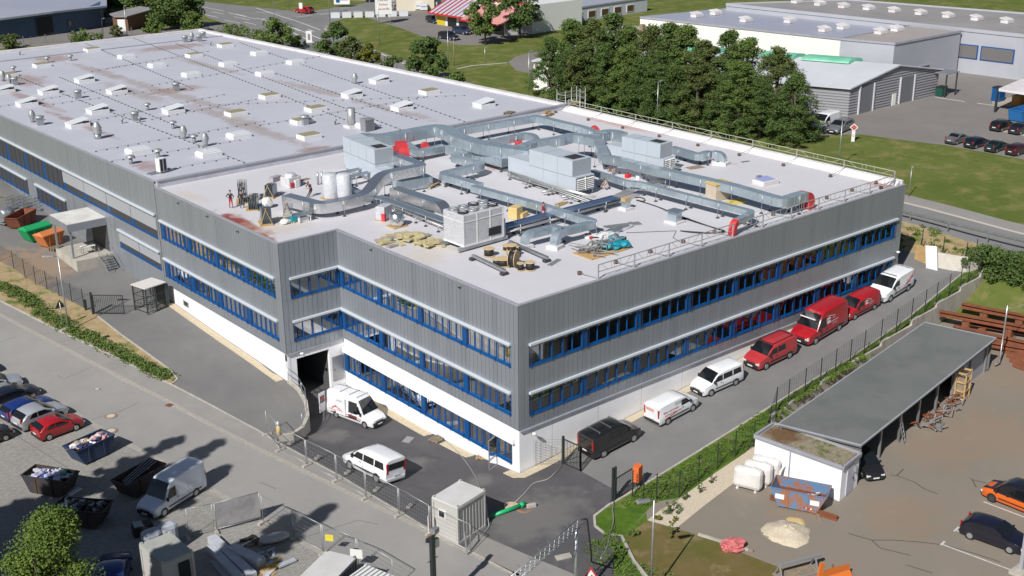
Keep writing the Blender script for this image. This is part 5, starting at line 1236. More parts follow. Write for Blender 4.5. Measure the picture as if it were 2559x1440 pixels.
v, sd = van('older white minibus with dark windows standing on the dark forecourt asphalt', PW_, L=4.75, H=1.93, half=.92, kind='bus', trim=mat('white_bumper', (.6,.6,.6), .6))
put(v, (944,1208), (874,1172), TFb, .92, 1)
# ----- bottom left car park
C1 = paint('dark_blue', (.012,.03,.16)); C2 = paint('silver', (.52,.54,.58), .4); C3 = paint('night_blue', (.012,.016,.028))
def P2(label, pr, prof, L, q0, q1, near, f=T1, half=.87, **k): v, sd = car(label, pr, prof, L, half, **k); put(v, q0, q1, f, half, near); return v
P2('small red hatchback nearest the blue waste skip', PR, HATCH, 3.9, (124,1101), (191,1076), -1)
P2('silver hatchback parked beside the small red car', C2, HATCH, 3.85, (81,1076), (150,1048), -1)
P2('dark blue estate car beside the silver hatchback', C1, EST, 4.55, (43,1055), (118,1024), -1)
P2('very dark blue estate parked beyond the blue estate', C3, EST, 4.6, (5,1022), (82,996), -1)
P2('light silver car at the left picture edge behind the dark estates', C2, SED, 4.4, (-45,990), (36,972), -1)
P2('black car at the left edge facing the lane, nearest the camera of its row', PBK, HATCH, 4.1, (-60,1130), (15,1102), -1)
P2('dark car roof at the left edge next to the street kerb', C3, HATCH, 4.1, (-95,960), (-22,938), -1)
# ----- lower yard right
P2('black hatchback on a marked bay at the right edge of the lower yard', paint('black_blue', (.010,.010,.022)), HATCH, 4.25, (2446,1323), (2544,1358), 1, T2)
v, sd = vehicle('van', 'orange and black van at the right edge of the lower yard', 'van', paint('orange', (.72,.13,.012)), [(2.4,.82,.72,.72),(2.28,.94,.84,.87),(1.85,.99,.93,.97),(1.45,1,.97,1.02),(1.0,1,.99,1.02),(.5,1,.99,1.02),(0,1,1,1.03),(-1,1,1,1.03),(-1.8,1,1,1.03),(-2.3,.985,.98,1.0),(-2.4,.95,.9,.92)], .94, .24, .1, (1.5,-1.45), .34, [], (1.42,1.06,.6,1.85), (-2.3,1.1,-2.3,1.7), rim=m_rimd, rearglass=False)
b, s2 = shell([(1.45,.985,1.04,1.05),(1.0,.985,1.04,1.5),(.55,.985,1.05,1.86),(0,.985,1.05,1.93),(-1.2,.985,1.05,1.94),(-2.0,.985,1.05,1.92),(-2.3,.96,1.05,1.82)], .94, .99, .12); o = b.obj('cabin', paint('black_top', (.012,.012,.02)), v); fixn(o)
for s in (1,-1):
    for P in ([(1.05,1.1),(.5,1.72),(-.05,1.75),(-.05,1.1)],[(-.15,1.1),(-.15,1.75),(-1.05,1.76),(-1.05,1.1)],[(-1.15,1.1),(-1.15,1.76),(-2.0,1.74),(-2.1,1.1)]): q = [(x, s*(s2(x,z)+.015), z) for x, z in P]; MB().quad(*(q if s < 0 else q[::-1])).obj('side_window', m_cglass, v)
b = MB(); b.quad((2.3,-.75,.90),(2.3,.75,.90),(1.5,.82,1.075),(1.5,-.82,1.075)); b.obj('black_bonnet', paint('black_top', (.012,.012,.02)), v)
put(v, (2573,1292), (2478,1254), T2, .94, 1)
v = P2('black car with white lettering parked nose out of the shed end', PBK, HATCH, 4.1, (2170,1158), (2192,1182), 1, T2)
for k in (0, 1): MB().box((1.0+.0*k,-.28+.5*k,.965),(.25,.34,.006), ry=R_(6)).obj('sticker', m_whl, v)
# ----- big white van on the pavers
v, sd = van('tall white delivery van standing in tree shade on the pavers by the skips', paint('cool_white', (.70,.73,.80)), L=5.6, H=2.55, half=1.0); put(v, (489,1240), (410,1290), T1, 1.0, 1)
# ----- background vehicles
P2('red car at the road junction by the grass edge', PR, HATCH, 4.2, (780,33), (753,31), -1)
v, sd = van('white minibus parked in front of the blue hall at the top left', PW_, L=6.0, H=2.6, half=1.0, kind='bus'); put(v, (84,92), (34,97), T1, 1.0, 1)
P2('dark car between blue hall and brown shed', C3, SED, 4.6, (268,42), (300,40), -1)
P2('dark car nearest the shop front left corner', C3, HATCH, 4.3, (1068,56), (1085,60), -1)
P2('dark blue estate, nearer of the two cars before the shop', C3, EST, 4.5, (1100,97), (1127,102), -1)
P2('dark blue hatchback parked beside the shop window', paint('mid_blue', (.02,.035,.08)), HATCH, 4.1, (1135,84), (1160,88), -1)
P2('dark car at the very top behind the wrapped stacks', C3, HATCH, 4.2, (925,6), (945,5), -1)
P2('light grey car beside the wrapped stacks at the top', C2, HATCH, 4.2, (985,28), (1000,24), -1)
v, sd = van('white van parked at the corner of the roller door hall', PW_, L=5.0, H=1.97); put(v, (2095,315), (2052,330), T1, .95, 1)
P2('grey estate car beside the white van and sign pylon', paint('grey', (.20,.21,.22), .3), EST, 4.6, (2133,322), (2094,338), 1)
for l, p, pr, q0, q1 in (('grey saloon at the left end of the front car row',SED,paint('grey2', (.16,.165,.18), .3),(2392,362),(2416,355)),('dark estate second from the left in the front car row',EST,C3,(2440,372),(2464,365)),('dark green saloon third in the front car row',SED,paint('dark_green2', (.012,.03,.03)),(2491,382),(2514,374)),('dark red car at the right end of the front car row',HATCH,paint('dark_red', (.05,.012,.016)),(2545,390),(2568,383)),
   ('black compact car beside the blue skip in the rear row',HATCH,PBK,(2502,330),(2527,322)),('black car right of the compact in the rear row',SED,C3,(2549,338),(2574,330))):
    v = P2(l, pr, p, 4.4, q0, q1, -1)
# ------------------------------------------------------------------ plant on the front roof
m_duct = mat('duct_steel', (.50,.58,.63), .27, metal=.6, col2=(.42,.50,.55), scale=1.2, spec=.6)
m_foil = mat('aluminium_foil', (.72,.73,.74), .22, metal=.9, bump=.35, bscale=5)
m_foot = mat('rubber_foot', (.05,.05,.052), .9)
m_ahu = layer(mat('unit_panel', (.47,.52,.57), .32, col2=(.44,.49,.54), scale=.5, spec=.6), (.5,.57,.6), 2, .6, .8, .3)
m_ahud = mat('unit_end', (.36,.39,.43), .4)
m_redd = mat('red_duct', (.62,.055,.06), .55, col2=(.5,.03,.035), scale=2)
m_pipe = mat('pipe_steel', (.45,.45,.44), .4, metal=.6)
m_tray = mat('cable_tray', (.36,.42,.47), .35, metal=.7)
m_film = mat('shrink_wrap', (.56,.57,.60), .3, col2=(.44,.45,.48), scale=2.5, bump=.4, bscale=5, stretch=(1,1,3))
RF = RZ
def rpt(px, py, dz=0): return up(px, py, RF+dz)
def sweep(b, pts, w, h, flange=0):
    pts = [Vector(p) for p in pts]; n = len(pts); rows = []
    for i, p in enumerate(pts):
        d0 = (p-pts[i-1]) if i else (pts[1]-p); d1 = (pts[i+1]-p) if i < n-1 else d0
        a, c = Vector((d0.x,d0.y)), Vector((d1.x,d1.y))
        if a.length < .02: a = c
        if c.length < .02: c = a
        a.normalize(); c.normalize(); m_ = (a+c); m_ = m_.normalized() if m_.length > .1 else a
        k = 1/max(.45, m_.dot(a)); nx = Vector((-m_.y, m_.x))*w/2*k
        rows += [(p.x+nx.x,p.y+nx.y,p.z-h),(p.x-nx.x,p.y-nx.y,p.z-h),(p.x-nx.x,p.y-nx.y,p.z),(p.x+nx.x,p.y+nx.y,p.z)]
    fs = [(4*i+k,4*i+(k+1)%4,4*i+4+(k+1)%4,4*i+4+k) for i in range(n-1) for k in range(4)]+[(3,2,1,0),(4*n-4,4*n-3,4*n-2,4*n-1)]
    b.add(rows, fs)
def legs(t, pts, w, h, base, step=3.2, m_=None, one=False):
    s = step*.4
    for a, c in zip(pts, pts[1:]):
        a, c = Vector(a), Vector(c); L = (c-a).length; d = (c-a).normalized(); n = Vector((-d.y, d.x, 0)).normalized() if abs(d.z) < .9 else Vector((1,0,0))
        while s < L:
            P = a+d*s; s += step
            if P.z-h-base < .15: continue
            for k in ((-1,1) if not one else (0,)):
                q = P+n*k*(w/2+.07); b = MB(); b.cyl((q.x,q.y,base+.02),(q.x,q.y,P.z+.04),.024,n=6); o = b.obj('support_leg', m_ or m_steel, t)
                b = MB(); b.cyl((q.x,q.y,base+.003),(q.x,q.y,base+.10),.17,.07,n=8); b.obj('foot', m_foot, o)
            b = MB(); b.bar(P-n*(w/2+.07)-Vector((0,0,h+.03)), P+n*(w/2+.07)-Vector((0,0,h+.03)), .045); b.obj('crossbar', m_steel, t)
        s -= L
def rounded(pts, r=.5, k=4):
    """round the plan corners of a 3D path"""
    P = [Vector(p) for p in pts]; out = [P[0]]
    for i in range(1, len(P)-1):
        a, c = (P[i-1]-P[i]), (P[i+1]-P[i]); rr = min(r, a.length*.45, c.length*.45); A, B = P[i]+a.normalized()*rr, P[i]+c.normalized()*rr
        for j in range(k+1): t = j/k; out.append(A*(1-t)**2+P[i]*2*t*(1-t)+B*t*t)
    out.append(P[-1]); return out
def duct(label, L, w, h, m_=None, step=3.2, r=.6, elbow=None, drop=None, base=RF, supports=True, group=None):
    """L: (px, py, top height above the roof)"""
    t = thing('air_duct', label, 'duct', (0,0,0), group=group)
    P = [rpt(x, y, z) for x, y, z in L]; Q = rounded(P, r); b = MB(); sweep(b, Q, w, h); o = b.obj('duct', m_ or m_duct, t)
    tot = 0
    fl = MB(); acc = .8
    for a, c in zip(Q, Q[1:]):
        L_ = (c-a).length; d = (c-a).normalized()
        while acc < L_:
            p = a+d*acc; acc += 1.45; dd = d*.018; sweep(fl, [p-dd+Vector((0,0,.02)), p+dd+Vector((0,0,.02))], w+.05, h+.04)
        acc -= L_
    if fl.v and m_ is None: fl.obj('flange', mat('flange_steel', (.42,.45,.47), .4, metal=.6), t)
    if supports: legs(t, P, w, h, base, step)
    return t, P
def elbow_down(t, P, d, w, h, zb, m_, name='elbow', plinth=True):
    """bend at point P (top centre) heading d, turning down to the roof"""
    P = Vector(P); d = Vector((d[0], d[1], 0)).normalized(); n = Vector((-d.y, d.x, 0)); rows = []; b = MB(); K = 6
    R1 = h+.25
    for i in range(K+1):
        a = math.pi/2*i/K; o = P+d*(math.sin(a)*R1)-Vector((0,0,R1*(1-math.cos(a)))); q = P+d*(math.sin(a)*.25)-Vector((0,0,R1-.25*math.cos(a)))
        rows += [o+n*w/2, o-n*w/2, q-n*w/2, q+n*w/2]
    o, q = P+d*R1, P+d*.25; rows += [Vector((o.x,o.y,zb))+n*w/2, Vector((o.x,o.y,zb))-n*w/2, Vector((q.x,q.y,zb))-n*w/2, Vector((q.x,q.y,zb))+n*w/2]
    m = K+2; b.add([tuple(v) for v in rows], [(4*i+k,4*i+4+k,4*i+4+(k+1)%4,4*i+(k+1)%4) for i in range(m-1) for k in range(4)]+[(0,1,2,3),(4*m-1,4*m-2,4*m-3,4*m-4)]); o_ = b.obj(name, m_, t); fixn(o_)
    if plinth: c = P+d*(.25+h/2); MB().box((c.x,c.y,RF+.14),(w+.35,w+.35,.28),rz=math.atan2(d.y,d.x)).obj('plinth', m_upst, t)
# long ducts on the right
t, P = duct('long galvanised duct running to the big red elbow near the far right roof corner', [(1511,388,1.6),(1547,394,1.6),(1640,418,1.55),(1700,431,1.55),(1833,461,1.55),(1955,496,1.5),(2010,479,1.5)], .85, .68)
d = (P[-1]-P[-2]); elbow_down(t, P[-1], d, .85, .68, RF+.1, m_redd, 'red_elbow', False)
t, P = duct('slender galvanised duct ending in a red elbow at the driveway roof edge', [(1481,424,1.2),(1568,452,1.2),(1602,455,1.2),(1745,492,1.2),(1884,527,1.2),(1840,548,1.2)], .5, .45)
elbow_down(t, P[-1], P[-1]-P[-2], .5, .45, RF+.1, m_redd, 'red_elbow', False)
t, P = duct('galvanised duct passing the worker and turning back near the metal scrap pile', [(1182,463,1.2),(1363,512,1.2),(1489,551,1.2),(1408,571,1.2),(1383,563,1.2),(1325,577,1.2)], .62, .52)
elbow_down(t, P[-1], P[-1]-P[-2], .55, .45, RF+.2, m_duct); t, P = duct('short stub duct with rounded elbow on a white plinth before the scrap pile', [(1410,570,1.2),(1396,577,1.2)], .6, .5, supports=False)
elbow_down(t, P[-1], P[-1]-P[-2], .6, .5, RF+.2, m_duct)
duct('low u shaped galvanised duct left of the middle ventilation unit', [(1178,377,1.2),(1131,387,1.2),(1206,407,1.2),(1103,431,1.2),(1200,459,1.2)], .75, .6)
duct('wide trunk duct from the left ventilation unit to the middle one', [(897,336,1.9),(950,339,1.9),(1092,313,2.0),(1118,320,2.1),(1150,340,2.2),(1205,357,2.2),(1268,366,2.2),(1328,374,2.1)], 1.35, .95, r=.9)
duct('duct below the trunk duct feeding the lower box of the middle unit', [(1120,362,1.3),(1180,372,1.3),(1264,395,1.3)], 1.0, .8)
t, P = duct('side branch duct with down bend behind the middle ventilation unit', [(1205,355,1.7),(1240,348,1.5),(1312,332,1.5),(1330,336,1.5)], .7, .6); elbow_down(t, P[-1], P[-1]-P[-2], .7, .6, RF+.2, m_duct)
duct('tall blue grey duct linking the middle unit with the stepped duct', [(1290,368,2.1),(1337,352,2.2),(1400,342,2.4),(1430,334,2.4),(1462,338,2.4),(1495,346,2.3),(1511,386,1.6)], .95, .75, r=.4)
duct('upper loop duct nearest the roof step and far guard rail', [(1128,325,1.6),(1200,312,1.5),(1340,289,1.4),(1352,291,1.4),(1400,303,1.4),(1457,316,1.4),(1494,330,1.6)], .8, .62)
duct('curved duct between the stepped duct and the far ventilation unit', [(1478,340,2.2),(1518,326,2.0),(1540,327,2.0),(1560,334,1.9)], 1.05, .85, r=.9)
t, P = duct('short duct with two down bends right of the far ventilation unit', [(1680,366,1.15),(1746,385,1.15),(1768,378,1.15),(1778,379,1.15)], .7, .6); elbow_down(t, P[-1], P[-1]-P[-2]+Vector((.4,-.1,0)), .6, .5, RF+.2, m_duct)
t, P = duct('stub bend on a white plinth beside the far right pair of bends', [(1782,377,1.15),(1796,379,1.15)], .6, .5, supports=False); elbow_down(t, P[-1], P[-1]-P[-2], .6, .5, RF+.2, m_duct)
duct('low duct passing behind the red bend near the left unit', [(1010,352,1.0),(1042,376,1.0),(1110,362,1.0)], .8, .6)
t, P = duct('foil wrapped duct leaving the left unit, sloping down to the pallet area', [(948,370,2.2),(1012,394,2.2),(1058,411,2.2),(1000,421,2.2),(952,432,2.2),(913,483,1.35),(850,499,1.25),(800,508,1.25),(715,486,1.25)], .95, .8, m_=m_foil, r=.9)
t, P = duct('foil wrapped duct with rounded end bend left of the wrapped chiller', [(985,468,1.15),(1058,491,1.15),(1096,503,1.15)], 1.0, .75, m_=m_foil); elbow_down(t, P[-1], P[-1]-P[-2], 1.0, .75, RF+.25, m_foil)
t = thing('duct_box', 'stacked greenish sheet metal duct pieces beneath the foil duct', 'duct', rpt(1032,471,0), R_(-8)); MB().box((0,0,.55),(3.0,1.6,.9)).obj('lower_piece', m_duct, t); MB().box((-.5,.2,1.25),(2.2,1.2,.5)).obj('upper_piece', m_duct, t)
t, P = duct('red right angle duct bend beside the left ventilation unit', [(998,352,2.6),(1004,358,2.6)], .9, .75, m_=m_redd, supports=False); elbow_down(t, P[-1], P[-1]-P[-2], .9, .75, RF+1.0, m_redd, 'red_elbow', False); b = MB(); q = rpt(990,366,2.0); b.box(q-Vector((0,0,.4)), (.9,.8,.8)); b.obj('red_piece', m_redd, t)
for q, l in (((1062,358),'small red duct cap behind the left red bend'),((1298,354),'small red duct cap between tall duct and side branch'),((1487,317),'red duct cap near the far roof edge, left of the curved duct')):
    P = rpt(*q, 1.0); t = thing('roof_cowl', l, 'duct', P, R_(-30)); b = MB(); b.cyl((0,-.35,-.35),(0,.35,-.35),.42,n=14); b.box((0,0,-.6),(.8,.68,.5)); b.obj('bend', m_redd, t)
# ventilation units
def unit(label, A, B, wd, z0, z1, ext=0, extz=1.4, louvre=True, hatch=True):
    """A: left end, B: louvred end of the front face along its lower edge (world xy); wd depth towards the back"""
    A, B = Vector(A), Vector(B); d = (B-A).normalized(); n = Vector((-d.y, d.x)); L = (B-A).length; rz = math.atan2(d.y, d.x)
    t = thing('ventilation_unit', label, 'ventilation unit', (A.x, A.y, RF), rz, 'big ventilation units')
    zm = z0+(z1-z0)*.48; g = .006
    nP = max(2, round(L/1.6)); s = L/nP
    for (a, c, nm) in ((z0, zm, 'lower_casing'), (zm, z1, 'upper_casing')):
        b = MB(); 
        b.b2((0,0,a),(L,wd,c-.02)); b.obj(nm, m_ahu, t, bevel=.02)
    b = MB()
    for i in range(1, nP):
        b.b2((i*s-.012,-.012,z0+.05),(i*s+.012,wd+.0,z1-.04)); b.b2((i*s-.02,.02,z1-.03),(i*s+.02,wd-.02,z1+.0))
    b.b2((0,-.01,zm-.03),(L,0,zm)); b.obj('panel_joint', mat('panel_joint', (.30,.35,.38), .5), t)
    if ext: MB().b2((-ext,.1,z0),(-.01,wd-.1,z0+extz)).obj('side_box', m_ahu, t, bevel=.02)
    b = MB(); b.b2((L-.005,.02,zm+.02),(L+.02,wd-.02,z1-.05)); b.obj('end_panel', m_ahud, t)
    if louvre:
        b = MB(); b.b2((L,.02,z0),(L+.42,wd-.02,zm)); o = b.obj('louvre_housing', m_ahu, t)
        b = MB(); b.b2((L+.421,.12,z0+.12),(L+.43,wd-.12,zm-.1)); b.obj('louvre_opening', m_dark, o); b = MB(); k = z0+.2
        while k < zm-.12: b.add([(L+.42,.12,k+.10),(L+.42,wd-.12,k+.10),(L+.52,wd-.12,k),(L+.52,.12,k)],[(0,1,2,3)]); k += .16
        b.b2((L+.42,wd/2-.03,z0+.1),(L+.54,wd/2+.03,zm-.1)); b.obj('louvre_blades', m_lampw, o)
    if hatch: b = MB(); b.b2((L-1.5,.4,z1-.015),(L-.3,wd-.4,z1+.012)); b.obj('roof_opening', m_dark, t)
    b = MB(); b.b2((-ext,.05,.12),(L+.3,.15,z0-.003)); b.b2((-ext,wd-.15,.12),(L+.3,wd-.05,z0-.003)); b.obj('base_frame', m_steel, t)
    return t
def xy(px, py, z): v = up(px, py, RF+z); return (v.x, v.y)
# top plane corners read at z1
a_, c_, e_ = Vector(xy(1322,373,3.1)), Vector(xy(1430,402,3.1)), Vector(xy(1477,391,3.1))
unit('middle ventilation unit, largest one, with louvred end beside the metal ducts', a_, c_, (e_-c_).length, .45, 3.1, ext=2.9, extz=1.45)
a_, c_, e_ = Vector(xy(1554,341,2.9)), Vector(xy(1650,361,2.9)), Vector(xy(1681,353,2.9))
unit('right ventilation unit nearest the far guard rail with bright sun glint', a_, c_, (e_-c_).length, .45, 2.9, ext=1.9, extz=1.4)
a_, c_, e_ = Vector(xy(856,341,3.0)), Vector(xy(935,374,3.0)), Vector(xy(978,365,3.0))
unit('left ventilation unit nearest the roof step', a_, c_, (e_-c_).length, .45, 3.0, louvre=False)
a_, c_ = Vector(xy(868,388,1.5)), Vector(xy(962,424,1.5)); t = thing('duct_box', 'long low casing in front of the left ventilation unit', 'ventilation unit', (c_.x,c_.y,RF), math.atan2((c_-a_).y,(c_-a_).x)); MB().b2((-6.4,-.3,.4),(0,1.0,1.4)).obj('casing', m_ahu, t, bevel=.02); MB().b2((-6.3,-.2,.1),(-.1,.9,.4)).obj('base_frame', m_steel, t)
P = rpt(919,334,0); t = thing('vent_box', 'tall dark grey vent box with grille standing at the roof step', 'vent', (P.x,P.y,RF), R_(0)); b = MB(); b.box((0,0,.75),(1.1,.9,1.5)); b.obj('casing', m_alu, t); b = MB(); b.box((0,0,1.53),(1.2,1.0,.08)); b.obj('lid', m_gal2, t); b = MB()
for k in range(8): b.box((0,-.46,.2+k*.16),(.9,.04,.05))
b.obj('grille', mat('dark_grille', (.14,.13,.13), .5), t)
# pipe runs and trays
def run(label, L, n, gap, r, m_=None, step=3.0, name='pipe_run', cat='pipes', tray=False):
    t = thing(name, label, cat, (0,0,0)); P = [rpt(*q) for q in L]
    if tray:
        b = MB(); sweep(b, P, gap*n, .03); 
        for s in (-1, 1):
            Q = []
            for i, p in enumerate(P):
                d = (P[min(i+1,len(P)-1)]-P[max(i-1,0)]).normalized(); nn = Vector((-d.y,d.x,0)).normalized(); Q.append(p+nn*s*gap*n/2+Vector((0,0,.05)))
            sweep(b, Q, .03, .12)
        b.obj('tray', m_ or m_tray, t)
    else:
        for k in range(n):
            Q = []
            for i, p in enumerate(P):
                d = (P[min(i+1,len(P)-1)]-P[max(i-1,0)]).normalized(); nn = Vector((-d.y,d.x,0)).normalized(); Q.append(p+nn*(k-(n-1)/2)*gap)
            MB().tube(Q, r, 6).obj('pipe', m_ or m_pipe, t)
    legs(t, [p-Vector((0,0,0)) for p in P], n*gap, r*2, RF, step, m_steel)
    return t
run('wide blue topped cable tray between the foil ducts and the chiller', [(942,490,.8),(1118,553,.8)], 3, .27, .05, tray=True, name='cable_tray', cat='cable tray')
run('two pipes on stands below the wide cable tray', [(975,512,.45),(1112,566,.45)], 2, .3, .06)
run('upper short cable tray pointing at the left unit', [(826,437,.9),(920,417,.9)], 2, .22, .05, tray=True, name='cable_tray', cat='cable tray')
run('lower short cable tray parallel to the upper one by the left unit', [(857,446,.9),(945,424,.9)], 2, .22, .05, tray=True, name='cable_tray', cat='cable tray')
run('dark cable tray passing behind the wrapped cylinders', [(862,462,.6),(920,490,.6)], 2, .28, .05, tray=True, name='cable_tray', cat='cable tray')
run('blue cable tray running from the chiller past the worker', [(1259,566,.75),(1345,543,.75),(1420,524,.75),(1540,492,.75)], 3, .3, .05, m_=mat('blue_tray', (.17,.24,.38), .3, metal=.7), tray=True, name='cable_tray', cat='cable tray')
run('bundle of steel pipes beside the blue cable tray', [(1262,579,.5),(1348,556,.5),(1440,531,.5),(1560,496,.5)], 4, .17, .055)
run('bundle of pipes crossing under the slender duct', [(1530,497,.6),(1590,470,.6),(1662,446,.6)], 5, .2, .05)
run('long pair of pipes in front of the middle ventilation unit', [(1262,424,.6),(1360,460,.6),(1486,493,.6)], 3, .16, .05)
run('dark pipe rack on stands in front of the middle unit', [(1300,447,.5),(1360,464,.5),(1470,503,.5)], 2, .35, .05, m_=m_gal2)
run('white edged rail running beside the duct past the chiller', [(1118,440,.5),(1180,470,.5),(1300,508,.5),(1348,524,.5)], 2, .22, .05, m_=m_steel)
run('pipes behind the stepped duct leading to the far unit', [(1513,378,1.1),(1600,398,1.0),(1700,420,.7)], 3, .18, .05)
run('thin pipes left of the chiller on low stands', [(1355,480,.35),(1395,473,.35)], 1, .2, .11); run('second short silver pipe stub before the middle unit', [(1404,493,.35),(1446,484,.35)], 1, .2, .11)
for q0, q1, l in (((1272,604),(1369,646),'long steel channel beam right of the cable drums'),((1180,639),(1262,678),'long steel channel beam left of the cable drums')):
    a, c = rpt(*q0,.3), rpt(*q1,.3); t = thing('steel_beam', l, 'beam', (0,0,0)); b = MB(); b.bar(a,c,.16,.16); b.bar(a+Vector((.16,.1,0)),c+Vector((.16,.1,0)),.05,.16); b.obj('beam', m_steel, t)
    for p in (a.lerp(c,.03), a.lerp(c,.97)): MB().box((p.x,p.y,RF+.1),(.5,.35,.2)).obj('foot', m_foot, t)
# chiller
A, Bc, Cc = rpt(1118,596,.45), rpt(1160,617,.45), rpt(1258,590,.45)
rz = math.atan2((Cc-Bc).y, (Cc-Bc).x); t = thing('chiller', 'large film wrapped chiller with round fans on top, standing on steel beams', 'chiller', (Bc.x,Bc.y,RF), rz)
L_, W_ = (Cc-Bc).length, (A-Bc).length; Hc = 2.3
b = MB(); b.b2((0,0,.45),(L_,W_,.45+Hc)); b.obj('casing', m_film, t, bevel=.06); b = MB()
for k in range(4):
    b.b2((k*L_/3-.05,-.025,.4),(k*L_/3+.05,.0,.45+Hc)); 
b.b2((0,-.03,.4),(L_,0,.52)); b.b2((0,-.03,Hc-.1),(L_,0,Hc-.06)); b.b2((-.03,0,Hc-.1),(0,W_,Hc-.06)); b.b2((-.03,0,.4),(0,W_,.52)); b.obj('frame_lines', m_lampw, t)
for i in range(4):
    for j in range(2):
        x, y = L_*(.125+.25*i), W_*(.27+.46*j); b = MB(); b.cyl((x,y,.45+Hc),(x,y,.45+Hc+.12),.40,n=18); f = b.obj('fan', m_alu if (i+j)%3 else m_trim, t); b = MB(); b.cyl((x,y,.45+Hc+.12),(x,y,.45+Hc+.16),.13,n=10)
        for a in range(4): b.bar((x,y,.45+Hc+.14),(x+.36*math.cos(a*1.57),y+.36*math.sin(a*1.57),.45+Hc+.14),.07,.02)
        b.obj('fan_blades', m_film, f)
b = MB(); b.b2((-.4,.1,.12),(L_+.5,.3,.4)); b.obj('base_beam', m_steel, t); b = MB(); b.b2((-.4,W_-.3,.12),(L_+.5,W_-.1,.4)); b.obj('base_beam', m_steel, t); MB().b2((L_*.62,-.04,.75),(L_*.93,-.02,1.35)).obj('opening', m_dark, t)
MB().b2((L_+.02,.1,.3),(L_+.3,.5,1.7)).obj('loose_film', m_film, t)
# wrapped cylinders
for q, l in (((827,497),'left tall white film wrapped cylinder beside the foil duct'),((862,497),'right tall white film wrapped cylinder beside the foil duct')):
    P = rpt(*q); t = thing('wrapped_tank', l, 'tank', (P.x,P.y,RF), group='film wrapped tanks'); MB().lathe((0,0,.1),[(.58,0),(.62,.1),(.62,1.95),(.5,2.05),(.0,2.08)],12).obj('tank', mat('white_film', (.62,.64,.67), .3, col2=(.5,.51,.54), scale=3, bump=.4, bscale=6), t); MB().box((0,0,.05),(1.3,1.2,.1)).obj('pallet_base', m_wood, t)
P = rpt(795,462); 
for k, l in ((0,'left thin steel riser pipe by the wrapped cylinders'),(.35,'right thin steel riser pipe by the wrapped cylinders')): o = MB().cyl((P.x+k,P.y-k*.3,RF),(P.x+k,P.y-k*.3,RF+1.1),.09,n=8).obj('riser_pipe', m_steel, None); tag(o, l, 'pipe')
# sheet metal racks on A frames
def rack(px, py, label, rz, n=8, w=1.1, h=1.15):
    P = rpt(px, py); t = thing('panel_rack', label, 'panel rack', (P.x,P.y,RF), rz, 'wooden racks with duct panels')
    MB().box((0,0,.06),(1.3,1.0,.12)).obj('pallet_base', m_wood, t)
    for x in (-.5,.5): b = MB(); b.bar((x,-.45,.1),(x,.05,h+.2),.05); b.bar((x,.45,.1),(x,-.05,h+.2),.05); b.obj('a_frame', m_wood, t)
    for k in range(n): y = -.42+k*.8/n; b = MB(); b.bar((-w/2,y,.14+h/2+.0),(w/2,y,.14+h/2),.03,h); b.obj('panel', mat('panel_sheet', (.22,.28,.33), .3, metal=.6), t)
rack(606,505,'rack of large metal panels in front of which two workers stand', R_(60), 6, 1.5, 1.6)
rack(632,523,'low rack with blue grey panels between the workers and stained corner', R_(55), 6, 1.3, 1.0)
rack(676,492,'rack of metal panels behind the workers, strapped upright', R_(40), 6, 1.0, .95)
rack(664,560,'steep rack of dark panels on a pale wooden pallet nearest the inner roof corner', R_(70), 9, .9, 1.2)
rack(720,553,'dark panel rack beside the end of the foil duct', R_(60), 9, .9, 1.2)
def pile(px, py, label, n, sz, m_, name='debris_pile', cat='debris', spread=1.2, seed=1, mats=None, h=.5, base=RF, loc=None):
    P = loc or rpt(px, py); t = thing(name, label, cat, tuple(P) if loc else (P.x,P.y,base)); rnd = random.Random(seed)
    ms = mats or [m_]
    for i in range(n):
        a = rnd.uniform(0, 6.28); r = spread*math.sqrt(rnd.random()); z = h*(1-r/spread)*rnd.random()+sz[2]/2
        b = MB(); b.box((r*math.cos(a),r*math.sin(a)*.7,z),(sz[0]*rnd.uniform(.6,1.3),sz[1]*rnd.uniform(.6,1.3),sz[2]*rnd.uniform(.7,1.3)), rz=rnd.uniform(-.5,.5)+(0 if rnd.random() < .7 else 1.4), rx=rnd.uniform(-.15,.15), ry=rnd.uniform(-.15,.15)); b.obj('piece', rnd.choice(ms), t)
    return t
m_minw = mat('mineral_wool', (.52,.45,.25), .95, col2=(.43,.37,.20), scale=4, bump=.4)
pile(1010,600,'scattered heap of yellowish insulation slabs left of the chiller', 30, (1.0,.5,.12), m_minw, 'insulation_pile', 'insulation', 1.9, 3, [m_minw, m_minw, mat('grey_sheet',(.34,.31,.26),.8)])
pile(1078,612,'smaller insulation slab heap next to the chiller base', 16, (.8,.4,.12), m_minw, 'insulation_pile', 'insulation', 1.4, 6)
m_teal = mat('teal_sheet', (.01,.30,.38), .5, col2=(.01,.2,.27), scale=3)
t = thing('scrap_pile', 'large tangled pile of metal profiles with teal sheeting near the roof edge', 'scrap', (rpt(1505,628).x, rpt(1505,628).y, RF)); rnd = random.Random(8)
for i in range(46):
    a = Vector((rnd.uniform(-2.0,.7), rnd.uniform(-1.1,1.1), rnd.uniform(.05,.65))); an = rnd.gauss(.2,.7); L_ = rnd.uniform(.8,1.9); b = MB(); b.bar(a, a+Vector((math.cos(an)*L_, math.sin(an)*L_, rnd.uniform(-.15,.15))), .07, .05); b.obj('profile', m_pipe if i%3 else m_gal2, t)
for i in range(7): b = MB(); b.blob((rnd.uniform(.2,2.0), rnd.uniform(-.8,.9), .35),(.45,.35,.25), i, k=.35); b.obj('teal_sheet', m_teal, t)
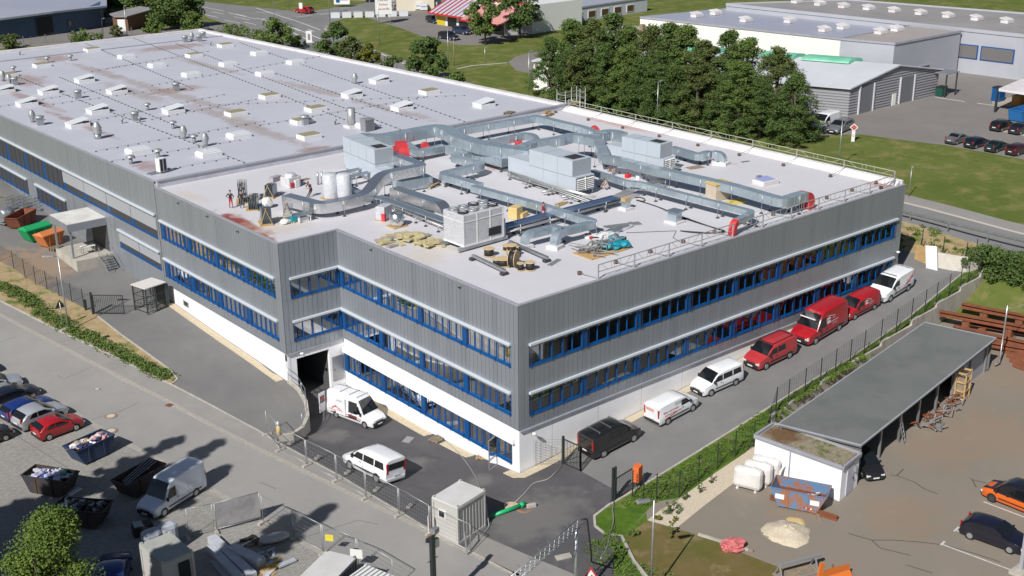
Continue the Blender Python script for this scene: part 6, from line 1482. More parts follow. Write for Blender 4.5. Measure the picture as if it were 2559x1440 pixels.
MB().cyl((1.3,.2,.5),(1.9,.5,.6),.25,n=12).obj('duct_end', m_duct, t); MB().blob((2.1,.4,.3),(.6,.4,.2), 3, k=.3).obj('black_sack', m_trim, t); MB().blob((1.2,-.3,.3),(.5,.35,.2), 5, k=.3).obj('white_bag', m_lampw, t)
MB().box((0,0,.04),(4.0,2.0,.08)).obj('board', m_wood, t)
t = pile(1535,577,'pile of white sheets and offcuts behind the scrap pile', 12, (1.3,.5,.06), m_lampw, 'sheet_pile', 'debris', 1.2, 4, [m_lampw, m_film, m_steel], .25)
pile(1490,590,'crumpled white film and a red scrap beside the scrap pile', 9, (.8,.6,.1), m_lampw, 'film_heap', 'debris', 1.0, 9, [m_lampw, m_lampw, m_redd], .2)
P = rpt(1395,580); 
t = thing('wall_profiles', 'bunch of flat grey profiles lying behind the white plinths', 'profiles', (rpt(1560,567).x,rpt(1560,567).y,RF), R_(-20)); b = MB()
for k in range(6): b = MB(); b.box((0,k*.12,.05),(3.0,.08,.05)); b.obj('profile', m_pipe, t)
# cable drums
m_drum = mat('drum_wood', (.60,.46,.27), .85, col2=(.5,.37,.2), scale=4); m_cable = mat('black_cable', (.022,.02,.022), .6)
def drum(px, py, r, h, label, tilt=0, stack=0):
    P = rpt(px, py, 0); t = thing('cable_drum', label, 'cable drum', (P.x,P.y,RF+stack), R_(30), 'wooden cable drums'); 
    b = MB()
    if tilt: A, B = (0,-h/2,r),(0,h/2,r)
    else: A, B = (0,0,.02),(0,0,h)
    A, B = Vector(A), Vector(B); d = (B-A).normalized()
    MB().cyl(A, A+d*.05, r, n=16).obj('flange', m_drum, t); MB().cyl(B-d*.05, B, r, n=16).obj('flange', m_drum, t); MB().cyl(A+d*.051, B-d*.051, r*.82, n=14).obj('cable', m_cable, t)
for a in ((1222,640,.42,.6,'upright cable drum standing apart at the left of the drum group',0),(1243,662,.38,.45,'low cable drum left of the wide topped drum'),(1258,664,.52,.55,'wide topped cable drum left of the tipped drum'),(1283,668,.62,.5,'cable drum lying on its edge at the front of the group',1),(1301,676,.27,.55,'small front cable drum with black cable'),(1325,675,.37,.6,'rightmost cable drum of the group'),(1279,646,.42,.5,'cable drum at the back of the group, middle'),(1268,626,.38,.4,'rear cable drum nearest the steel beam'),(1285,630,.35,.4,'dark cable drum partly behind the middle drum')): drum(*a)
drum(1279,643,.38,.42,'cable drum stacked on top of the middle one',0,.5)
MB_ = lambda: MB()
def simple(name, label, cat, px, py, d, m_, rz=0, z=RF, part=None, group=None):
    P = up(px, py, z); t = thing(name, label, cat, (P.x,P.y,z), rz, group); MB().box((0,0,d[2]/2),d).obj(part or 'body', m_, t, bevel=min(d)*.06); return t
# crates, boxes, pallets
m_card = mat('cardboard', (.50,.36,.22), .85, col2=(.44,.31,.18), scale=2); m_yel = mat('yellow_wrap', (.68,.50,.20), .5, col2=(.6,.45,.2), scale=2)
t = simple('wrapped_crate', 'large film wrapped pale wooden crate between the two long ducts', 'crate', 1793,497, (1.7,1.2,1.35), mat('crate_film', (.55,.47,.36), .4, col2=(.48,.41,.32), scale=2), R_(-5)); MB().box((0,0,1.4),(1.8,1.3,.08)).obj('lid', mat('yellow_board', (.62,.43,.14), .7), t)
t = simple('yellow_sheet', 'yellow insulation board lying right of the wrapped crate', 'insulation', 1835,508, (1.8,.9,.14), mat('yellow_board2', (.62,.48,.13), .8), R_(-15))
t = simple('yellow_pack', 'yellow wrapped package on a pallet between chiller and duct', 'package', 1288,545, (.95,.8,.95), m_yel, R_(20)); MB().box((.55,-.35,.2),(.9,.5,.35)).obj('side_pack', m_yel, t)
t = simple('wrapped_pallet', 'film wrapped stack of grey boxes on a pallet, left of the insulation heap', 'wrapped goods', 960,548, (1.2,.8,1.15), m_film, R_(25)); MB().box((0,0,.04),(1.3,.9,.1)).obj('pallet_base', m_wood, t); MB().box((-.55,-.3,.35),(.25,.3,.6)).obj('red_cloth', m_redd, t)
P = rpt(992,566); t = thing('wrapped_coil', 'film wrapped silver coil standing behind the insulation heap', 'wrapped goods', (P.x,P.y,RF)); MB().lathe((0,0,.1),[(.5,0),(.55,.2),(.55,.95),(.42,1.0),(.38,.85)],12).obj('coil', m_foil, t); MB().box((0,0,.05),(1.3,1.1,.1)).obj('pallet_base', m_wood, t)
t = simple('covered_pallet', 'pallet of paint tins under clear film with red boxes', 'wrapped goods', 727,466, (1.3,1.2,.9), mat('clear_film', (.60,.62,.66), .25, col2=(.5,.45,.42), scale=2), R_(10)); MB().blob((0,0,.85),(.62,.58,.4),2,k=.12).obj('film_top', m_film, t); MB().box((-.35,-.62,.3),(.35,.12,.4)).obj('red_box', m_redl, t); MB().box((.15,-.66,.35),(.45,.15,.65)).obj('white_roll', m_lampw, t)
t = simple('red_can', 'red plastic container beside the covered pallet', 'container', 745,455, (.4,.35,.55), m_redl)
t = simple('foil_package', 'blue striped package on a wooden board left of the covered pallet', 'package', 688,453, (1.1,.5,.45), mat('blue_pack', (.22,.26,.40), .5, col2=(.5,.4,.3), scale=5), R_(20))
t = simple('ply_board', 'thin brown board lying right of the covered pallet', 'board', 763,449, (.85,.5,.04), m_woodg, R_(15))
t = simple('work_table', 'small table with blue metal sheet on top by the panel racks', 'table', 757,553, (.05,.05,.05), m_trim); MB().box((0,0,.62),(1.3,.9,.05)).obj('table_top', m_tray, t)
for x in (-.5,.5):
    for y in (-.35,.35): MB().box((x,y,.31),(.06,.06,.6)).obj('leg', m_lampw, t)
MB().box((0,0,.2),(.8,.5,.35)).obj('boxes', m_lampw, t)
t = simple('teal_bin', 'teal bin bag beside the small table', 'bag', 733,556, (.45,.4,.5), m_teal)
for q, r, l, sd_ in (((712,560),(.45,.35,.2),'white crumpled film on the roof by the dark panel racks',1),((668,520),(.5,.4,.45),'big ball of white film between the panel racks',2),((640,500),(.4,.3,.3),'white film sack behind the workers',3)): P = rpt(*q); o = MB().blob((P.x,P.y,RF+r[2]),r,sd_,k=.15).obj('film_bundle', m_lampw); tag(o, l, 'film')
t = simple('vent_hood', 'square vent with blue grey flat hood near the black cables', 'vent', 1686,556, (.8,.8,.9), m_duct, R_(5)); MB().box((0,0,.93),(1.15,1.1,.06)).obj('hood', m_tray, t); MB().box((0,0,.08),(1.2,1.2,.16)).obj('plinth', m_upst, t)
t = simple('vent_stack', 'vent stack with an open cardboard box on top', 'vent', 1564,524, (.55,.55,.7), m_duct); MB().box((0,0,.85),(.7,.5,.3)).obj('cardboard_box', m_card, t); MB().box((0,0,.1),(.9,.9,.2)).obj('plinth', m_upst, t)
t = simple('roof_hatch', 'white framed roof hatch with violet blue panel near the far right', 'roof hatch', 1913,459, (1.9,1.35,.38), m_upst, R_(-5)); MB().box((.0,.1,.40),(1.5,1.1,.05), rx=R_(4)).obj('glass_panel', mat('violet_panel', (.33,.36,.62), .3), t); MB().box((-.2,.62,.5),(.5,.25,.2)).obj('bracket', m_alu, t)
for q, d, l, rz_ in (((1737,419),(1.6,.9,.03),'flat grey board lying in front of the far ventilation unit',-.2),((1385,657),(1.5,.35,.05),'dark flat metal plate right of the long steel beam',.35),((1577,560),(.8,.6,.04),'small dark mat on the roof before the scrap sheets',.3),((1349,513),(.3,.3,.04),'dark drain cover near the worker',.2),((1862,405),(.9,.3,.05),'small thin grey offcut on the empty far roof',-.2)):
    P = rpt(*q); o = MB().box((P.x,P.y,RF+d[2]/2+.004),d,rz=rz_).obj('flat_board', m_woodg if 'board' in l else m_alu); tag(o, l, 'board')
P = rpt(1578,441); t = simple('red_toolbox', 'bright red toolbox on the roof left of the bucket', 'toolbox', 1569,444, (.55,.32,.32), mat('tool_red', (.75,.02,.015), .4), R_(10)); MB().box((0,0,.4),(.3,.04,.06)).obj('handle', m_trim, t)
P = rpt(1606,444); t = thing('bucket', 'white bucket stack standing right of the red toolbox', 'bucket', (P.x,P.y,RF)); MB().lathe((0,0,0),[(.2,0),(.27,.75),(.3,.8),(.0,.82)],12).obj('bucket', m_lampw, t); MB().box((-.5,-.1,.15),(.5,.4,.3)).obj('box', m_lampw, t)
P = rpt(1588,397,.9); t = thing('teal_valve', 'turquoise valve assembly on the pipes before the far unit', 'valve', (P.x,P.y,P.z)); MB().blob((0,0,0),(.42,.3,.33),1,k=.08).obj('valve_body', mat('turquoise', (.03,.45,.40), .4), t); MB().cyl((.4,0,0),(.7,0,0),.16,n=8).obj('motor', m_trim, t)
for q, l, n_ in (((1368,310-20),'loose pale timber stack at the far corner by the guard rail',9),((1085,468),'short wooden offcuts beside the long duct',5),((1408,512),'small square pallet on the roof behind the worker',3)):
    P = rpt(*q); t = thing('timber_stack', l, 'timber', (P.x,P.y,RF), .3); rnd = random.Random(n_)
    for k in range(n_): MB().box((rnd.uniform(-.4,.4),rnd.uniform(-.3,.3),.07+k*.06),(1.1,.14,.07),rz=rnd.uniform(-.3,.3)).obj('plank', m_wood, t)
# black cables across the roof
t = thing('roof_cables', 'bundle of loose black cables trailing across the roof to the red elbow', 'cables', (0,0,0))
for L in ([(1590,500),(1640,515),(1680,533),(1745,556),(1790,572),(1812,578)],[(1590,500),(1630,512),(1660,523),(1700,543),(1740,556),(1780,568),(1810,576)],[(1700,577),(1725,581),(1770,584),(1812,578)],[(1590,500),(1610,504),(1613,498),(1600,493),(1586,494)],[(1700,577),(1740,580),(1790,583),(1810,580)]):
    MB().tube(rounded([rpt(x,y,.05) for x,y in L], .8, 3), .045, 5).obj('cable', m_cable, t)
t = thing('roof_wire', 'thin grey wire lying across the empty roof towards the guard rail', 'cable', (0,0,0)); MB().tube([rpt(x,y,.03) for x,y in ((1565,582),(1640,579),(1690,577),(1682,594),(1705,608))], .02, 4).obj('wire', m_cable, t)
# guard rails (lattice) along the far edge and the driveway edge
m_grail = mat('rail_alu', (.50,.53,.40), .45, metal=.3); m_grail2 = mat('rail_grey', (.50,.50,.50), .4, metal=.5)
def guard(label, A, B, z0, h, n, m_, anchor, low=.35):
    A, B = Vector(A), Vector(B); t = thing('guard_rail', label, 'guard rail', (0,0,0)); L = (B-A).length; d = (B-A).normalized(); U = Vector((0,0,1))
    MB().bar(A+U*h, B+U*h, .05).obj('top_rail', m_, t); MB().bar(A+U*low, B+U*low, .04).obj('lower_rail', m_, t)
    for i in range(n+1):
        P = A.lerp(B, i/n); MB().bar(P, P+U*h, .08).obj('post', m_grail2, t)
        Q = P+Vector(anchor); b = MB(); b.bar(P+U*.05, Vector((Q.x,Q.y,RF+.1)), .04); o = b.obj('brace', m_grail2, t); MB().cyl((Q.x,Q.y,RF+.003),(Q.x,Q.y,RF+.22),.16,n=8).obj('weight', mat('brown_weight',(.12,.07,.06),.8), o)
    s = L/n; b = MB()
    for i in range(n):
        a = A+d*(i*s)
        for x0, x1 in ((.08,.25),(.92,.75)): b.bar(a+d*s*x0+U*h, a+d*s*x1+U*low, .024)
        for x in (.36,.44,.6): b.bar(a+d*s*x+U*low, a+d*s*x+U*h, .024)
    b.obj('lattice', m_, t)
g0 = (42.5, 41.5, RF+.4)
guard('pale lattice guard rail along the far roof edge in front of the trees', (42.6,41.6,RF+.42), (42.6,.8,RF+.42), 0, .75, 8, m_grail, (-1.9,0,0))
a, c = rpt(1473,690), rpt(2240,456)
guard('grey lattice guard rail along the driveway roof edge', (a.x,.45,RF+.02), (42.0,.45,RF+.02), 0, 1.0, 10, m_grail2, (-.3,1.5,0), .5)
# scaffold tower at the far corner
P = up(1407,275,12.2); t = thing('scaffold_tower', 'small scaffold stair tower rising beside the far end of the roof step', 'scaffold', (43.6,43.2,0))
for x in (0,2.2,3.0):
    for y in (0,1.4): MB().cyl((x,y,4.5),(x,y,13.6),.035,n=6).obj('post', m_grail2, t)
b = MB()
for z in (11.6,12.5,13.1):
    for y in (0,1.4): b.bar((0,y,z),(3.0,y,z),.05)
    for x in (0,3.0): b.bar((x,0,z),(x,1.4,z),.05)
b.obj('ledger', m_grail2, t); MB().b2((0,0,11.9),(3.0,1.4,11.96)).obj('deck', m_woodg, t)
for q, l in (((1480,305),'first small red brace weight'),): pass
# ------------------------------------------------------------------ north roof: rooflights, vents, lightning lines
m_dome = mat('dome', (.72,.73,.75), .25, spec=.6); m_kerbw = mat('dome_kerb', (.74,.74,.75), .6); m_moss2 = mat('mossy_dome', (.34,.29,.17), .6, col2=(.24,.22,.13), scale=2)
def dome(kind):
    t = thing('rooflight', '-', 'rooflight'); MB().box((0,0,.2),(2.1,1.5,.4)).obj('kerb', m_kerbw, t, bevel=.03)
    if kind == 'open': 
        b = MB(); b.box((0,.1,.62),(2.15,1.55,.10), rx=R_(0), ry=R_(-9)); b.obj('lid', m_dome, t, bevel=.03); MB().b2((.3,-.72,.41),(.95,-.70,.62)).obj('gap', m_dark, t)
    else:
        MB().box((0,0,.46),(1.9,1.3,.12)).obj('lid', m_dome if kind == 'flat' else m_moss2, t, bevel=.04)
        if kind == 'moss': MB().box((0,0,.43),(2.05,1.45,.04)).obj('frame', m_kerbw, t)
    return t
D = {k: dome(k) for k in ('open','flat','moss')}
DL = [(68,264,'open','nearest the left picture edge above the grey facade, front row'),(122,234,'open','second from the left edge, just behind the frontmost left one'),(12,231,'open','cut by the left picture edge'),(245,282,'open','in the left group, between two tall vents and the red debris'),(195,317,'open','closest to the grey facade left of the ribbed vent'),(293,233,'open','beside the long dirty seam in the left half'),(212,205,'open','left half, second row behind the small red debris'),(105,167,'moss','with dull mossy lid near the round cap vent at the left'),(22,192,'moss','with dull lid at the left edge behind the double vent'),(434,282,'open','just left of the middle of the long dirty seam, front side'),(597,343,'flat','right of the cluster of small vents'),(346,382,'flat','close to the facade behind the tall pipe vent'),(522,389,'flat','nearest the roof step in the front row'),(231,128,'moss','in the far left row near the back ridge'),(316,145,'flat','far row, first right of the round cap vent'),(393,167,'flat','far row, second right of the round cap vent'),(478,190,'flat','middle of the far row, left of the square cap vent'),(485,142,'moss','with brownish lid in the second far row'),(564,117,'moss','with brownish lid nearest the back plant'),(570,164,'flat','second far row behind the dirty seam'),(648,137,'flat','near the far edge, first after the back plant'),(662,188,'flat','in the middle of the far half'),(738,159,'flat','third along the far roof edge'),(674,245,'moss','with brown lid in the centre, left one of the pair'),(789,277,'moss','with brown lid in the centre, right one of the pair'),(755,308,'moss','with mossy lid tilted beside a small square vent'),(590,288,'moss','small, with mossy top on the dirty seam'),(773,346,'moss','small, with mossy top left of the dark vent box'),(880,243,'open','in the centre right, left of the ribbed cone vent row'),(948,207,'open','along the far edge right of the single cone vent'),(1005,275,'open','right half, next to the rusty seam end'),(1073,234,'moss','with mossy lid along the far edge'),(1210,267,'open','rightmost, nearest the scaffold tower'),(918,318,'flat','hidden partly behind the tall dark vent box')]
for x, y, k, l in DL:
    P = roofN(x, y); place(D[k], P, R_(2), 'white rooflight '+l, 'rooflights on the north roof')
def vent_obj(kind):
    t = thing('roof_vent', '-', 'roof vent')
    if kind == 'cone': MB().lathe((0,0,0),[(.22,0),(.22,.3),(.38,.75),(.38,.85),(.22,1.25),(.2,1.3)],12).obj('cowl', m_gal2, t)
    if kind == 'mush': MB().lathe((0,0,0),[(.17,0),(.17,.55)],10).obj('pipe', m_steel, t); MB().lathe((0,0,.55),[(.2,0),(.42,.08),(.42,.16),(.15,.32),(0,.34)],12).obj('cap', m_gal2, t)
    if kind == 'box': MB().box((0,0,.35),(.62,.62,.7)).obj('base', m_steel, t); MB().lathe((0,0,.7),[(.3,0),(.48,.1),(.48,.25),(.2,.34),(0,.35)],12).obj('cap', m_gal2, t)
    if kind == 'pipe': MB().cyl((0,0,0),(0,0,2.0),.42,n=14).obj('pipe', m_gal2, t); MB().box((0,0,.12),(1.3,1.2,.24)).obj('plinth', m_upst, t)
    if kind == 'rib': 
        MB().lathe((0,0,0),[(.36,0),(.36,.5)],12).obj('base', m_steel, t); MB().lathe((0,0,.5),[(.38,0),(.48,.1),(.4,.2),(.5,.35),(.4,.45),(.5,.6),(.34,.9),(.2,1.2),(0,1.3)],14).obj('cowl', m_gal2, t)
    if kind == 'small': MB().lathe((0,0,0),[(.1,0),(.1,.4),(.2,.45),(.2,.55),(0,.62)],8).obj('pipe', m_gal2, t)
    return t
VT = {k: vent_obj(k) for k in ('cone','mush','box','pipe','rib','small')}
VL = [(82,306,'cone','cone shaped, nearest the facade at the left'),(101,313,'box','square based with cap beside the leftmost cone'),(245,347,'rib','tall ribbed, left of the middle rooflights'),(338,302,'box','square based, above the vent pair in the middle'),(369,276,'mush','slim with flat cap in the left middle'),(306,309,'small','tiny pipe left of the square based vent'),(350,306,'small','tiny pipe right of the square based vent'),(433,322,'mush','tall slim with small round cap, in the middle'),(460,347,'cone','left of the trio near the flat rooflight'),(486,357,'mush','pinkish cap, middle of the trio'),(514,366,'cone','right of the trio near the flat rooflight'),(328,410,'mush','double elbow near the facade and the chimney block'),(396,394,'mush','thin one standing behind the dark louvre block'),(441,227,'box','square based with wide cap on the dirty seam'),(177,152,'mush','round cap on a short pipe at the far left'),(119,157,'mush','grey cap behind the mossy rooflight'),(8,203,'cone','at the very left edge'),(35,181,'mush','small grey cap by the left edge'),(24,212,'cone','second grey vent by the left edge'),(38,213,'box','wide metal cowl by the left edge'),(196,246,'box','leaning grey cowl with red debris'),(887,210,'cone','single cone near the far edge'),(879,318,'pipe','thick tall grey pipe before the ventilation units'),(762,312,'box','small square one beside the tilted rooflight'),(838,312,'small','short pipe left of the thick tall pipe'),(463,106,'box','at the back plant, left'),(480,103,'cone','at the back plant, middle'),(498,104,'box','at the back plant, right'),(508,96,'box','at the back plant, furthest'),(527,174-60,'small','thin pipe right of the back plant'),(50,138,'small','thin pipe in the far left row')]
for x, y, k, l in VL:
    P = roofN(x, y); place(VT[k], P, 0, 'grey metal roof vent, '+l, 'roof vents on the north roof')
P = roofN(405,432); t = thing('louvre_block', 'dark louvred block standing on rails near the facade', 'vent', P, R_(10)); MB().box((0,0,.75),(.75,.6,1.2)).obj('casing', m_lampw, t); b = MB()
for k in range(2): b.box((-.18+k*.36,-.31,.75),(.24,.02,1.1))
b.obj('grille', m_trim, t); MB().box((0,0,.07),(2.4,.15,.12)).obj('rail', m_alu, t); MB().box((0,.5,.07),(2.4,.15,.12)).obj('rail', m_alu, t)
# lightning conductor lines with holder blocks
hb = MB().box((0,0,.04),(.12,.12,.08)).mesh('holder', m_foot)
def light_line(label, A, B, step=1.05):
    A, B = roofN(*A), roofN(*B); t = thing('conductor_line', label, 'lightning conductor', (0,0,0), group='lightning conductor lines'); L = (B-A).length; n = min(98, max(2, int(L/step)))
    b = MB(); b.bar((A.x,A.y,zN(A.y)+.12),(B.x,B.y,zN(B.y)+.12),.022); b.obj('wire', m_gal2, t)
    for i in range(n+1):
        p = A.lerp(B, i/n); o = bpy.data.objects.new('holder_block', hb); C.objects.link(o); o.parent = t; o.location = (p.x,p.y,zN(p.y))
for a, c, l in (((35,190),(610,408),'front long line along the facade side'),((215,110),(480,222),'line from the back left ridge to the square vent'),((330,95),(860,300),'line through the far rooflights to the thick pipe'),((440,110),(1000,325),'line past the brown lidded rooflights'),((600,108),(1160,305),'line nearest the far roof edge'),((0,268),(270,223),'cross line at the left edge'),((110,265),(420,223),'second cross line from the left'),((225,305),(560,238),'cross line before the square based vent'),((270,172),(350,160),'short cross line at the far left'),((380,300),(640,250),'cross line through the dirty seam'),((240,380),(660,305),'cross line in front of the ribbed vent'),((280,405),(600,352),'cross line close to the facade'),((450,420),(570,398),'short cross line beside the roof step'),((500,265),(1160,150+90),'cross line in the middle of the roof'),((380,215),(870,130),'cross line in the far third'),((650,315),(1060,245),'cross line left of the dark vent box'),((230,180),(520,130),'cross line behind the round cap vent'),((660,175),(1040,300),'slanting line to the ventilation units'),((150,195),(450,320),'slanting line through the left rooflights')): light_line('dotted lightning conductor '+l, a, c)
for q, l in (((1290,289),'dark wooden pallet pile on the north roof beside the step'),):
    P = roofN(1273,290); t = pallet(P, R_(20), 'dark weathered pallet pile on the north roof beside the step', m_woodg, n=3)
o = MB().box((roofN(1345,275).x,roofN(1345,275).y,zN(43.5)+.05),(3.0,.9,.05)).obj('brown_board', m_woodg); tag(o, 'brown board lying on the north roof near the scaffold tower', 'board')
# ------------------------------------------------------------------ vegetation
def leafmat(n, a, b, c=None):
    M = mat(n, a, .75, col2=b, scale=1.3, detail=3, spec=.25)
    if c: layer(M, c, 2.6, .55, .7, .8, seed=5)
    return M
m_leafD = leafmat('leaf_dark', (.060,.105,.026), (.09,.14,.036), (.13,.16,.05))
m_leafM = leafmat('leaf_mid', (.085,.14,.03), (.12,.175,.042), (.165,.19,.06))
m_leafY = leafmat('leaf_yellow', (.15,.15,.02), (.10,.12,.02), (.22,.18,.03))
m_leafL = leafmat('leaf_light', (.12,.18,.030), (.085,.14,.025), (.17,.21,.05))
m_leafS = leafmat('leaf_olive', (.075,.105,.028), (.11,.135,.038), (.15,.155,.055))
m_bark = mat('bark', (.10,.08,.06), .9, col2=(.16,.13,.10), scale=4, stretch=(1,1,.2), bump=.3)
def crown_mesh(name, m_, n, leaf, h0, h1, rad, seed, shape='round', clumps=40, flat=1.0):
    """leaf faces gathered in clumps, kept inside an uneven outline"""
    rs = np.random.RandomState(seed); cs = []
    H = h1-h0
    for i in range(clumps):
        t = rs.rand()**(.9 if shape != 'spire' else 1.1)
        if shape == 'round': prof = math.sqrt(max(.02, 1-(2*t-1)**2))*.95
        elif shape == 'cone': prof = (1-t)**.62*1.0+.06
        elif shape == 'spire': prof = min(1, (1-t)*1.6+.05)*min(1, t*5+.3)
        else: prof = .9
        a = rs.rand()*6.283; r = rad*prof*math.sqrt(rs.rand())*rs.uniform(.75,1.15)
        cs.append((r*math.cos(a), r*math.sin(a), h0+t*H, rad*rs.uniform(.16,.36)*(.42 if shape == 'spire' else (.72 if clumps > 120 else 1))))
    cs = np.array(cs); k = rs.randint(0, clumps, n); v = rs.randn(n, 3); v /= np.linalg.norm(v, axis=1)[:,None]; q = rs.rand(n)**.45
    P = cs[k,:3]+v*(cs[k,3]*q)[:,None]*np.array([1,1,.75*flat])
    A = rs.randn(n, 3); A /= np.linalg.norm(A, axis=1)[:,None]; Nn = v*.7+rs.randn(n,3)*.6+np.array([0,0,.5]); Nn /= np.linalg.norm(Nn, axis=1)[:,None]
    U = np.cross(Nn, A); U /= np.linalg.norm(U, axis=1)[:,None]; W = np.cross(Nn, U); s = leaf*rs.uniform(.6,1.3,n)[:,None]
    V = np.stack([P-U*s*.5, P-W*s*.32+U*s*.1, P+U*s*.6, P+W*s*.32], 1).reshape(-1,3)
    me = bpy.data.meshes.new(name); me.vertices.add(4*n); me.vertices.foreach_set('co', V.ravel()); me.loops.add(4*n); me.loops.foreach_set('vertex_index', np.arange(4*n)); me.polygons.add(n); me.polygons.foreach_set('loop_start', np.arange(0,4*n,4)); me.polygons.foreach_set('loop_total', np.full(n,4)); me.update(calc_edges=True); me.materials.append(m_); return me, cs
def tree(label, P, h, rad, m_, n=4000, leaf=.4, seed=1, shape='round', h0=.22, clumps=40, group=None, name='tree', cat='tree'):
    t = thing(name, label, cat, P, 0, group); me, cs = crown_mesh('crown', m_, n, leaf, h*h0, h*.98, rad, seed, shape, clumps)
    o = bpy.data.objects.new('crown', me); C.objects.link(o); o.parent = t
    b = MB(); r0 = max(.05, h*.016); rnd = random.Random(seed)
    b.tube([(0,0,-.3),(.02*h*.3,.01*h,h*.3),(0,.02*h,h*.62),(.01*h,0,h*.9)], [r0*1.4,r0,r0*.6,r0*.15], 7)
    for i in range(9):
        c = cs[rnd.randrange(len(cs))]; z = max(h*.15, c[2]*.62); b.tube([(0,0,z),(c[0]*.5,c[1]*.5,(z+c[2])/2+.1),(c[0],c[1],c[2])], [r0*.5,r0*.3,r0*.08], 5)
    b.obj('trunk', m_bark, t); return t
def bush(label, P, r, h, m_, seed=1, n=900, leaf=.2, clumps=16, group=None, name='bush', cat='bush'):
    t = thing(name, label, cat, P, 0, group); me, cs = crown_mesh('foliage', m_, n, leaf, h*.08, h, r, seed, 'round', clumps); o = bpy.data.objects.new('foliage', me); C.objects.link(o); o.parent = t
    b = MB(); 
    for i in range(4): c = cs[i]; b.tube([(0,0,-.1),(c[0]*.6,c[1]*.6,c[2]*.6),(c[0],c[1],c[2])], .02+.01*r, 4)
    b.obj('stem', m_bark, t); return t
def ppm(P): return abs(proj(P)[1]-proj(Vector(P)+Vector((0,0,1)))[1]), CF/((Vector(P)-CPOS).dot(FW))
def bgtree(label, bx, by, ty, wpx, m_, f=T1, **k):
    P = gp(bx, by, f); h = zat(P.x, P.y, ty)-P.z; k['n'] = int(k['n']*1.5); return tree(label, P, h*1.06, wpx/2/ppm(P)[1]*1.22, m_, **k)
def bgbush(label, bx, by, hpx, wpx, m_, f=T1, **k):
    P = gp(bx, by, f); return bush(label, P, wpx/2/ppm(P)[1], hpx/ppm(P)[0], m_, **k)
# the dense stand behind the far roof edge
src = [tree('-', (0,0,0), 15.5, 4.3, m_leafD, 19000, .26, 11, 'cone', .10, 130), tree('-', (0,0,0), 15, 4.4, m_leafM, 19000, .26, 12, 'cone', .12, 130), tree('-', (0,0,0), 14, 4.6, m_leafS, 19000, .26, 13, 'cone', .08, 130), tree('-', (0,0,0), 13, 4.7, m_leafD, 19000, .26, 14, 'cone', .04, 130)]
rnd = random.Random(4); spots = []
for i in range(13):
    u = i/12; x = 64.3+(69.5-64.3)*u; y = 69+(33-69)*u
    spots.append((x+rnd.uniform(-.8,.8), y+rnd.uniform(-.8,.8), 0, u))
for i in range(11):
    u = i/10; x = 69.5+(75-69.5)*u; y = 70+(40-70)*u
    spots.append((x+rnd.uniform(-1,1), y+rnd.uniform(-1,1), 1, u))
rk = ['front row','rear row']
for i, (x, y, r, u) in enumerate(spots):
    s = src[i%3] if not (r == 0 and i%2 == 1) else src[3]
    sc = (.92 if r == 0 else 1.04)*rnd.uniform(.93,1.07)*(1-.10*u if r == 0 else 1-.06*u)
    sc *= .70 if r == 0 else .74
    if i == 12: s, sc = src[3], .62
    j = i if r == 0 else i-13; n_ = 13 if r == 0 else 11
    ordw = ['first','second','third','fourth','fifth','sixth','seventh','eighth','ninth','tenth','eleventh','twelfth','thirteenth'][j]
    lb = f'{"shorter leafy" if s is src[3] else "tall dark conical"} tree, {ordw} from the left in the {rk[r]} of the dense stand'
    place(s, (x, y, T1(x,y)), rnd.uniform(0,6.28), lb, 'trees of the dense stand behind the roof', (sc*1.3, sc*1.3, sc*1.02))
L_ = 'dark bushy tree beyond the roof edge, '
bgtree('dark rounded tree by the road, left of the yellowish shrub', 838, 160, 66, 78, m_leafD, n=5000, leaf=.35, seed=21, h0=.08)
bgtree('greyish green tree behind the yellowish shrub', 880, 168, 98, 60, m_leafS, n=2500, leaf=.32, seed=22, h0=.1)
bgtree('yellow green shrub tree between two dark trees by the roof edge', 925, 182, 116, 66, m_leafY, n=3500, leaf=.32, seed=23, h0=.04, shape='cone')
bgtree('dark bushy tree before the lawn, right of the yellowish shrub', 1068, 205, 104, 84, m_leafD, n=5500, leaf=.35, seed=24, h0=.08)
bgtree('olive tree behind the roof edge in front of the turning lane', 692, 128, 58, 96, m_leafM, n=4500, leaf=.35, seed=25, h0=.05)
bgtree('large dark tree beside the brown shed', 443, 72, -14, 112, m_leafD, n=5500, leaf=.5, seed=26, h0=.12)
bgtree('small tree right of the large dark tree at the side lane', 482, 82, 36, 52, m_leafM, n=2500, leaf=.35, seed=27, h0=.08)
bgtree('small round tree in front of the brown shed', 385, 90, 50, 44, m_leafM, n=2500, leaf=.35, seed=28, h0=.08)
bgtree('tree with orange tinged leaves in front of the shop', 1213, 112, -8, 86, m_leafM, n=4500, leaf=.4, seed=29, h0=.25)
bgtree('dark dense tree right of the shop windows', 1300, 95, -12, 98, m_leafD, n=5000, leaf=.4, seed=30, h0=.2)
for i, (bx, w_) in enumerate(((40,120),(130,130),(230,120),(330,110),(400,80))):
    bgtree('dark tree behind the blue hall, '+['at the picture corner','second from the corner','middle one','second before the brown shed','just behind the brown shed'][i], bx, 16, -60, w_, m_leafD if i%2 else m_leafS, n=2500, leaf=.7, seed=40+i, h0=.03, group='trees behind the blue hall')
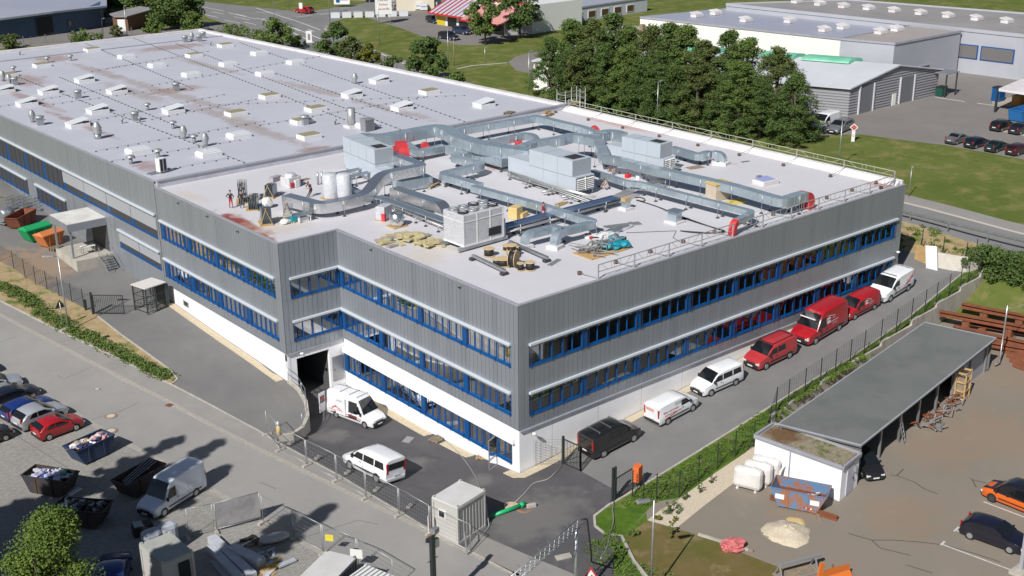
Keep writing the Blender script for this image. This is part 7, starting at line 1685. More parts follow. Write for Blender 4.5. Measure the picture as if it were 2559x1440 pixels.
for a in (('wide low bush in front of the blue hall fence',212,106,32,86,m_leafM,31),('low bush at the left edge below the white minibus',30,122,32,64,m_leafS,32),('reddish shrub beside the lamp pole at the side lane',292,92,26,36,m_leafS,33),('broad hedge like bush by the turning lane at the roof corner',582,96,30,96,m_leafM,34),('dark shrub belt between yellow shrub and next tree',985,190,44,70,m_leafD,35),('second dark shrub of the belt by the footpath',1030,205,40,70,m_leafM,36),('low bush at the roof edge right of the dark bushy tree',1140,222,34,64,m_leafM,37),('small bush right of the roof corner shrub belt',745,118,26,40,m_leafM,38)):
    l, bx, by, h_, w_, m_, sd_ = a; bgbush(l, bx, by, h_, w_, m_, seed=sd_, n=1800, leaf=.32, clumps=22)
# hedge at the far right
P0, P1 = gp(2455,672), gp(2640,712); 
for i in range(5):
    P = P0.lerp(P1, i/4); bush('dense dark hedge bush, '+['leftmost at the end of the driveway','second from the left','in the middle','at the right picture edge','just beyond the right picture edge'][i], (P.x,P.y,P.z-.6), 2.1, 2.6, m_leafD, 60+i, 3500, .2, 30, group='hedge behind the driveway end', name='hedge_bush', cat='hedge')
# foreground tree bottom left
P = up(112,1292,18); tree('leafy light green tree filling the bottom left corner', (P.x,P.y,-.3), 18.6, 3.3, m_leafL, 60000, .095, 71, 'cone', .45, 130)
v_ = Vector((math.cos(SUN_AZ), math.sin(SUN_AZ)))
for i, (q, h) in enumerate((((452,1092),24),((548,1102),25),((566,1170),24),((735,1290),25),((832,1262),25),((300,1165),24),((120,1222),23),((0,1205),22),((440,1200),21),((680,1330),22),((500,1290),20),((200,1260),20),((400,1300),20),((330,1240),22),((560,1390),20),((620,1385),21),((470,1205),23))):
    G = gp(*q); B = G.xy-v_*(h-.6)/math.tan(SUN_EL)-(v_*2 if i > 4 else v_*0)
    if i == 0: spire = tree('-', (0,0,0), 24, 2.3, m_leafM, 12000, .36, 81, 'spire', .08, 150)
    place(spire, (B.x, B.y, T1(B.x,B.y)), i*1.3, 'slim tree by the car park, shadow tip '+['next to the blue skip','reaching furthest up the lane','behind the delivery van','short and by the mesh banner','long one on the lane below the fence','between the two filled skips','below the green filled skip','at the left picture edge','under the dark skip','beside the steel panels','near the cabin','over the shaded skip','at the van front','behind the pole skip','on the long panels','by the mesh banner foot','over the van roof'][i], 'tall slim trees left of the car park', ((1.45,1.45,h/24) if i < 5 else (2.3,2.3,h/24)))
# planting bed cover, weeds
def cover(name, label, polys, f, n, leaf, m_, seed, h=.5, dens=None):
    rs = random.Random(seed); cs = []
    while len(cs) < n:
        P = rs.choice(polys); a, c = Vector(P[0]), Vector(P[1]); p = a.lerp(c, rs.random()); w_ = P[2]; p = p+Vector((rs.uniform(-w_,w_), rs.uniform(-w_,w_))); cs.append((p.x,p.y))
    V = []; F = []
    b = MB()
    for x, y in cs:
        z = f(x, y); r = rs.uniform(.2,.55)*h/.5
        for k in range(26):
            a = rs.random()*6.28; q = r*math.sqrt(rs.random()); p = Vector((x+q*math.cos(a), y+q*math.sin(a), z+rs.random()*h*.7*(1-q/r*.6))); u = Vector((rs.gauss(0,1),rs.gauss(0,1),rs.gauss(0,.5))).normalized()*leaf; w2 = u.cross(Vector((rs.gauss(0,1),rs.gauss(0,1),rs.gauss(0,1)))).normalized()*leaf*.5
            b.quad(p-u, p-w2, p+u, p+w2)
    o = b.obj(name, m_); o["kind"] = 'stuff'; o["label"] = label; o["category"] = 'plants'; return o
c_ = W1([(-40,695),(60,745),(150,808),(290,880),(420,945)])
cover('bed_plants', 'low green plants growing along the planted bank by the street', [(c_[0],c_[1],.5),(c_[1],c_[2],.6),(c_[2],c_[3],.5),(c_[3],c_[4],.35)], T1, 330, .11, m_leafM, 3, .7)
cover('verge_weeds', 'green weeds covering the strip between driveway kerb and fence', [((5,-8.2),(18,-7.4),.9),((3,-8),(8,-8.2),.9),((18,-7),(30,-6.7),.35)], TV, 420, .08, m_leafL, 5, .28)
cover('bank_plants', 'scattered weeds on the sandy bank at the driveway end', [((46,3),(52,8),2.0),((50,-3),(53,4),1.2)], T1, 60, .12, m_leafM, 8, .5)
e_ = W1([(1535,1340),(1500,1400),(1560,1420),(1640,1440)], T2)
cover('corner_plants', 'leafy ground plants at the rounded kerb corner of the entrance', [(e_[0],e_[1],.9),(e_[1],e_[2],.9),(e_[2],e_[3],.7)], T2, 110, .07, m_leafM, 9, .35)
for q, h_, r_, m_, l in (((1677,1345),1.2,.30,m_leafM,'small cone shaped conifer at the lower end of the pebble strip'),((1678,1282),.7,.65,m_leafD,'dark spreading shrub at the pebble strip beside the fence'),((1645,1300),.35,.3,m_leafY,'small brownish ball shrub on the pebble strip, left one'),((1688,1303),.3,.26,m_leafY,'small brownish ball shrub on the pebble strip, right one'),((1778,1208),.8,.22,m_leafS,'thin seedling on the upper pebble strip'),((1750,1232),.7,.2,m_leafS,'thin seedling lower down on the pebble strip'),((1712,1250),.6,.2,m_leafS,'thin seedling beside the dark spreading shrub'),((1540,1375),.5,.5,m_leafM,'grassy clump on the sandy corner lawn'),((1583,1340),.45,.4,m_leafM,'low clump between lamp and kerb corner')):
    P = gp(*q, T2); bush(l, P, r_, h_, m_, seed=int(q[0]), n=500, leaf=.09, clumps=10)
# ------------------------------------------------------------------ construction fences
def cfence(A, B, label, banner=None, h=2.0, group='mobile construction fences'):
    A, B = Vector(A), Vector(B); t = thing('construction_fence', label, 'fence', (0,0,0), group=group); U = Vector((0,0,1)); d = (B-A).normalized(); a, c = A+d*.06, B-d*.06
    b = MB(); b.tube([a+U*.05, a+U*h], .024, 5); b.tube([c+U*.05, c+U*h], .024, 5); b.tube([a+U*h, c+U*h], .024, 5); b.tube([a+U*.2, c+U*.2], .022, 5); b.obj('tube_frame', m_gal2, t)
    b = MB(); wires(b, a, c, h-.05, z0=.22, dz=.28, du=.16, r=.006); b.obj('mesh', m_gal2, t)
    n = Vector((-d.y,d.x,0)); b = MB(); b.box(A+U*.07, (.68,.22,.14), rz=math.atan2(n.y,n.x)); b.obj('foot', m_kerb, t)
    if banner: b = MB(); b.bar(a+U*(h*.52+.08), c+U*(h*.52+.08), .015, h-.3); b.obj('banner', banner, t)
    return t
fl = [(668,1088),(700,1127),(767,1165),(842,1203),(915,1247),(998,1290),(1075,1335)]
lb = ['short construction fence panel at the kerb by the ramp wall','construction fence panel beside the yellow lantern at the ramp end','construction fence panel left of the white minibus','construction fence panel in front of the white minibus','construction fence panel right below the white minibus','construction fence panel left of the grey cabin','construction fence panel running in front of the grey cabin']
pts_ = [gp(*q) for q in fl]+[gp(1178,1385)]
for i in range(7): cfence(pts_[i], pts_[i+1], lb[i])
for i, q in enumerate(pts_[1:6]):
    t = thing('fence_brace', ['fence brace by the yellow lantern','slanting fence brace left of the minibus','slanting fence brace before the minibus','slanting fence brace below the minibus rear','slanting fence brace left of the cabin'][i], 'brace', q, group='slanting fence braces'); MB().bar((0,0,1.5),(1.1,.45,.05),.04).obj('strut', m_gal2, t); MB().box((1.15,.47,.06),(.5,.25,.12),rz=.4).obj('block', m_kerb, t)
low = [(657,1308),(735,1345),(808,1384),(895,1420),(985,1475)]
pl = [gp(*q) for q in low]
for i in range(4): cfence(pl[i], pl[i+1], ['lower fence panel right of the grey banner','lower fence panel in the narrow tree shadow','lower fence panel beside the yellow sign','lower fence panel above the ribbed container'][i])
m_ban = mat('grey_banner', (.36,.34,.34), .7, col2=(.26,.25,.26), scale=1.2, bump=.5, bscale=3)
cfence(gp(540,1330), gp(655,1300), 'fence panel hung with a crumpled grey banner', m_ban)
cfence(gp(470,1345), gp(538,1330), 'dark shaded fence panel left of the grey banner')
t = thing('yellow_sign', 'small yellow sign plate hanging on the lower fence', 'sign', gp(826,1388)); MB().box((0,0,1.2),(.5,.03,.42),rz=-.9).obj('plate', mat('sign_yellow', (.75,.62,.05), .5), t); MB().box((.02,0,1.2),(.3,.04,.03),rz=-.9).obj('wire_tie', m_trim, t)
t = thing('white_sign', 'white sign plate on the lower fence above the containers', 'sign', gp(893,1425)); MB().box((0,0,1.1),(.75,.03,.6),rz=-.9).obj('plate', m_lampw, t); MB().box((0,0,1.45),(.3,.05,.04),rz=-.9).obj('clamp', m_trim, t)
P = gp(700,1120); t = thing('warning_lantern', 'yellow and grey warning lantern on the fence at the ramp end', 'lantern', P); MB().lathe((0,0,1.0),[(.14,0),(.16,.2),(.16,.75),(.05,.8)],10).obj('body', mat('yellow_plastic', (.62,.42,.06), .5), t); MB().lathe((0,0,1.8),[(.2,0),(.22,.1),(.08,.3),(0,.32)],10).obj('cap', m_gal2, t); MB().cyl((0,0,0),(0,0,1.0),.03,n=6).obj('pole', m_gal2, t)
P = gp(1073,1352); t = thing('beacon_board', 'red and white striped beacon board at the fence corner', 'traffic sign', P, R_(40)); b = MB(); b.box((0,0,1.2),(.28,.04,1.1)); b.obj('board', m_lampw, t)
for k in range(4): b = MB(); b.add([(-.14,-.025,.75+k*.28),(.14,-.025,.87+k*.28),(.14,-.025,1.0+k*.28),(-.14,-.025,.88+k*.28)],[(0,1,2,3)]); b.obj('stripe', m_redt, t)
MB().box((0,0,.1),(.5,.35,.2)).obj('foot', m_trim, t)
# black mast with camera and box
P = up(1083,1440,2.2); MX, MY = P.x, P.y; g = T1(MX,MY); t = thing('camera_mast', 'black mast with camera and loudspeaker boxes at the bottom edge', 'mast', (MX,MY,g)); hm = zat(MX,MY,1336)-g
MB().box((0,0,hm/2),(.24,.24,hm)).obj('mast', m_post, t); MB().box((.28,.1,hm+.1),(.4,.3,.28),rz=.3).obj('camera', m_alu, t); MB().box((.05,.0,hm-.02),(.75,.12,.08)).obj('crossbar', m_woodg, t); MB().box((.25,0,hm-.6),(.3,.22,.5)).obj('control_box', m_alu, t); b = MB(); b.bar((-.35,0,hm-1.6),(.35,0,hm-1.5),.03); b.obj('peg', m_post, t); b = MB(); b.bar((-.35,.1,hm-.35),(.35,-.1,hm-.3),.05); b.obj('clamp', m_post, t)
# ------------------------------------------------------------------ containers
m_cabin = mat('cabin_grey', (.50,.49,.46), .6, col2=(.46,.45,.42), scale=.8); m_cabind = mat('cabin_ribs', (.38,.37,.35), .6)
def container(label, c, rz, L, Wd, H, z, roof=None, ribs=True, window_=False, door=False, mm=None):
    t = thing('site_container', label, 'container', (c[0],c[1],z), rz); mm = mm or m_cabin
    b = MB(); b.box((0,0,H/2),(L-.12,Wd-.12,H-.1)); b.obj('wall', mm, t); b = MB()
    for x in (-1,1):
        for y in (-1,1): b.box((x*(L/2-.06),y*(Wd/2-.06),H/2),(.14,.14,H))
    b.obj('corner_post', mm, t)
    b = MB(); b.box((0,0,H+.0),(L,Wd,.1)); 
    b.obj('roof', roof or mat('cabin_roof', (.62,.61,.60), .6, col2=(.56,.55,.53), scale=1), t, bevel=.02)
    b = MB()
    for y in (-1,1): b.box((0,y*(Wd/2-.03),.1),(L,.1,.18)); b.box((0,y*(Wd/2-.02),H-.12),(L,.07,.14))
    for x in (-1,1): b.box((x*(L/2-.02),0,.1),(.08,Wd,.18)); b.box((x*(L/2-.02),0,H-.12),(.07,Wd,.14))
    b.obj('frame', mm, t)
    if ribs:
        b = MB(); n = int(L/.28)
        for i in range(1, n): b.box((-L/2+i*L/n,-Wd/2+.035,H/2),(.07,.05,H-.5))
        b.obj('ribs', m_cabind, t)
    if window_: b = MB(); b.box((-L/2+.01+.02,Wd*.12,H*.66),(.08,.62,.5)); w__ = b.obj('window', m_lampw, t); b = MB(); b.box((-L/2-.015,Wd*.12,H*.66),(.05,.42,.36)); b.obj('pane', m_dglass, w__)
    if door: b = MB(); b.box((L*.18,-Wd/2-.0,H*.45),(L*.34,.1,H*.8)); b.obj('doorway', m_dark, t)
    for x in (-1,1):
        for y in (-1,1): MB().box((x*(L/2-.09),y*(Wd/2-.09),H+.08),(.16,.12,.1)).obj('corner_casting', mm, t)
    return t
K = [up(1081,1242,2.45), up(1141,1271,2.45), up(1211,1227,2.45), up(1147,1203,2.45)]
c = (K[0]+K[2])/2; ex = K[2]-K[1]; ey = K[3]-K[2]
container('grey site cabin with a small white window standing beside the entrance', c.xy, math.atan2(ex.y,ex.x), ex.length, abs((K[1]-K[0]).length), 2.55, -.12, window_=True)
K = [up(332,1365,2.5), up(418,1400,2.5), up(497,1368,2.5), up(405,1325,2.5)]
c = (K[0]+K[2])/2; ex = K[2]-K[1]; container('beige site container in tree shade with an open dark doorway', c.xy, math.atan2(ex.y,ex.x), ex.length, (K[1]-K[0]).length, 2.5, -.1, ribs=False, door=True, roof=mat('cabin_roof2', (.42,.43,.38), .6, col2=(.34,.36,.33), scale=1))
K = [up(700,1470,2.5), up(800,1500,2.5), up(902,1395,2.5), up(832,1372,2.5)]
c = (K[0]+K[2])/2; ex = K[2]-K[1]; container('long pale container at the bottom edge beside the steel panels', c.xy, math.atan2(ex.y,ex.x), ex.length, (K[3]-K[2]).length, 2.5, -.1, mm=mat('cabin_dark', (.22,.21,.20), .6))
K = [up(860,1440,2.5), up(918,1412,2.5), up(1010,1450,2.5)]; ex = K[2]-K[1]; c = K[1]+(K[2]-K[1])*.5+(K[0]-K[1])*.7
t = container('ribbed white container cut by the bottom picture edge', (c.x,c.y), math.atan2(ex.y,ex.x), ex.length, 2.4, 2.45, -.1, ribs=False, roof=m_lampw)
b = MB()
for i in range(9): b.box((-ex.length/2+.2+i*(ex.length-.4)/8,0,2.53),(.06,2.3,.05))
b.obj('roof_rib', m_gal2, t)
# ------------------------------------------------------------------ skips
def skip(label, px, py, rz, m_, L=3.6, Wd=1.75, H=1.5, fill=None, f=T1, inner=None, group='skips', lid=None, seed=1):
    P = gp(px, py, f); t = thing('skip', label, 'skip', P, R_(rz), group); t.scale = (.86,.86,.84); b = MB(); k = .62
    o = [(-L/2,H),(L/2,H),(L/2-k,.12),(-L/2+k,.12)]; w_ = Wd/2
    def pr(y0, y1, q): 
        v = [(x,y0,z) for x, z in q]+[(x,y1,z) for x, z in q]; n = len(q); b.add(v, [tuple(range(n)), tuple(range(2*n-1,n-1,-1))]+[(i,n+i,n+(i+1)%n,(i+1)%n) for i in range(n)])
    pr(-w_, -w_+.05, o); pr(w_-.05, w_, o)
    b.add([(-L/2,-w_,H),(-L/2,w_,H),(-L/2+k,w_,.12),(-L/2+k,-w_,.12)],[(0,1,2,3)]); b.add([(L/2,-w_,H),(L/2,w_,H),(L/2-k,w_,.12),(L/2-k,-w_,.12)],[(0,3,2,1)]); b.add([(-L/2+k,-w_,.12),(-L/2+k,w_,.12),(L/2-k,w_,.12),(L/2-k,-w_,.12)],[(0,1,2,3)])
    q = b.obj('body', m_, t); fixn(q)
    b = MB(); b.box((0,-w_,H),(L,.09,.08)); b.box((0,w_,H),(L,.09,.08)); b.box((-L/2,0,H),(.09,Wd,.08)); b.box((L/2,0,H),(.09,Wd,.08))
    for x in (-.7,.7): b.box((x,-w_-.03,H*.55),(.08,.06,H*.85)); b.box((x,w_+.03,H*.55),(.08,.06,H*.85))
    b.obj('rim', m_, t)
    if inner: b = MB(); b.add([(-L/2+k*.55,-w_+.06,H*.5),(L/2-k*.55,-w_+.06,H*.5),(L/2-k*.55,w_-.06,H*.5),(-L/2+k*.55,w_-.06,H*.5)],[(0,1,2,3)]); b.obj('lining', inner, t)
    rnd = random.Random(seed)
    if fill:
        for i in range(34):
            x, y = rnd.uniform(-L/2+.4,L/2-.4), rnd.uniform(-w_+.3,w_-.3); b = MB()
            if i%3: b.blob((x,y,H*.9+rnd.uniform(-.1,.2)),(rnd.uniform(.15,.38),rnd.uniform(.15,.32),rnd.uniform(.1,.22)), i+seed*31, k=.35)
            else: b.box((x,y,H*.93+rnd.uniform(-.1,.15)),(rnd.uniform(.4,.9),rnd.uniform(.12,.4),.06), rz=rnd.uniform(-.6,.6), rx=rnd.uniform(-.3,.3), ry=rnd.uniform(-.3,.3))
            b.obj('rubbish', rnd.choice(fill), t)
    if lid: b = MB(); b.prism([(-L/2,-w_),(L/2,-w_),(L/2,w_),(-L/2,w_)], H, H+.05, z1f=lambda p: H+.1+.35*(1-abs(p[1])/w_)); b.add([(-L/2,-w_,H+.05),(L/2,-w_,H+.05),(L/2-.2,0,H+.45),(-L/2+.2,0,H+.45)],[(0,1,2,3)]); b.add([(-L/2,w_,H+.05),(L/2,w_,H+.05),(L/2-.2,0,H+.45),(-L/2+.2,0,H+.45)],[(0,3,2,1)]); b.add([(-L/2,-w_,H+.05),(-L/2,w_,H+.05),(-L/2+.2,0,H+.45)],[(0,2,1)]); b.add([(L/2,-w_,H+.05),(L/2,w_,H+.05),(L/2-.2,0,H+.45)],[(0,1,2)]); b.obj('lid', lid, t)
    return t
m_skb = mat('skip_blue', (.015,.045,.12), .6, col2=(.03,.05,.09), scale=2); m_skd = mat('skip_dark', (.035,.035,.05), .7, col2=(.07,.045,.03), scale=2)
m_skg = mat('skip_green', (.01,.30,.10), .5); m_sko = mat('skip_orange', (.62,.20,.06), .6, col2=(.5,.17,.06), scale=1); m_skr = mat('skip_rust_inner', (.22,.07,.035), .9, col2=(.15,.05,.03), scale=2)
F1 = [m_lampw, m_lampw, m_card, m_film, mat('navy_cloth', (.03,.04,.12), .8), mat('pink_foam', (.6,.28,.28), .8)]; F2 = [mat('pale_bag', (.42,.42,.60), .5), mat('green_bag', (.10,.45,.2), .5), mat('blue_bag', (.05,.10,.25), .5), m_film, mat('pale_bag', (.42,.42,.60), .5)]
skip('blue skip heaped with white packaging beside the small red car', 228, 1142, 14, m_skb, fill=F1, inner=m_skr, seed=1)
skip('dark skip filled with blue and green bags at the left', 132, 1226, -57, m_skd, fill=F2, inner=m_skd, seed=2, L=3.9)
skip('dark open skip holding metal poles behind the delivery van', 352, 1222, 20, m_skd, inner=m_dark, L=3.9)
P = gp(352,1222); t = thing('pole_bundle', 'metal poles lying in the skip behind the delivery van', 'poles', (P.x,P.y,P.z+1.1), R_(20)); 
for k in range(4): MB().bar((-1.5+k*.1,-.4+k*.2,0),(1.4,-.2+k*.25,.35),.05).obj('pole', m_alu, t)
skip('shaded dark skip in front of the bottom left tree', 212, 1306, -49, m_skd, inner=m_dark, fill=[m_skd, m_alu, m_trim], seed=5, L=3.9)
skip('green lidded skip beside the loading platform', 92, 598, 15, m_skg, lid=m_skg, L=3.4)
skip('orange lidded skip nearest the loading platform', 126, 613, 20, m_sko, lid=m_sko, L=3.0)
skip('rusty open skip at the left edge behind the green skip', 55, 563, 40, m_skr, inner=m_skr, L=4.2)
t = skip('blue and rust worn skip in front of the white utility building', 1998, 1262, -64, mat('skip_worn', (.10,.20,.34), .7, col2=(.30,.13,.07), scale=1.6, lo=.45, hi=.55), f=T2, inner=m_skr, L=4.0, H=1.55, Wd=1.9)
for s in (-1.3,1.2): MB().box((s,-.98,.95),(.65,.02,.4)).obj('label_plate', m_lampw, t)
for k in range(4): MB().box((.5+k*.16,-.985,.42),(.09,.02,.14),ry=.4).obj('warning_stripe', m_redl if k%2 == 0 else m_lampw, t)
for i in range(10): MB().box((.9+.35*math.sin(i*2.1),.3*math.cos(i*1.7)-.1,.95+.04*i%.3),(.3,.08,.04),rz=i).obj('scrap_piece', m_lampw if i%2 else m_card, t)
P = gp(100,624); pallet(P+Vector((1.2,-1.0,0)), R_(20), 'wooden pallet under the front of the orange skip', m_woodg, n=2)
P = gp(18,560); t = thing('metal_tank', 'grey wheeled metal tank at the left picture edge', 'tank', P, R_(20)); MB().cyl((-.7,0,1.0),(.7,0,1.0),.65,n=14).obj('tank', m_steel, t); b = MB(); b.box((0,0,.25),(1.5,1.2,.12)); b.obj('frame', m_alu, t)
for q, l in (((35,520),'left wire cage pallet behind the rusty skip'),((62,518),'right wire cage pallet behind the rusty skip'),((105,522),'wire cage pallet next to the building wall')):
    P = gp(*q); t = thing('wire_cage', l, 'cage', P, R_(20), 'wire cages'); b = MB()
    for z in (.15,.5,.85,1.2):
        for s in (-.5,.5): b.bar((-.6,s,z),(.6,s,z),.04); b.bar((s*1.2,-.5,z),(s*1.2,.5,z),.04)
    for i in range(7):
        for s in (-.5,.5): b.bar((-.6+i*.2,s,.1),(-.6+i*.2,s,1.2),.03)
    b.obj('cage', m_steel, t); MB().box((0,0,.1),(1.2,1,.1)).obj('base', m_steel, t)
# ------------------------------------------------------------------ things on the forecourt and at the street
pallet(gp(1094,1100,TFb)+Vector((0,0,.02)), R_(12), 'brown wooden pallet leaning by the gravel strip of the forecourt', m_woodg)
pallet(gp(1209,1142,TFb)+Vector((0,0,.03)), R_(35), 'pale new wooden pallet near the open glass door')
P = gp(1020,1100,TFb); o = MB().box((P.x,P.y,P.z+.03),(.9,.6,.04),rz=.5).obj('drain_cover', m_gal2); tag(o, 'grey drain cover plate lying in the middle of the forecourt', 'drain cover')
P = onx(1243,1160,-.15); t = thing('glass_door', 'open grey glass door at the front corner of the left facade', 'door', (0,2.35,-.45), R_(200)); b = MB()
for x in (0,1.05): b.box((x,0,1.25),(.08,.06,2.3))
for z in (.14,.9,2.36): b.box((.52,0,z),(1.05,.06,.09))
b.obj('door_frame', m_alu, t); MB().quad((.04,0,.18),(1.0,0,.18),(1.0,0,2.3),(.04,0,2.3)).obj('glass', m_glass, t)
a, c = gp(1228,1295), gp(1303,1272); t = thing('green_pipe', 'bright green plastic pipe lying behind the grey cabin', 'pipe', (0,0,0)); m_gp = mat('green_pipe', (.01,.38,.14), .4); MB().cyl(a+Vector((0,0,.14)), c+Vector((0,0,.28)), .13, n=10).obj('pipe', m_gp, t); MB().cyl(c+Vector((-.1,0,.26)), c+Vector((.28,.05,.3)), .17, n=10).obj('socket', m_gp, t)
P = gp(1312,1272); t = thing('open_manhole', 'open manhole with red brown ring beside the green pipe', 'manhole', P); MB().lathe((0,0,-.02),[(.65,0),(.65,.05),(.42,.07),(.3,.05)],16).obj('ring', mat('brick_ring', (.32,.15,.09), .9), t); MB().cyl((0,0,.0),(0,0,.035),.32,n=12).obj('shaft', m_dark, t)
P = gp(1278,1266); o = MB().cyl((P.x,P.y,P.z),(P.x,P.y,P.z+.07),.48,n=16).obj('manhole_cover', mat('sand_lid', (.55,.40,.28), .9)); tag(o, 'sand coloured round lid lying beside the open manhole', 'manhole lid')
for q, d, l in (((1328,1268),(.6,.22,.25),'short concrete kerb stone by the open manhole'),((1408,1394),(.95,.4,.14),'white grey concrete block lying on the entrance asphalt')): P = gp(*q, TFb); o = MB().box((P.x,P.y,P.z+d[2]/2),d,rz=-.35).obj('concrete_block', m_kerb, bevel=.02); tag(o, l, 'block')
for q, l in (((277,1040),'round manhole cover in the street, upper one'),((277,1077),'round manhole cover at the paving edge, lower one'),((243,973),'small dark valve cover in the street')):
    P = gp(*q); t = thing('manhole_cover', l, 'manhole cover', P, group='street manhole covers'); MB().cyl((0,0,-.05),(0,0,.02),.48 if 'round' in l else .25,n=18).obj('ring', mat('cover_ring', (.26,.19,.15), .9), t); MB().cyl((0,0,-.05),(0,0,.032),.30 if 'round' in l else .16,n=16).obj('lid', mat('cover_lid', (.52,.47,.40), .9), t)
P = gp(1062,1013); 
for q, l in (((423,1013),'rusty square gully grate in the cobbled gutter'),((582,1254),'rusty gully grate at the paving kerb behind the delivery van')): P = gp(*q); o = MB().box((P.x,P.y,P.z+.02),(.45,.45,.04),rz=.3).obj('gully_grate', m_rust); tag(o, l, 'grate')
t = thing('hose', 'thin grey hose running from the pallet to the grey cabin', 'hose', (0,0,0)); MB().tube(rounded([gp(x,y,TFb)+Vector((0,0,.03)) for x,y in ((1112,1102),(1140,1125),(1175,1170),(1195,1205),(1203,1235))], 1, 3), .03, 5).obj('hose', m_pipe, t)
t = thing('hose', 'pale hose along the entrance towards the driveway gate', 'hose', (0,0,0)); MB().tube(rounded([gp(x,y,TFb)+Vector((0,0,.03)) for x,y in ((1275,1268),(1315,1230),(1332,1207),(1370,1200),(1405,1165))], .6, 3), .03, 5).obj('hose', m_kerb, t)
t = thing('hose', 'grey hose lying in the grass beside the rounded kerb', 'hose', (0,0,0)); MB().tube(rounded([gp(x,y,TV)+Vector((0,0,.05)) for x,y in ((1535,1252),(1530,1275),(1535,1300),(1525,1335),(1515,1375),(1500,1400))], .8, 3), .045, 5).obj('hose', m_pipe, t)
t = thing('drain_hose', 'dark ribbed hose lying on the sandy end of the planted bank', 'hose', (0,0,0)); MB().tube(rounded([gp(x,y)+Vector((0,0,.08)) for x,y in ((216,842),(228,852),(250,848),(272,842))], .5, 3), .10, 6).obj('hose', m_post, t)
t = thing('triangle_sign', 'back of a dark triangular warning sign beside the left lamp', 'traffic sign', gp(158,818)); MB().cyl((0,0,0),(0,0,2.3),.03,n=6).obj('pole', m_steel, t); MB().add([(-.45,0,1.75),(.45,0,1.75),(0,0,2.5),(-.45,.03,1.75),(.45,.03,1.75),(0,.03,2.5)],[(0,1,2),(5,4,3),(0,3,4,1),(1,4,5,2),(2,5,3,0)]).obj('plate', m_trim, t)
P = gp(162,828); o = MB().box((P.x,P.y,P.z+.12),(.7,.3,.24),rz=.2).obj('concrete_block', m_kerb); tag(o, 'concrete foot block at the base of the triangular sign', 'block')
# truss arm with pole and cable, works sign
a, c = up(1285,1445,5.0), up(1452,1302,5.4); t = thing('lattice_truss', 'aluminium lattice truss arm rising at the bottom edge above the entrance', 'truss', (0,0,0)); U = Vector((0,0,1)); d = (c-a).normalized(); n = Vector((-d.y,d.x,0)).normalized(); L_ = (c-a).length; b = MB()
off = [n*.22, -n*.22, Vector((0,0,-.38))]
for o_ in off: b.tube([a+o_, c+o_], .03, 5)
k = int(L_/.42)
for i in range(k):
    p, q = a.lerp(c, i/k), a.lerp(c, (i+1)/k)
    for u in range(3): b.bar(p+off[u], q+off[(u+1)%3], .025)
b.obj('truss', m_steel, t)
for i in range(0, k, 2): p = a.lerp(c, i/k); MB().bar(p+n*.22, p+n*.42+U*.12, .025).obj('hook', m_steel, t)
P = up(1440,1322,5.0); g = T1(P.x,P.y)
MB().cyl((P.x,P.y,g),(P.x,P.y,5.0),.09,n=8).obj('mast', m_steel, t); MB().tube(rounded([c+U*.1, c+U*.05+Vector((.35,-.1,0)), Vector((c.x+.6,c.y-.2,3.2)), gp(1478,1408,TV)+U*.1, gp(1497,1415,T2)+U*.05], .8, 4), .05, 5).obj('cable', m_cable, t)
P = gp(1476,1490); t = thing('works_sign', 'triangular roadworks sign with red border and digging figure', 'traffic sign', P, R_(-38)); s_ = 1.15
def tri(r, y): return [(-r,y,1.05-r*.577+.15),(r,y,1.05-r*.577+.15),(0,y,1.05+r*1.155+.15)]
for r, y, mm, nm in ((.62,-.02,m_redt,'red_border'),(.46,-.035,m_lampw,'white_field')): b = MB(); v = tri(r,y)+tri(r,y+.012); b.add(v, [(0,1,2),(5,4,3),(0,3,4,1),(1,4,5,2),(2,5,3,0)]); b.obj(nm, mm, t)
b = MB(); b.bar((-.1,-.045,.95),(.02,-.045,1.28),.05,.01,(0,1,0)); b.bar((.02,-.045,1.25),(.16,-.045,1.05),.04,.01,(0,1,0)); b.bar((-.1,-.045,.95),(-.02,-.045,.9),.05,.01,(0,1,0)); b.cyl((.04,-.05,1.36),(.04,-.04,1.36),.05,n=8); b.add([(.1,-.045,.9),(.3,-.045,.9),(.2,-.045,1.02)],[(0,1,2)]); b.obj('digging_figure', m_trim, t); MB().cyl((0,.03,0),(0,.03,1.3),.03,n=6).obj('pole', m_steel, t)
t = thing('tripod_brace', 'steel tube brace frame standing before the grey cabin', 'brace', (0,0,0)); A_ = gp(1168,1388); b = MB(); b.bar(A_, A_+Vector((-.1,.1,1.6)), .07); b.bar(A_, gp(1222,1320)+U*.1, .05); b.bar(gp(1222,1320)+U*.1, gp(1215,1300)+U*1.2, .04); b.bar(A_+Vector((-.1,.1,1.5)), gp(1195,1340)+U*.1, .05); b.obj('tubes', m_gal2, t)
# ------------------------------------------------------------------ lower left clutter
def slabpack(label, q0, q1, wd, h, m_, z=0): 
    a, c = gp(*q0), gp(*q1); t = thing('panel_stack', label, 'building panel', (0,0,0), group='long panels beside the containers'); MB().bar(a+U*(h/2+z), c+U*(h/2+z), wd, h).obj('panel', m_, t); MB().bar(a.lerp(c,.2)+U*.04, a.lerp(c,.2)+U*.04+(c-a).cross(U).normalized()*wd*.6, .1, .08).obj('bearer', m_wood, t); return t
m_pan = mat('white_panel', (.52,.54,.58), .5, col2=(.42,.44,.48), scale=2)
slabpack('long pale panel nearest the beige container doorway', (525,1375), (600,1452), .5, .35, m_pan); slabpack('middle pale panel of the bundle', (530,1352), (632,1448), .55, .4, m_pan); slabpack('rightmost thick white panel of the bundle', (580,1380), (655,1418), .65, .5, m_pan); slabpack('flat dark panel between the thick white ones', (540,1400), (585,1455), .8, .15, m_alu)
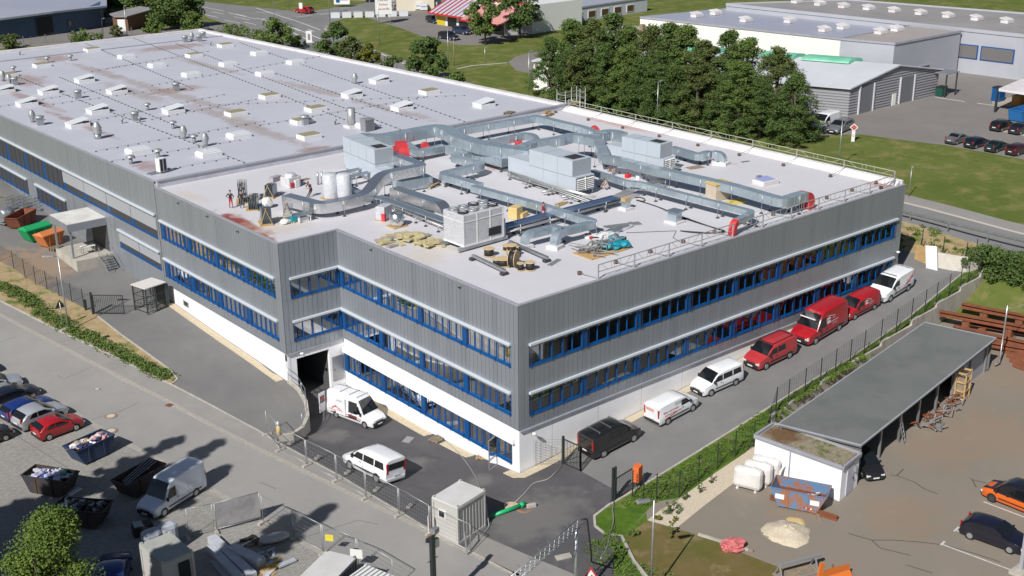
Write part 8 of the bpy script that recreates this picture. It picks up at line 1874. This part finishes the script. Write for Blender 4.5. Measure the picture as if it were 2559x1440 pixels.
pile(0,0,'jumble of timber and yellow boards by the long container', 12, (1.2,.3,.08), m_wood, 'timber_heap', 'timber', .9, 12, [m_wood, mat('yellow_board3', (.6,.38,.08), .7), m_pan], .35, loc=gp(690,1420))
P = gp(685,1355); t = thing('tarp_bag', 'pale grey tarpaulin bundle lying in the tree shadow', 'bundle', P, R_(-20)); MB().blob((0,0,.3),(.95,.45,.3),4,k=.12).obj('tarpaulin', mat('grey_tarp', (.45,.45,.44), .6), t)
pile(0,0,'dark scrap heap in the shade behind the grey tarpaulin', 8, (.8,.3,.1), m_alu, 'scrap_heap', 'scrap', .7, 13, [m_alu, m_woodg, m_trim], .3, loc=gp(628,1356))
pile(0,0,'small steel brackets lying beside the thick white panel', 8, (.5,.12,.1), m_steel, 'bracket_heap', 'scrap', .5, 14, [m_steel, m_pan], .25, loc=gp(668,1385))
P = gp(358,1333); t = thing('tote_box', 'dark transparent box standing by the van front', 'box', P, R_(-10)); MB().box((0,0,.35),(1.2,.8,.7)).obj('box', m_trim, t, bevel=.05); MB().box((-.25,0,.72),(.55,.7,.04)).obj('lid', m_alu, t)
for q, r, l in (((385,1395),.8,'rounded white cover beside the beige container, front one'),((425,1378),.8,'rounded white cover behind the beige container')): P = gp(*q); t = thing('white_cover', l, 'cover', P); MB().box((0,0,1.1),(1.2,.8,1.7)).obj('cover', mat('cool_plastic', (.42,.44,.5), .5), t, bevel=.3)
P = gp(285,1455); v, sd = car('blue car roof peeking out at the bottom edge beside the tree', C1, HATCH, 4.0); v.location = (P.x,P.y,P.z); v.rotation_euler = (0,0,R_(60))
# ------------------------------------------------------------------ lower right yard clutter
for i, q in enumerate(((1868,1222),(1893,1208),(1912,1196))):
    P = gp(*q, T2); t = thing('plastic_tank', ['front white plastic tank, dirtiest of the three','middle white plastic tank of the three','rear white plastic tank against the building wall'][i], 'tank', P, R_(-70), 'white plastic tanks'); b = MB(); b.box((0,0,.85),(1.9,.75,1.45)); b.obj('body', m_plast, t, bevel=.28); MB().cyl((.4,0,1.55),(.4,0,1.66),.15,n=10).obj('cap', m_plast, t)
    b = MB(); b.box((-.6,0,.07),(.15,.6,.14)); b.box((.6,0,.07),(.15,.6,.14)); b.obj('feet', m_plast, t)
P = gp(1957,1203,T2); t = thing('hose_coil', 'coiled white hose leaning on the utility building', 'hose', P, R_(10)); b = MB()
for k in range(3): b.tube([(.5*math.cos(a*.35)*(1-.08*k),.05*k,.55+.5*math.sin(a*.35)*(1-.08*k)) for a in range(19)], .05, 5)
b.obj('coil', m_plast, t)
a, c = gp(1925,1247,T2), gp(2092,1302,T2); t = thing('steel_girder', 'long rusty steel girder lying in front of the worn skip', 'girder', (0,0,0)); b = MB(); b.bar(a+U*.28, c+U*.28, .28, .05); b.bar(a+U*.15, c+U*.15, .04, .24); b.bar(a+U*.04, c+U*.04, .28, .05); b.obj('girder', m_rust, t); MB().bar(a.lerp(c,.7)+Vector((-.5,-.6,.02)), a.lerp(c,.7)+Vector((.5,.6,.02)), .2, .12).obj('bearer', m_woodg, t)
P = gp(1968,1330,T2); t = thing('gravel_heap', 'cream coloured gravel heap in front of the rusty girder', 'gravel', P); b = MB(); rs = np.random.RandomState(2); n1, n2 = 26, 10; vs = []
for j in range(n2):
    r = 1.55*(j/(n2-1))
    for i in range(n1): a = 6.283*i/n1; rr = r*(1+.1*math.sin(3*a+1)+.06*rs.randn()); vs.append((rr*math.cos(a)*1.0, rr*math.sin(a), max(0,.5*(1-(r/1.55)**1.2))+.025*rs.randn()*(j < n2-1)-(0.05 if j == n2-1 else 0)))
b.add(vs, [(j*n1+i,j*n1+(i+1)%n1,(j+1)*n1+(i+1)%n1,(j+1)*n1+i) for j in range(n2-1) for i in range(n1)], True); q = b.obj('gravel', m_peb, t); fixn(q)
MB().blob((1.2,.3,.0),(.6,.7,.22),5,k=.1).obj('sand', mat('yellow_sand', (.60,.45,.20), .95), t)
P = gp(1940,1242,T2); t = thing('blue_bag', 'small bright blue bag on the ground left of the worn skip', 'bag', P); MB().blob((0,0,.18),(.4,.28,.2),2,k=.3).obj('bag', mat('cyan_bag', (.01,.22,.36), .5), t)
P = gp(1832,1372,T2); t = thing('red_tarp', 'faded red tarpaulin crumpled over poles on the dry lawn edge', 'tarpaulin', P, R_(-20)); MB().blob((0,0,.28),(.75,.55,.4),7,n=2,k=.22).obj('tarpaulin', mat('faded_red_tarp', (.52,.14,.14), .8), t)
a, c = gp(1745,1338,T2), gp(1870,1377,T2); MB().bar(a-P+U*.05 if False else (0,0,.05), (1,0,.05), .1)
t = thing('timber_poles', 'pale poles lying between pebble strip and red tarpaulin', 'timber', (0,0,0)); MB().bar(a+U*.08, c+U*.08, .14).obj('pole', m_kerb, t); MB().bar(a.lerp(c,.3)+Vector((.2,-.3,.08)), c+Vector((.1,-.3,.08)), .12).obj('pole', m_woodg, t)
# rusty beams behind the shed
beams = [((2345,812),(2700,880),.9,.9),((2400,790),(2700,850),.8,.8),((2380,838),(2600,890),.5,.5),((2400,862),(2640,905),.35,.35),((2410,820),(2640,862),.45,.5)]
lbs = ['topmost long rusty beam of the stack behind the shed','rear raised rusty girder of the stack behind the shed','middle rusty girder lying behind the shed','lower rusty beam close to the shed roof','second row rusty beam under the topmost one']
for (q0, q1, z, w_), l in zip(beams, lbs):
    a, c = gp(*q0, TB), gp(*q1, TB); t = thing('rusty_beam', l, 'steel beam', (0,0,0), group='rusty steel beams behind the shed'); b = MB(); b.bar(a+U*(z+.35), c+U*(z+.35), .5, .05); b.bar(a+U*(z+.18), c+U*(z+.18), .05, .34); b.bar(a+U*z, c+U*z, .5, .05); b.obj('beam', m_rust, t)
    for k in (.2,.5,.8): p = a.lerp(c,k); MB().box((p.x,p.y,p.z+z/2),(.3,.6,z)).obj('support', m_rust, t)
for i in range(5): a, c = gp(2500+i*8,868+i*12,TB), gp(2640,900+i*14,TB); t = thing('rusty_beam', ['flat rusty beam, first right of the shed corner','flat rusty beam, second right of the shed corner','flat rusty beam, middle right of the shed corner','flat rusty beam, fourth right of the shed corner','flat rusty beam, nearest the yard'][i], 'steel beam', (0,0,0), group='rusty steel beams behind the shed'); MB().bar(a+U*.2, c+U*.2, .3, .3).obj('beam', m_rust, t)
for i in range(4): a, c = gp(2545+i*9,912-i*4,TB), gp(2610+i*9,880-i*4,TB); o = MB().bar(a+U*.1, c+U*.1, .14).obj('dark_pole', m_woodg); tag(o, ['leftmost dark pole at the right edge','second dark pole at the right edge','third dark pole at the right edge','rightmost dark pole at the right edge'][i], 'pole')
P = up(2475,910,1.3); t = thing('pipe_post', 'tall bent grey pipe rising at the shed corner', 'post', (P.x+.2,P.y-.6,T2(P.x,P.y))); MB().tube([(-.6,0,.3),(.0,0,.25),(.0,0,3.6),(0,0,5.0)], .07, 6).obj('pipe', m_steel, t); MB().tube([(0,0,4.8),(1.2,.1,4.4),(3,.2,4.2),(5,.3,4.3)], .03, 5).obj('cable', m_kerb, t)
# orange machine parts at the bottom edge
P = gp(2090,1462,T2); t = thing('snow_plough', 'orange plough blade with brown arms at the bottom edge', 'machine part', P, R_(-15)); m_or = mat('plough_orange', (.65,.17,.03), .5); b = MB(); b.add([(-1.2,0,.1),(1.2,0,.1),(1.1,.25,.55),(-1.1,.25,.55),(1.0,.2,1.0),(-.6,.2,1.1)],[(0,1,2,3),(3,2,4,5)]); b.obj('blade', m_or, t); MB().bar((-1,.3,.4),(-.9,.3,1.5),.14,.3).obj('side_plate', m_or, t); MB().bar((-.7,.5,.5),(.8,.7,.5),.12).obj('arm', m_rust, t); MB().bar((.2,.5,.3),(.5,1.0,.6),.1).obj('arm', m_rust, t)
P = gp(1990,1436,T2); t = thing('lifting_trestle', 'grey steel lifting frame lying left of the orange plough', 'steel frame', P, R_(-18)); b = MB(); 
for s in (-1.2,1.2): b.bar((s,-.4,.1),(s,.4,.1),.08); b.bar((s,-.4,.1),(s,0,.9),.07); b.bar((s,.4,.1),(s,0,.9),.07)
b.bar((-1.2,0,.9),(1.6,0,.9),.16); b.bar((-1.2,-.4,.1),(1.2,-.4,.1),.08); b.obj('frame', m_gal2, t); MB().box((0,0,.07),(2.6,1.0,.1)).obj('pallet_base', m_woodg, t)
P = gp(2558,1440,T2); t = thing('yard_post', 'grey steel post on a concrete foot at the bottom right corner', 'post', P+Vector((.25,.3,0))); MB().box((0,0,1.5),(.25,.2,3)).obj('post', m_flash, t); MB().box((-.1,0,.1),(1.1,.8,.2)).obj('foot', m_kerb, t)
# ------------------------------------------------------------------ signs and rails in the background
P = gp(2131,354); t = thing('sign_pylon', 'white pylon sign with a red diamond standing on the lawn edge', 'sign', P, R_(-52)); t.scale = (.52,.52,.48); MB().box((0,0,1.4),(.75,.22,2.8)).obj('pylon', m_lampw, t)
b = MB(); s_ = .95; b.add([(0,-.16,3.6+s_),(s_,-.16,3.6),(0,-.16,3.6-s_),(-s_,-.16,3.6),(0,.12,3.6+s_),(s_,.12,3.6),(0,.12,3.6-s_),(-s_,.12,3.6)],[(0,3,2,1),(4,5,6,7),(0,1,5,4),(1,2,6,5),(2,3,7,6),(3,0,4,7)]); d_ = b.obj('diamond_frame', m_lampw, t)
b = MB(); s_ = .7; b.add([(0,-.175,3.6+s_),(s_,-.175,3.6),(0,-.175,3.6-s_),(-s_,-.175,3.6)],[(0,3,2,1)]); b.obj('red_diamond', m_redt, d_)
def fronttext(t, txt, x, z, size, m_, y): 
    o = text_on(t, lambda a, c: -y, -1, txt, x, z, size, m_, off=0); return o
fronttext(t, "S.S", 0, 3.6, .5, m_lampw, -.18); fronttext(t, "G", 0, 1.5, .8, m_redt, -.115)
P = gp(960,60); t = thing('shop_pylon', 'white shop pylon sign with red lettering and round top', 'sign', P, R_(-32)); 
for x in (-1.2,1.2): MB().cyl((x,0,-.5),(x,0,2.0),.1,n=8).obj('leg', m_alu, t)
MB().box((0,0,3.6),(3.2,.25,3.4)).obj('panel', m_lampw, t); b = MB(); b.cyl((0,.12,5.6),(0,-.12,5.6),1.15,n=20); b.obj('round_top', m_lampw, t); b = MB(); b.cyl((0,-.13,5.6),(0,-.15,5.6),.8,n=20); b.obj('emblem', mat('pink_emblem', (.6,.25,.22), .5), t)
for k, s in enumerate(("Garten","Farben","Baustoffe")): fronttext(t, s, 0, 4.6-k*.85, .62, m_redt, -.14)
for q, l, ty in (((403,0+106),'round backed traffic sign on the verge before the roof edge',60),):
    P = gp(775,135); t = thing('traffic_sign', 'white oval traffic sign standing beside the road before the roof edge', 'traffic sign', P, R_(-40)); MB().cyl((0,0,0),(0,0,3.2),.05,n=6).obj('pole', m_steel, t); MB().box((0,-.05,2.9),(1.0,.05,2.0)).obj('plate', m_lampw, t, bevel=.02); MB().box((0,-.09,2.9),(.4,.02,1.0)).obj('emblem', m_alu, t)
for q, l, cc in (((845,8),'white advertising board on the grass above the junction',m_lampw),): P = gp(855,18); t = thing('advert_board', l, 'sign', P, R_(-40)); MB().box((0,0,1.6),(3.4,.2,2.0)).obj('board', cc, t); MB().box((0,-.12,1.6),(2.6,.02,.3)).obj('lettering', m_alu, t)
P = gp(846,30); t = thing('traffic_sign', 'small blue traffic sign at the junction mouth', 'traffic sign', P, R_(-40)); MB().cyl((0,0,0),(0,0,2.6),.05,n=6).obj('pole', m_steel, t); MB().box((0,-.06,2.3),(.8,.05,.8)).obj('plate', m_blue, t)
P = gp(753,38); t = thing('traffic_sign', 'small white sign on the traffic island before the red car', 'traffic sign', P, R_(-40)); MB().cyl((0,0,0),(0,0,2.4),.06,n=6).obj('pole', m_steel, t); MB().box((0,-.06,1.9),(.7,.05,1.2)).obj('plate', m_lampw, t)
t = thing('crash_barrier', 'steel crash barrier along the road behind the far roof corner', 'barrier', (0,0,0)); y = -40
b = MB(); b.box((54.5,2,5.0+.62),(.06,90,.14)); b.box((54.52,2,5.0+.80),(.06,90,.10)); b.box((54.44,2,5.0+.71),(.04,90,.10)); b.obj('rail', m_steel, t)
for k in range(22): y = -42+k*4; z = T1(54.4,y); MB().box((54.36,y,z+.35),(.12,.1,1.0)).obj('post', m_steel, t)
LPF = [tuple(gp(*q)) for q in ((0,116),(60,112),(115,108),(172,104),(255,96),(330,90))]; fence(LPF, 1.5, 'low fence in front of the blue hall yard', m_alu, dz=.5, du=1.2, r=.03, pw=.12)
# blue skip at right lot
skip('blue skip behind the parked cars at the right edge', 2555, 300, 0, mat('skip_mid_blue', (.02,.16,.42), .5), L=5, H=1.8, Wd=2.2)
t = thing('storage_clutter', 'orange crate standing inside the open carport at the right edge', 'crate', gp(2545,262)); MB().box((0,0,.6),(1.6,1.2,1.2)).obj('crate', mat('orange_crate', (.5,.25,.06), .7), t); MB().box((0,0,1.25),(1.7,1.3,.08)).obj('lid', m_wood, t)
t = thing('blue_bin', 'dark blue bin at the left post of the carport', 'bin', gp(2493,252)); MB().box((0,0,.9),(1.4,1.2,1.8)).obj('body', m_blue, t); MB().box((0,0,1.85),(1.5,1.3,.1)).obj('lid', m_trim, t)
# ------------------------------------------------------------------ people on the roof
m_skin = mat('skin', (.45,.24,.16), .6); m_hair = mat('dark_hair', (.03,.02,.015), .8)
def person(label, P, rz, top, legs_, pose='stand', shoes=m_trim):
    """pose: joints in metres, figure faces +x"""
    J = {'stand': dict(hip=(0,0,.92), ch=(.0,0,1.32), nk=(.02,0,1.50), hd=(.05,0,1.62), kn=((.05,.11,.50),(.02,-.11,.50)), ft=((0,.12,.07),(-.05,-.12,.07)), el=((.06,.30,1.14),(.06,-.30,1.14)), ha=((.25,.24,1.0),(.25,-.24,1.0))),
         'hips': dict(hip=(0,0,.92), ch=(.0,0,1.32), nk=(.02,0,1.50), hd=(.05,0,1.62), kn=((.03,.12,.50),(.02,-.12,.50)), ft=((0,.15,.07),(-.02,-.15,.07)), el=((-.10,.38,1.18),(-.10,-.38,1.18)), ha=((.05,.22,1.02),(.05,-.22,1.02))),
         'lean': dict(hip=(-.28,0,.78), ch=(-.05,0,1.18), nk=(.02,0,1.35), hd=(.10,0,1.45), kn=((-.05,.11,.42),(-.10,-.11,.42)), ft=((.35,.12,.07),(.28,-.12,.07)), el=((.10,.30,1.02),(.10,-.30,1.02)), ha=((.35,.10,.98),(.35,-.10,.98))),
         'bend': dict(hip=(-.12,0,.82), ch=(.28,0,.98), nk=(.42,0,1.0), hd=(.55,0,.98), kn=((.05,.14,.45),(.0,-.14,.45)), ft=((-.1,.15,.07),(-.12,-.15,.07)), el=((.42,.24,.70),(.42,-.24,.70)), ha=((.55,.16,.42),(.55,-.16,.42))),
         'crouch': dict(hip=(-.10,0,.38), ch=(.14,0,.72), nk=(.22,0,.88), hd=(.31,0,.98), kn=((.32,.16,.50),(.30,-.16,.44)), ft=((.02,.16,.07),(.02,-.16,.07)), el=((.38,.28,.55),(.38,-.28,.55)), ha=((.55,.14,.38),(.55,-.14,.38)))}[pose]
    V = []; E = []; Rr = []; part = []
    def add(p, r, par, k): V.append(p); Rr.append(r); part.append(k); 
    def node(p, r, par, k):
        V.append(tuple(p)); Rr.append(r); part.append(k)
        if par is not None: E.append((par, len(V)-1))
        return len(V)-1
    hip = node(J['hip'], .135, None, 1); ms = tuple((J['hip'][i]+J['ch'][i])/2 for i in range(3)); w_ = node(ms, .125, hip, 0); ch = node(J['ch'], .15, w_, 0); nk = node(J['nk'], .055, ch, 2); hd = node(J['hd'], .092, nk, 2); hv = (Vector(J['hd'])-Vector(J['nk'])).normalized(); node(Vector(J['hd'])+hv*.11, .075, hd, 2)
    for s, sg in ((0,1),(1,-1)):
        th = node((J['hip'][0],J['hip'][1]+sg*.10,J['hip'][2]-.06), .095, hip, 1); kn = node(J['kn'][s], .062, th, 1); an = node(Vector(J['ft'][s])+Vector((0,0,.05)), .045, kn, 1); node(Vector(J['ft'][s])+Vector((.16,0,-.02)), .042, an, 3)
        sh = node((J['ch'][0],J['ch'][1]+sg*.19,J['ch'][2]+.10), .062, ch, 0); el = node(J['el'][s], .046, sh, 0); ha = node(J['ha'][s], .034, el, 2); d = (Vector(J['ha'][s])-Vector(J['el'][s])).normalized(); sd = Vector((-d.y,d.x,0)); sd = sd.normalized() if sd.length > .1 else Vector((0,1,0)); pm = node(Vector(J['ha'][s])+d*.07, .036, ha, 2)
        for k, (o_, l_) in enumerate(((-.030,.075),(-.010,.085),(.010,.08),(.030,.065))): f1 = node(Vector(J['ha'][s])+d*.11+sd*o_, .010, pm, 2); node(Vector(J['ha'][s])+d*(.11+l_*.8)+sd*o_+Vector((0,0,-.03)), .008, f1, 2)
        node(Vector(J['ha'][s])+d*.10+sd*.055*sg, .011, pm, 2)
    me = bpy.data.meshes.new('person'); me.from_pydata(V, E, []); o = bpy.data.objects.new('person', me); C.objects.link(o); o.modifiers.new('skin', 'SKIN')
    for i, r in enumerate(Rr): me.skin_vertices[0].data[i].radius = (r, r)
    me.skin_vertices[0].data[0].use_root = True
    sb = o.modifiers.new('sub', 'SUBSURF'); sb.levels = 1; sb.render_levels = 1
    dg = bpy.context.evaluated_depsgraph_get(); m2 = bpy.data.meshes.new_from_object(o.evaluated_get(dg)); bpy.data.objects.remove(o)
    m2.materials.clear()
    for m_ in (top, legs_, m_skin, shoes): m2.materials.append(m_)
    Va = np.array(V); pt = np.array(part)
    segs = np.array([(V[a], V[c]) for a, c in E]); sp_ = np.array([part[c] for a, c in E])
    for p in m2.polygons:
        c = np.array(p.center); ab = segs[:,1]-segs[:,0]; t_ = np.clip(((c-segs[:,0])*ab).sum(1)/((ab**2).sum(1)+1e-9), 0, 1); dd = np.linalg.norm(segs[:,0]+ab*t_[:,None]-c, axis=1); k = int(dd.argmin()); p.material_index = int(sp_[k]); p.use_smooth = True
    o = bpy.data.objects.new('person', m2); C.objects.link(o); o.location = P; o.rotation_euler = (0,0,rz); o.scale = (.86,)*3; tag(o, label, 'person')
    h = Vector(J['hd'])+hv*.06; MB().blob((h.x-.03,h.y,h.z+.045),(.105,.095,.075),1,n=1,k=.05).obj('hair', m_hair, o)
    f_ = Vector(J['hd'])+hv*.03+Vector((.09,0,0)); b = MB(); b.blob((f_.x+.012,0+f_.y,f_.z),(.018,.014,.022),1,k=.02); b.obj('nose', m_skin, o)
    b = MB(); b.box((f_.x+.003,f_.y+.03,f_.z+.03),(.01,.02,.01)); b.box((f_.x+.003,f_.y-.03,f_.z+.03),(.01,.02,.01)); b.obj('eyes', m_trim, o); MB().box((f_.x,f_.y,f_.z-.045),(.01,.045,.008)).obj('mouth', m_redd, o)
    return o
blk = mat('black_shirt', (.02,.018,.022), .8); rdt = mat('red_trousers', (.42,.02,.04), .8); gry = mat('grey_trousers', (.10,.09,.09), .8); mar = mat('maroon_jacket', (.27,.015,.035), .8)
q = rpt(578,521); person('worker in black shirt and red trousers, hands on hips by the metal panels', q, R_(40), blk, rdt, 'hips')
q = rpt(606,521); person('worker in black shirt and dark shorts facing the panel rack', q, R_(70), blk, gry, 'hips')
q = rpt(774,493); person('worker in dark clothes leaning back beside the wrapped cylinders', q, R_(200), mat('dark_red_shirt', (.07,.015,.02), .8), blk, 'lean')
q = rpt(1357,553); person('person in a maroon jacket standing by the duct next to the blue tray', q, R_(-20), mar, mat('pale_trousers', (.45,.44,.46), .8), 'stand')
q = rpt(1533,436); person('worker in brown shirt bending over at the roof work place', q, R_(180), mat('brown_shirt', (.09,.06,.04), .8), mat('beige_trousers', (.5,.38,.32), .8), 'bend')
q = rpt(1517,474); person('crouching worker in pale clothes behind the pipe bundle', q, R_(150), mat('pale_shirt', (.5,.42,.38), .8), mat('pale_shirt', (.5,.42,.38), .8), 'crouch')
cleanup_flags()
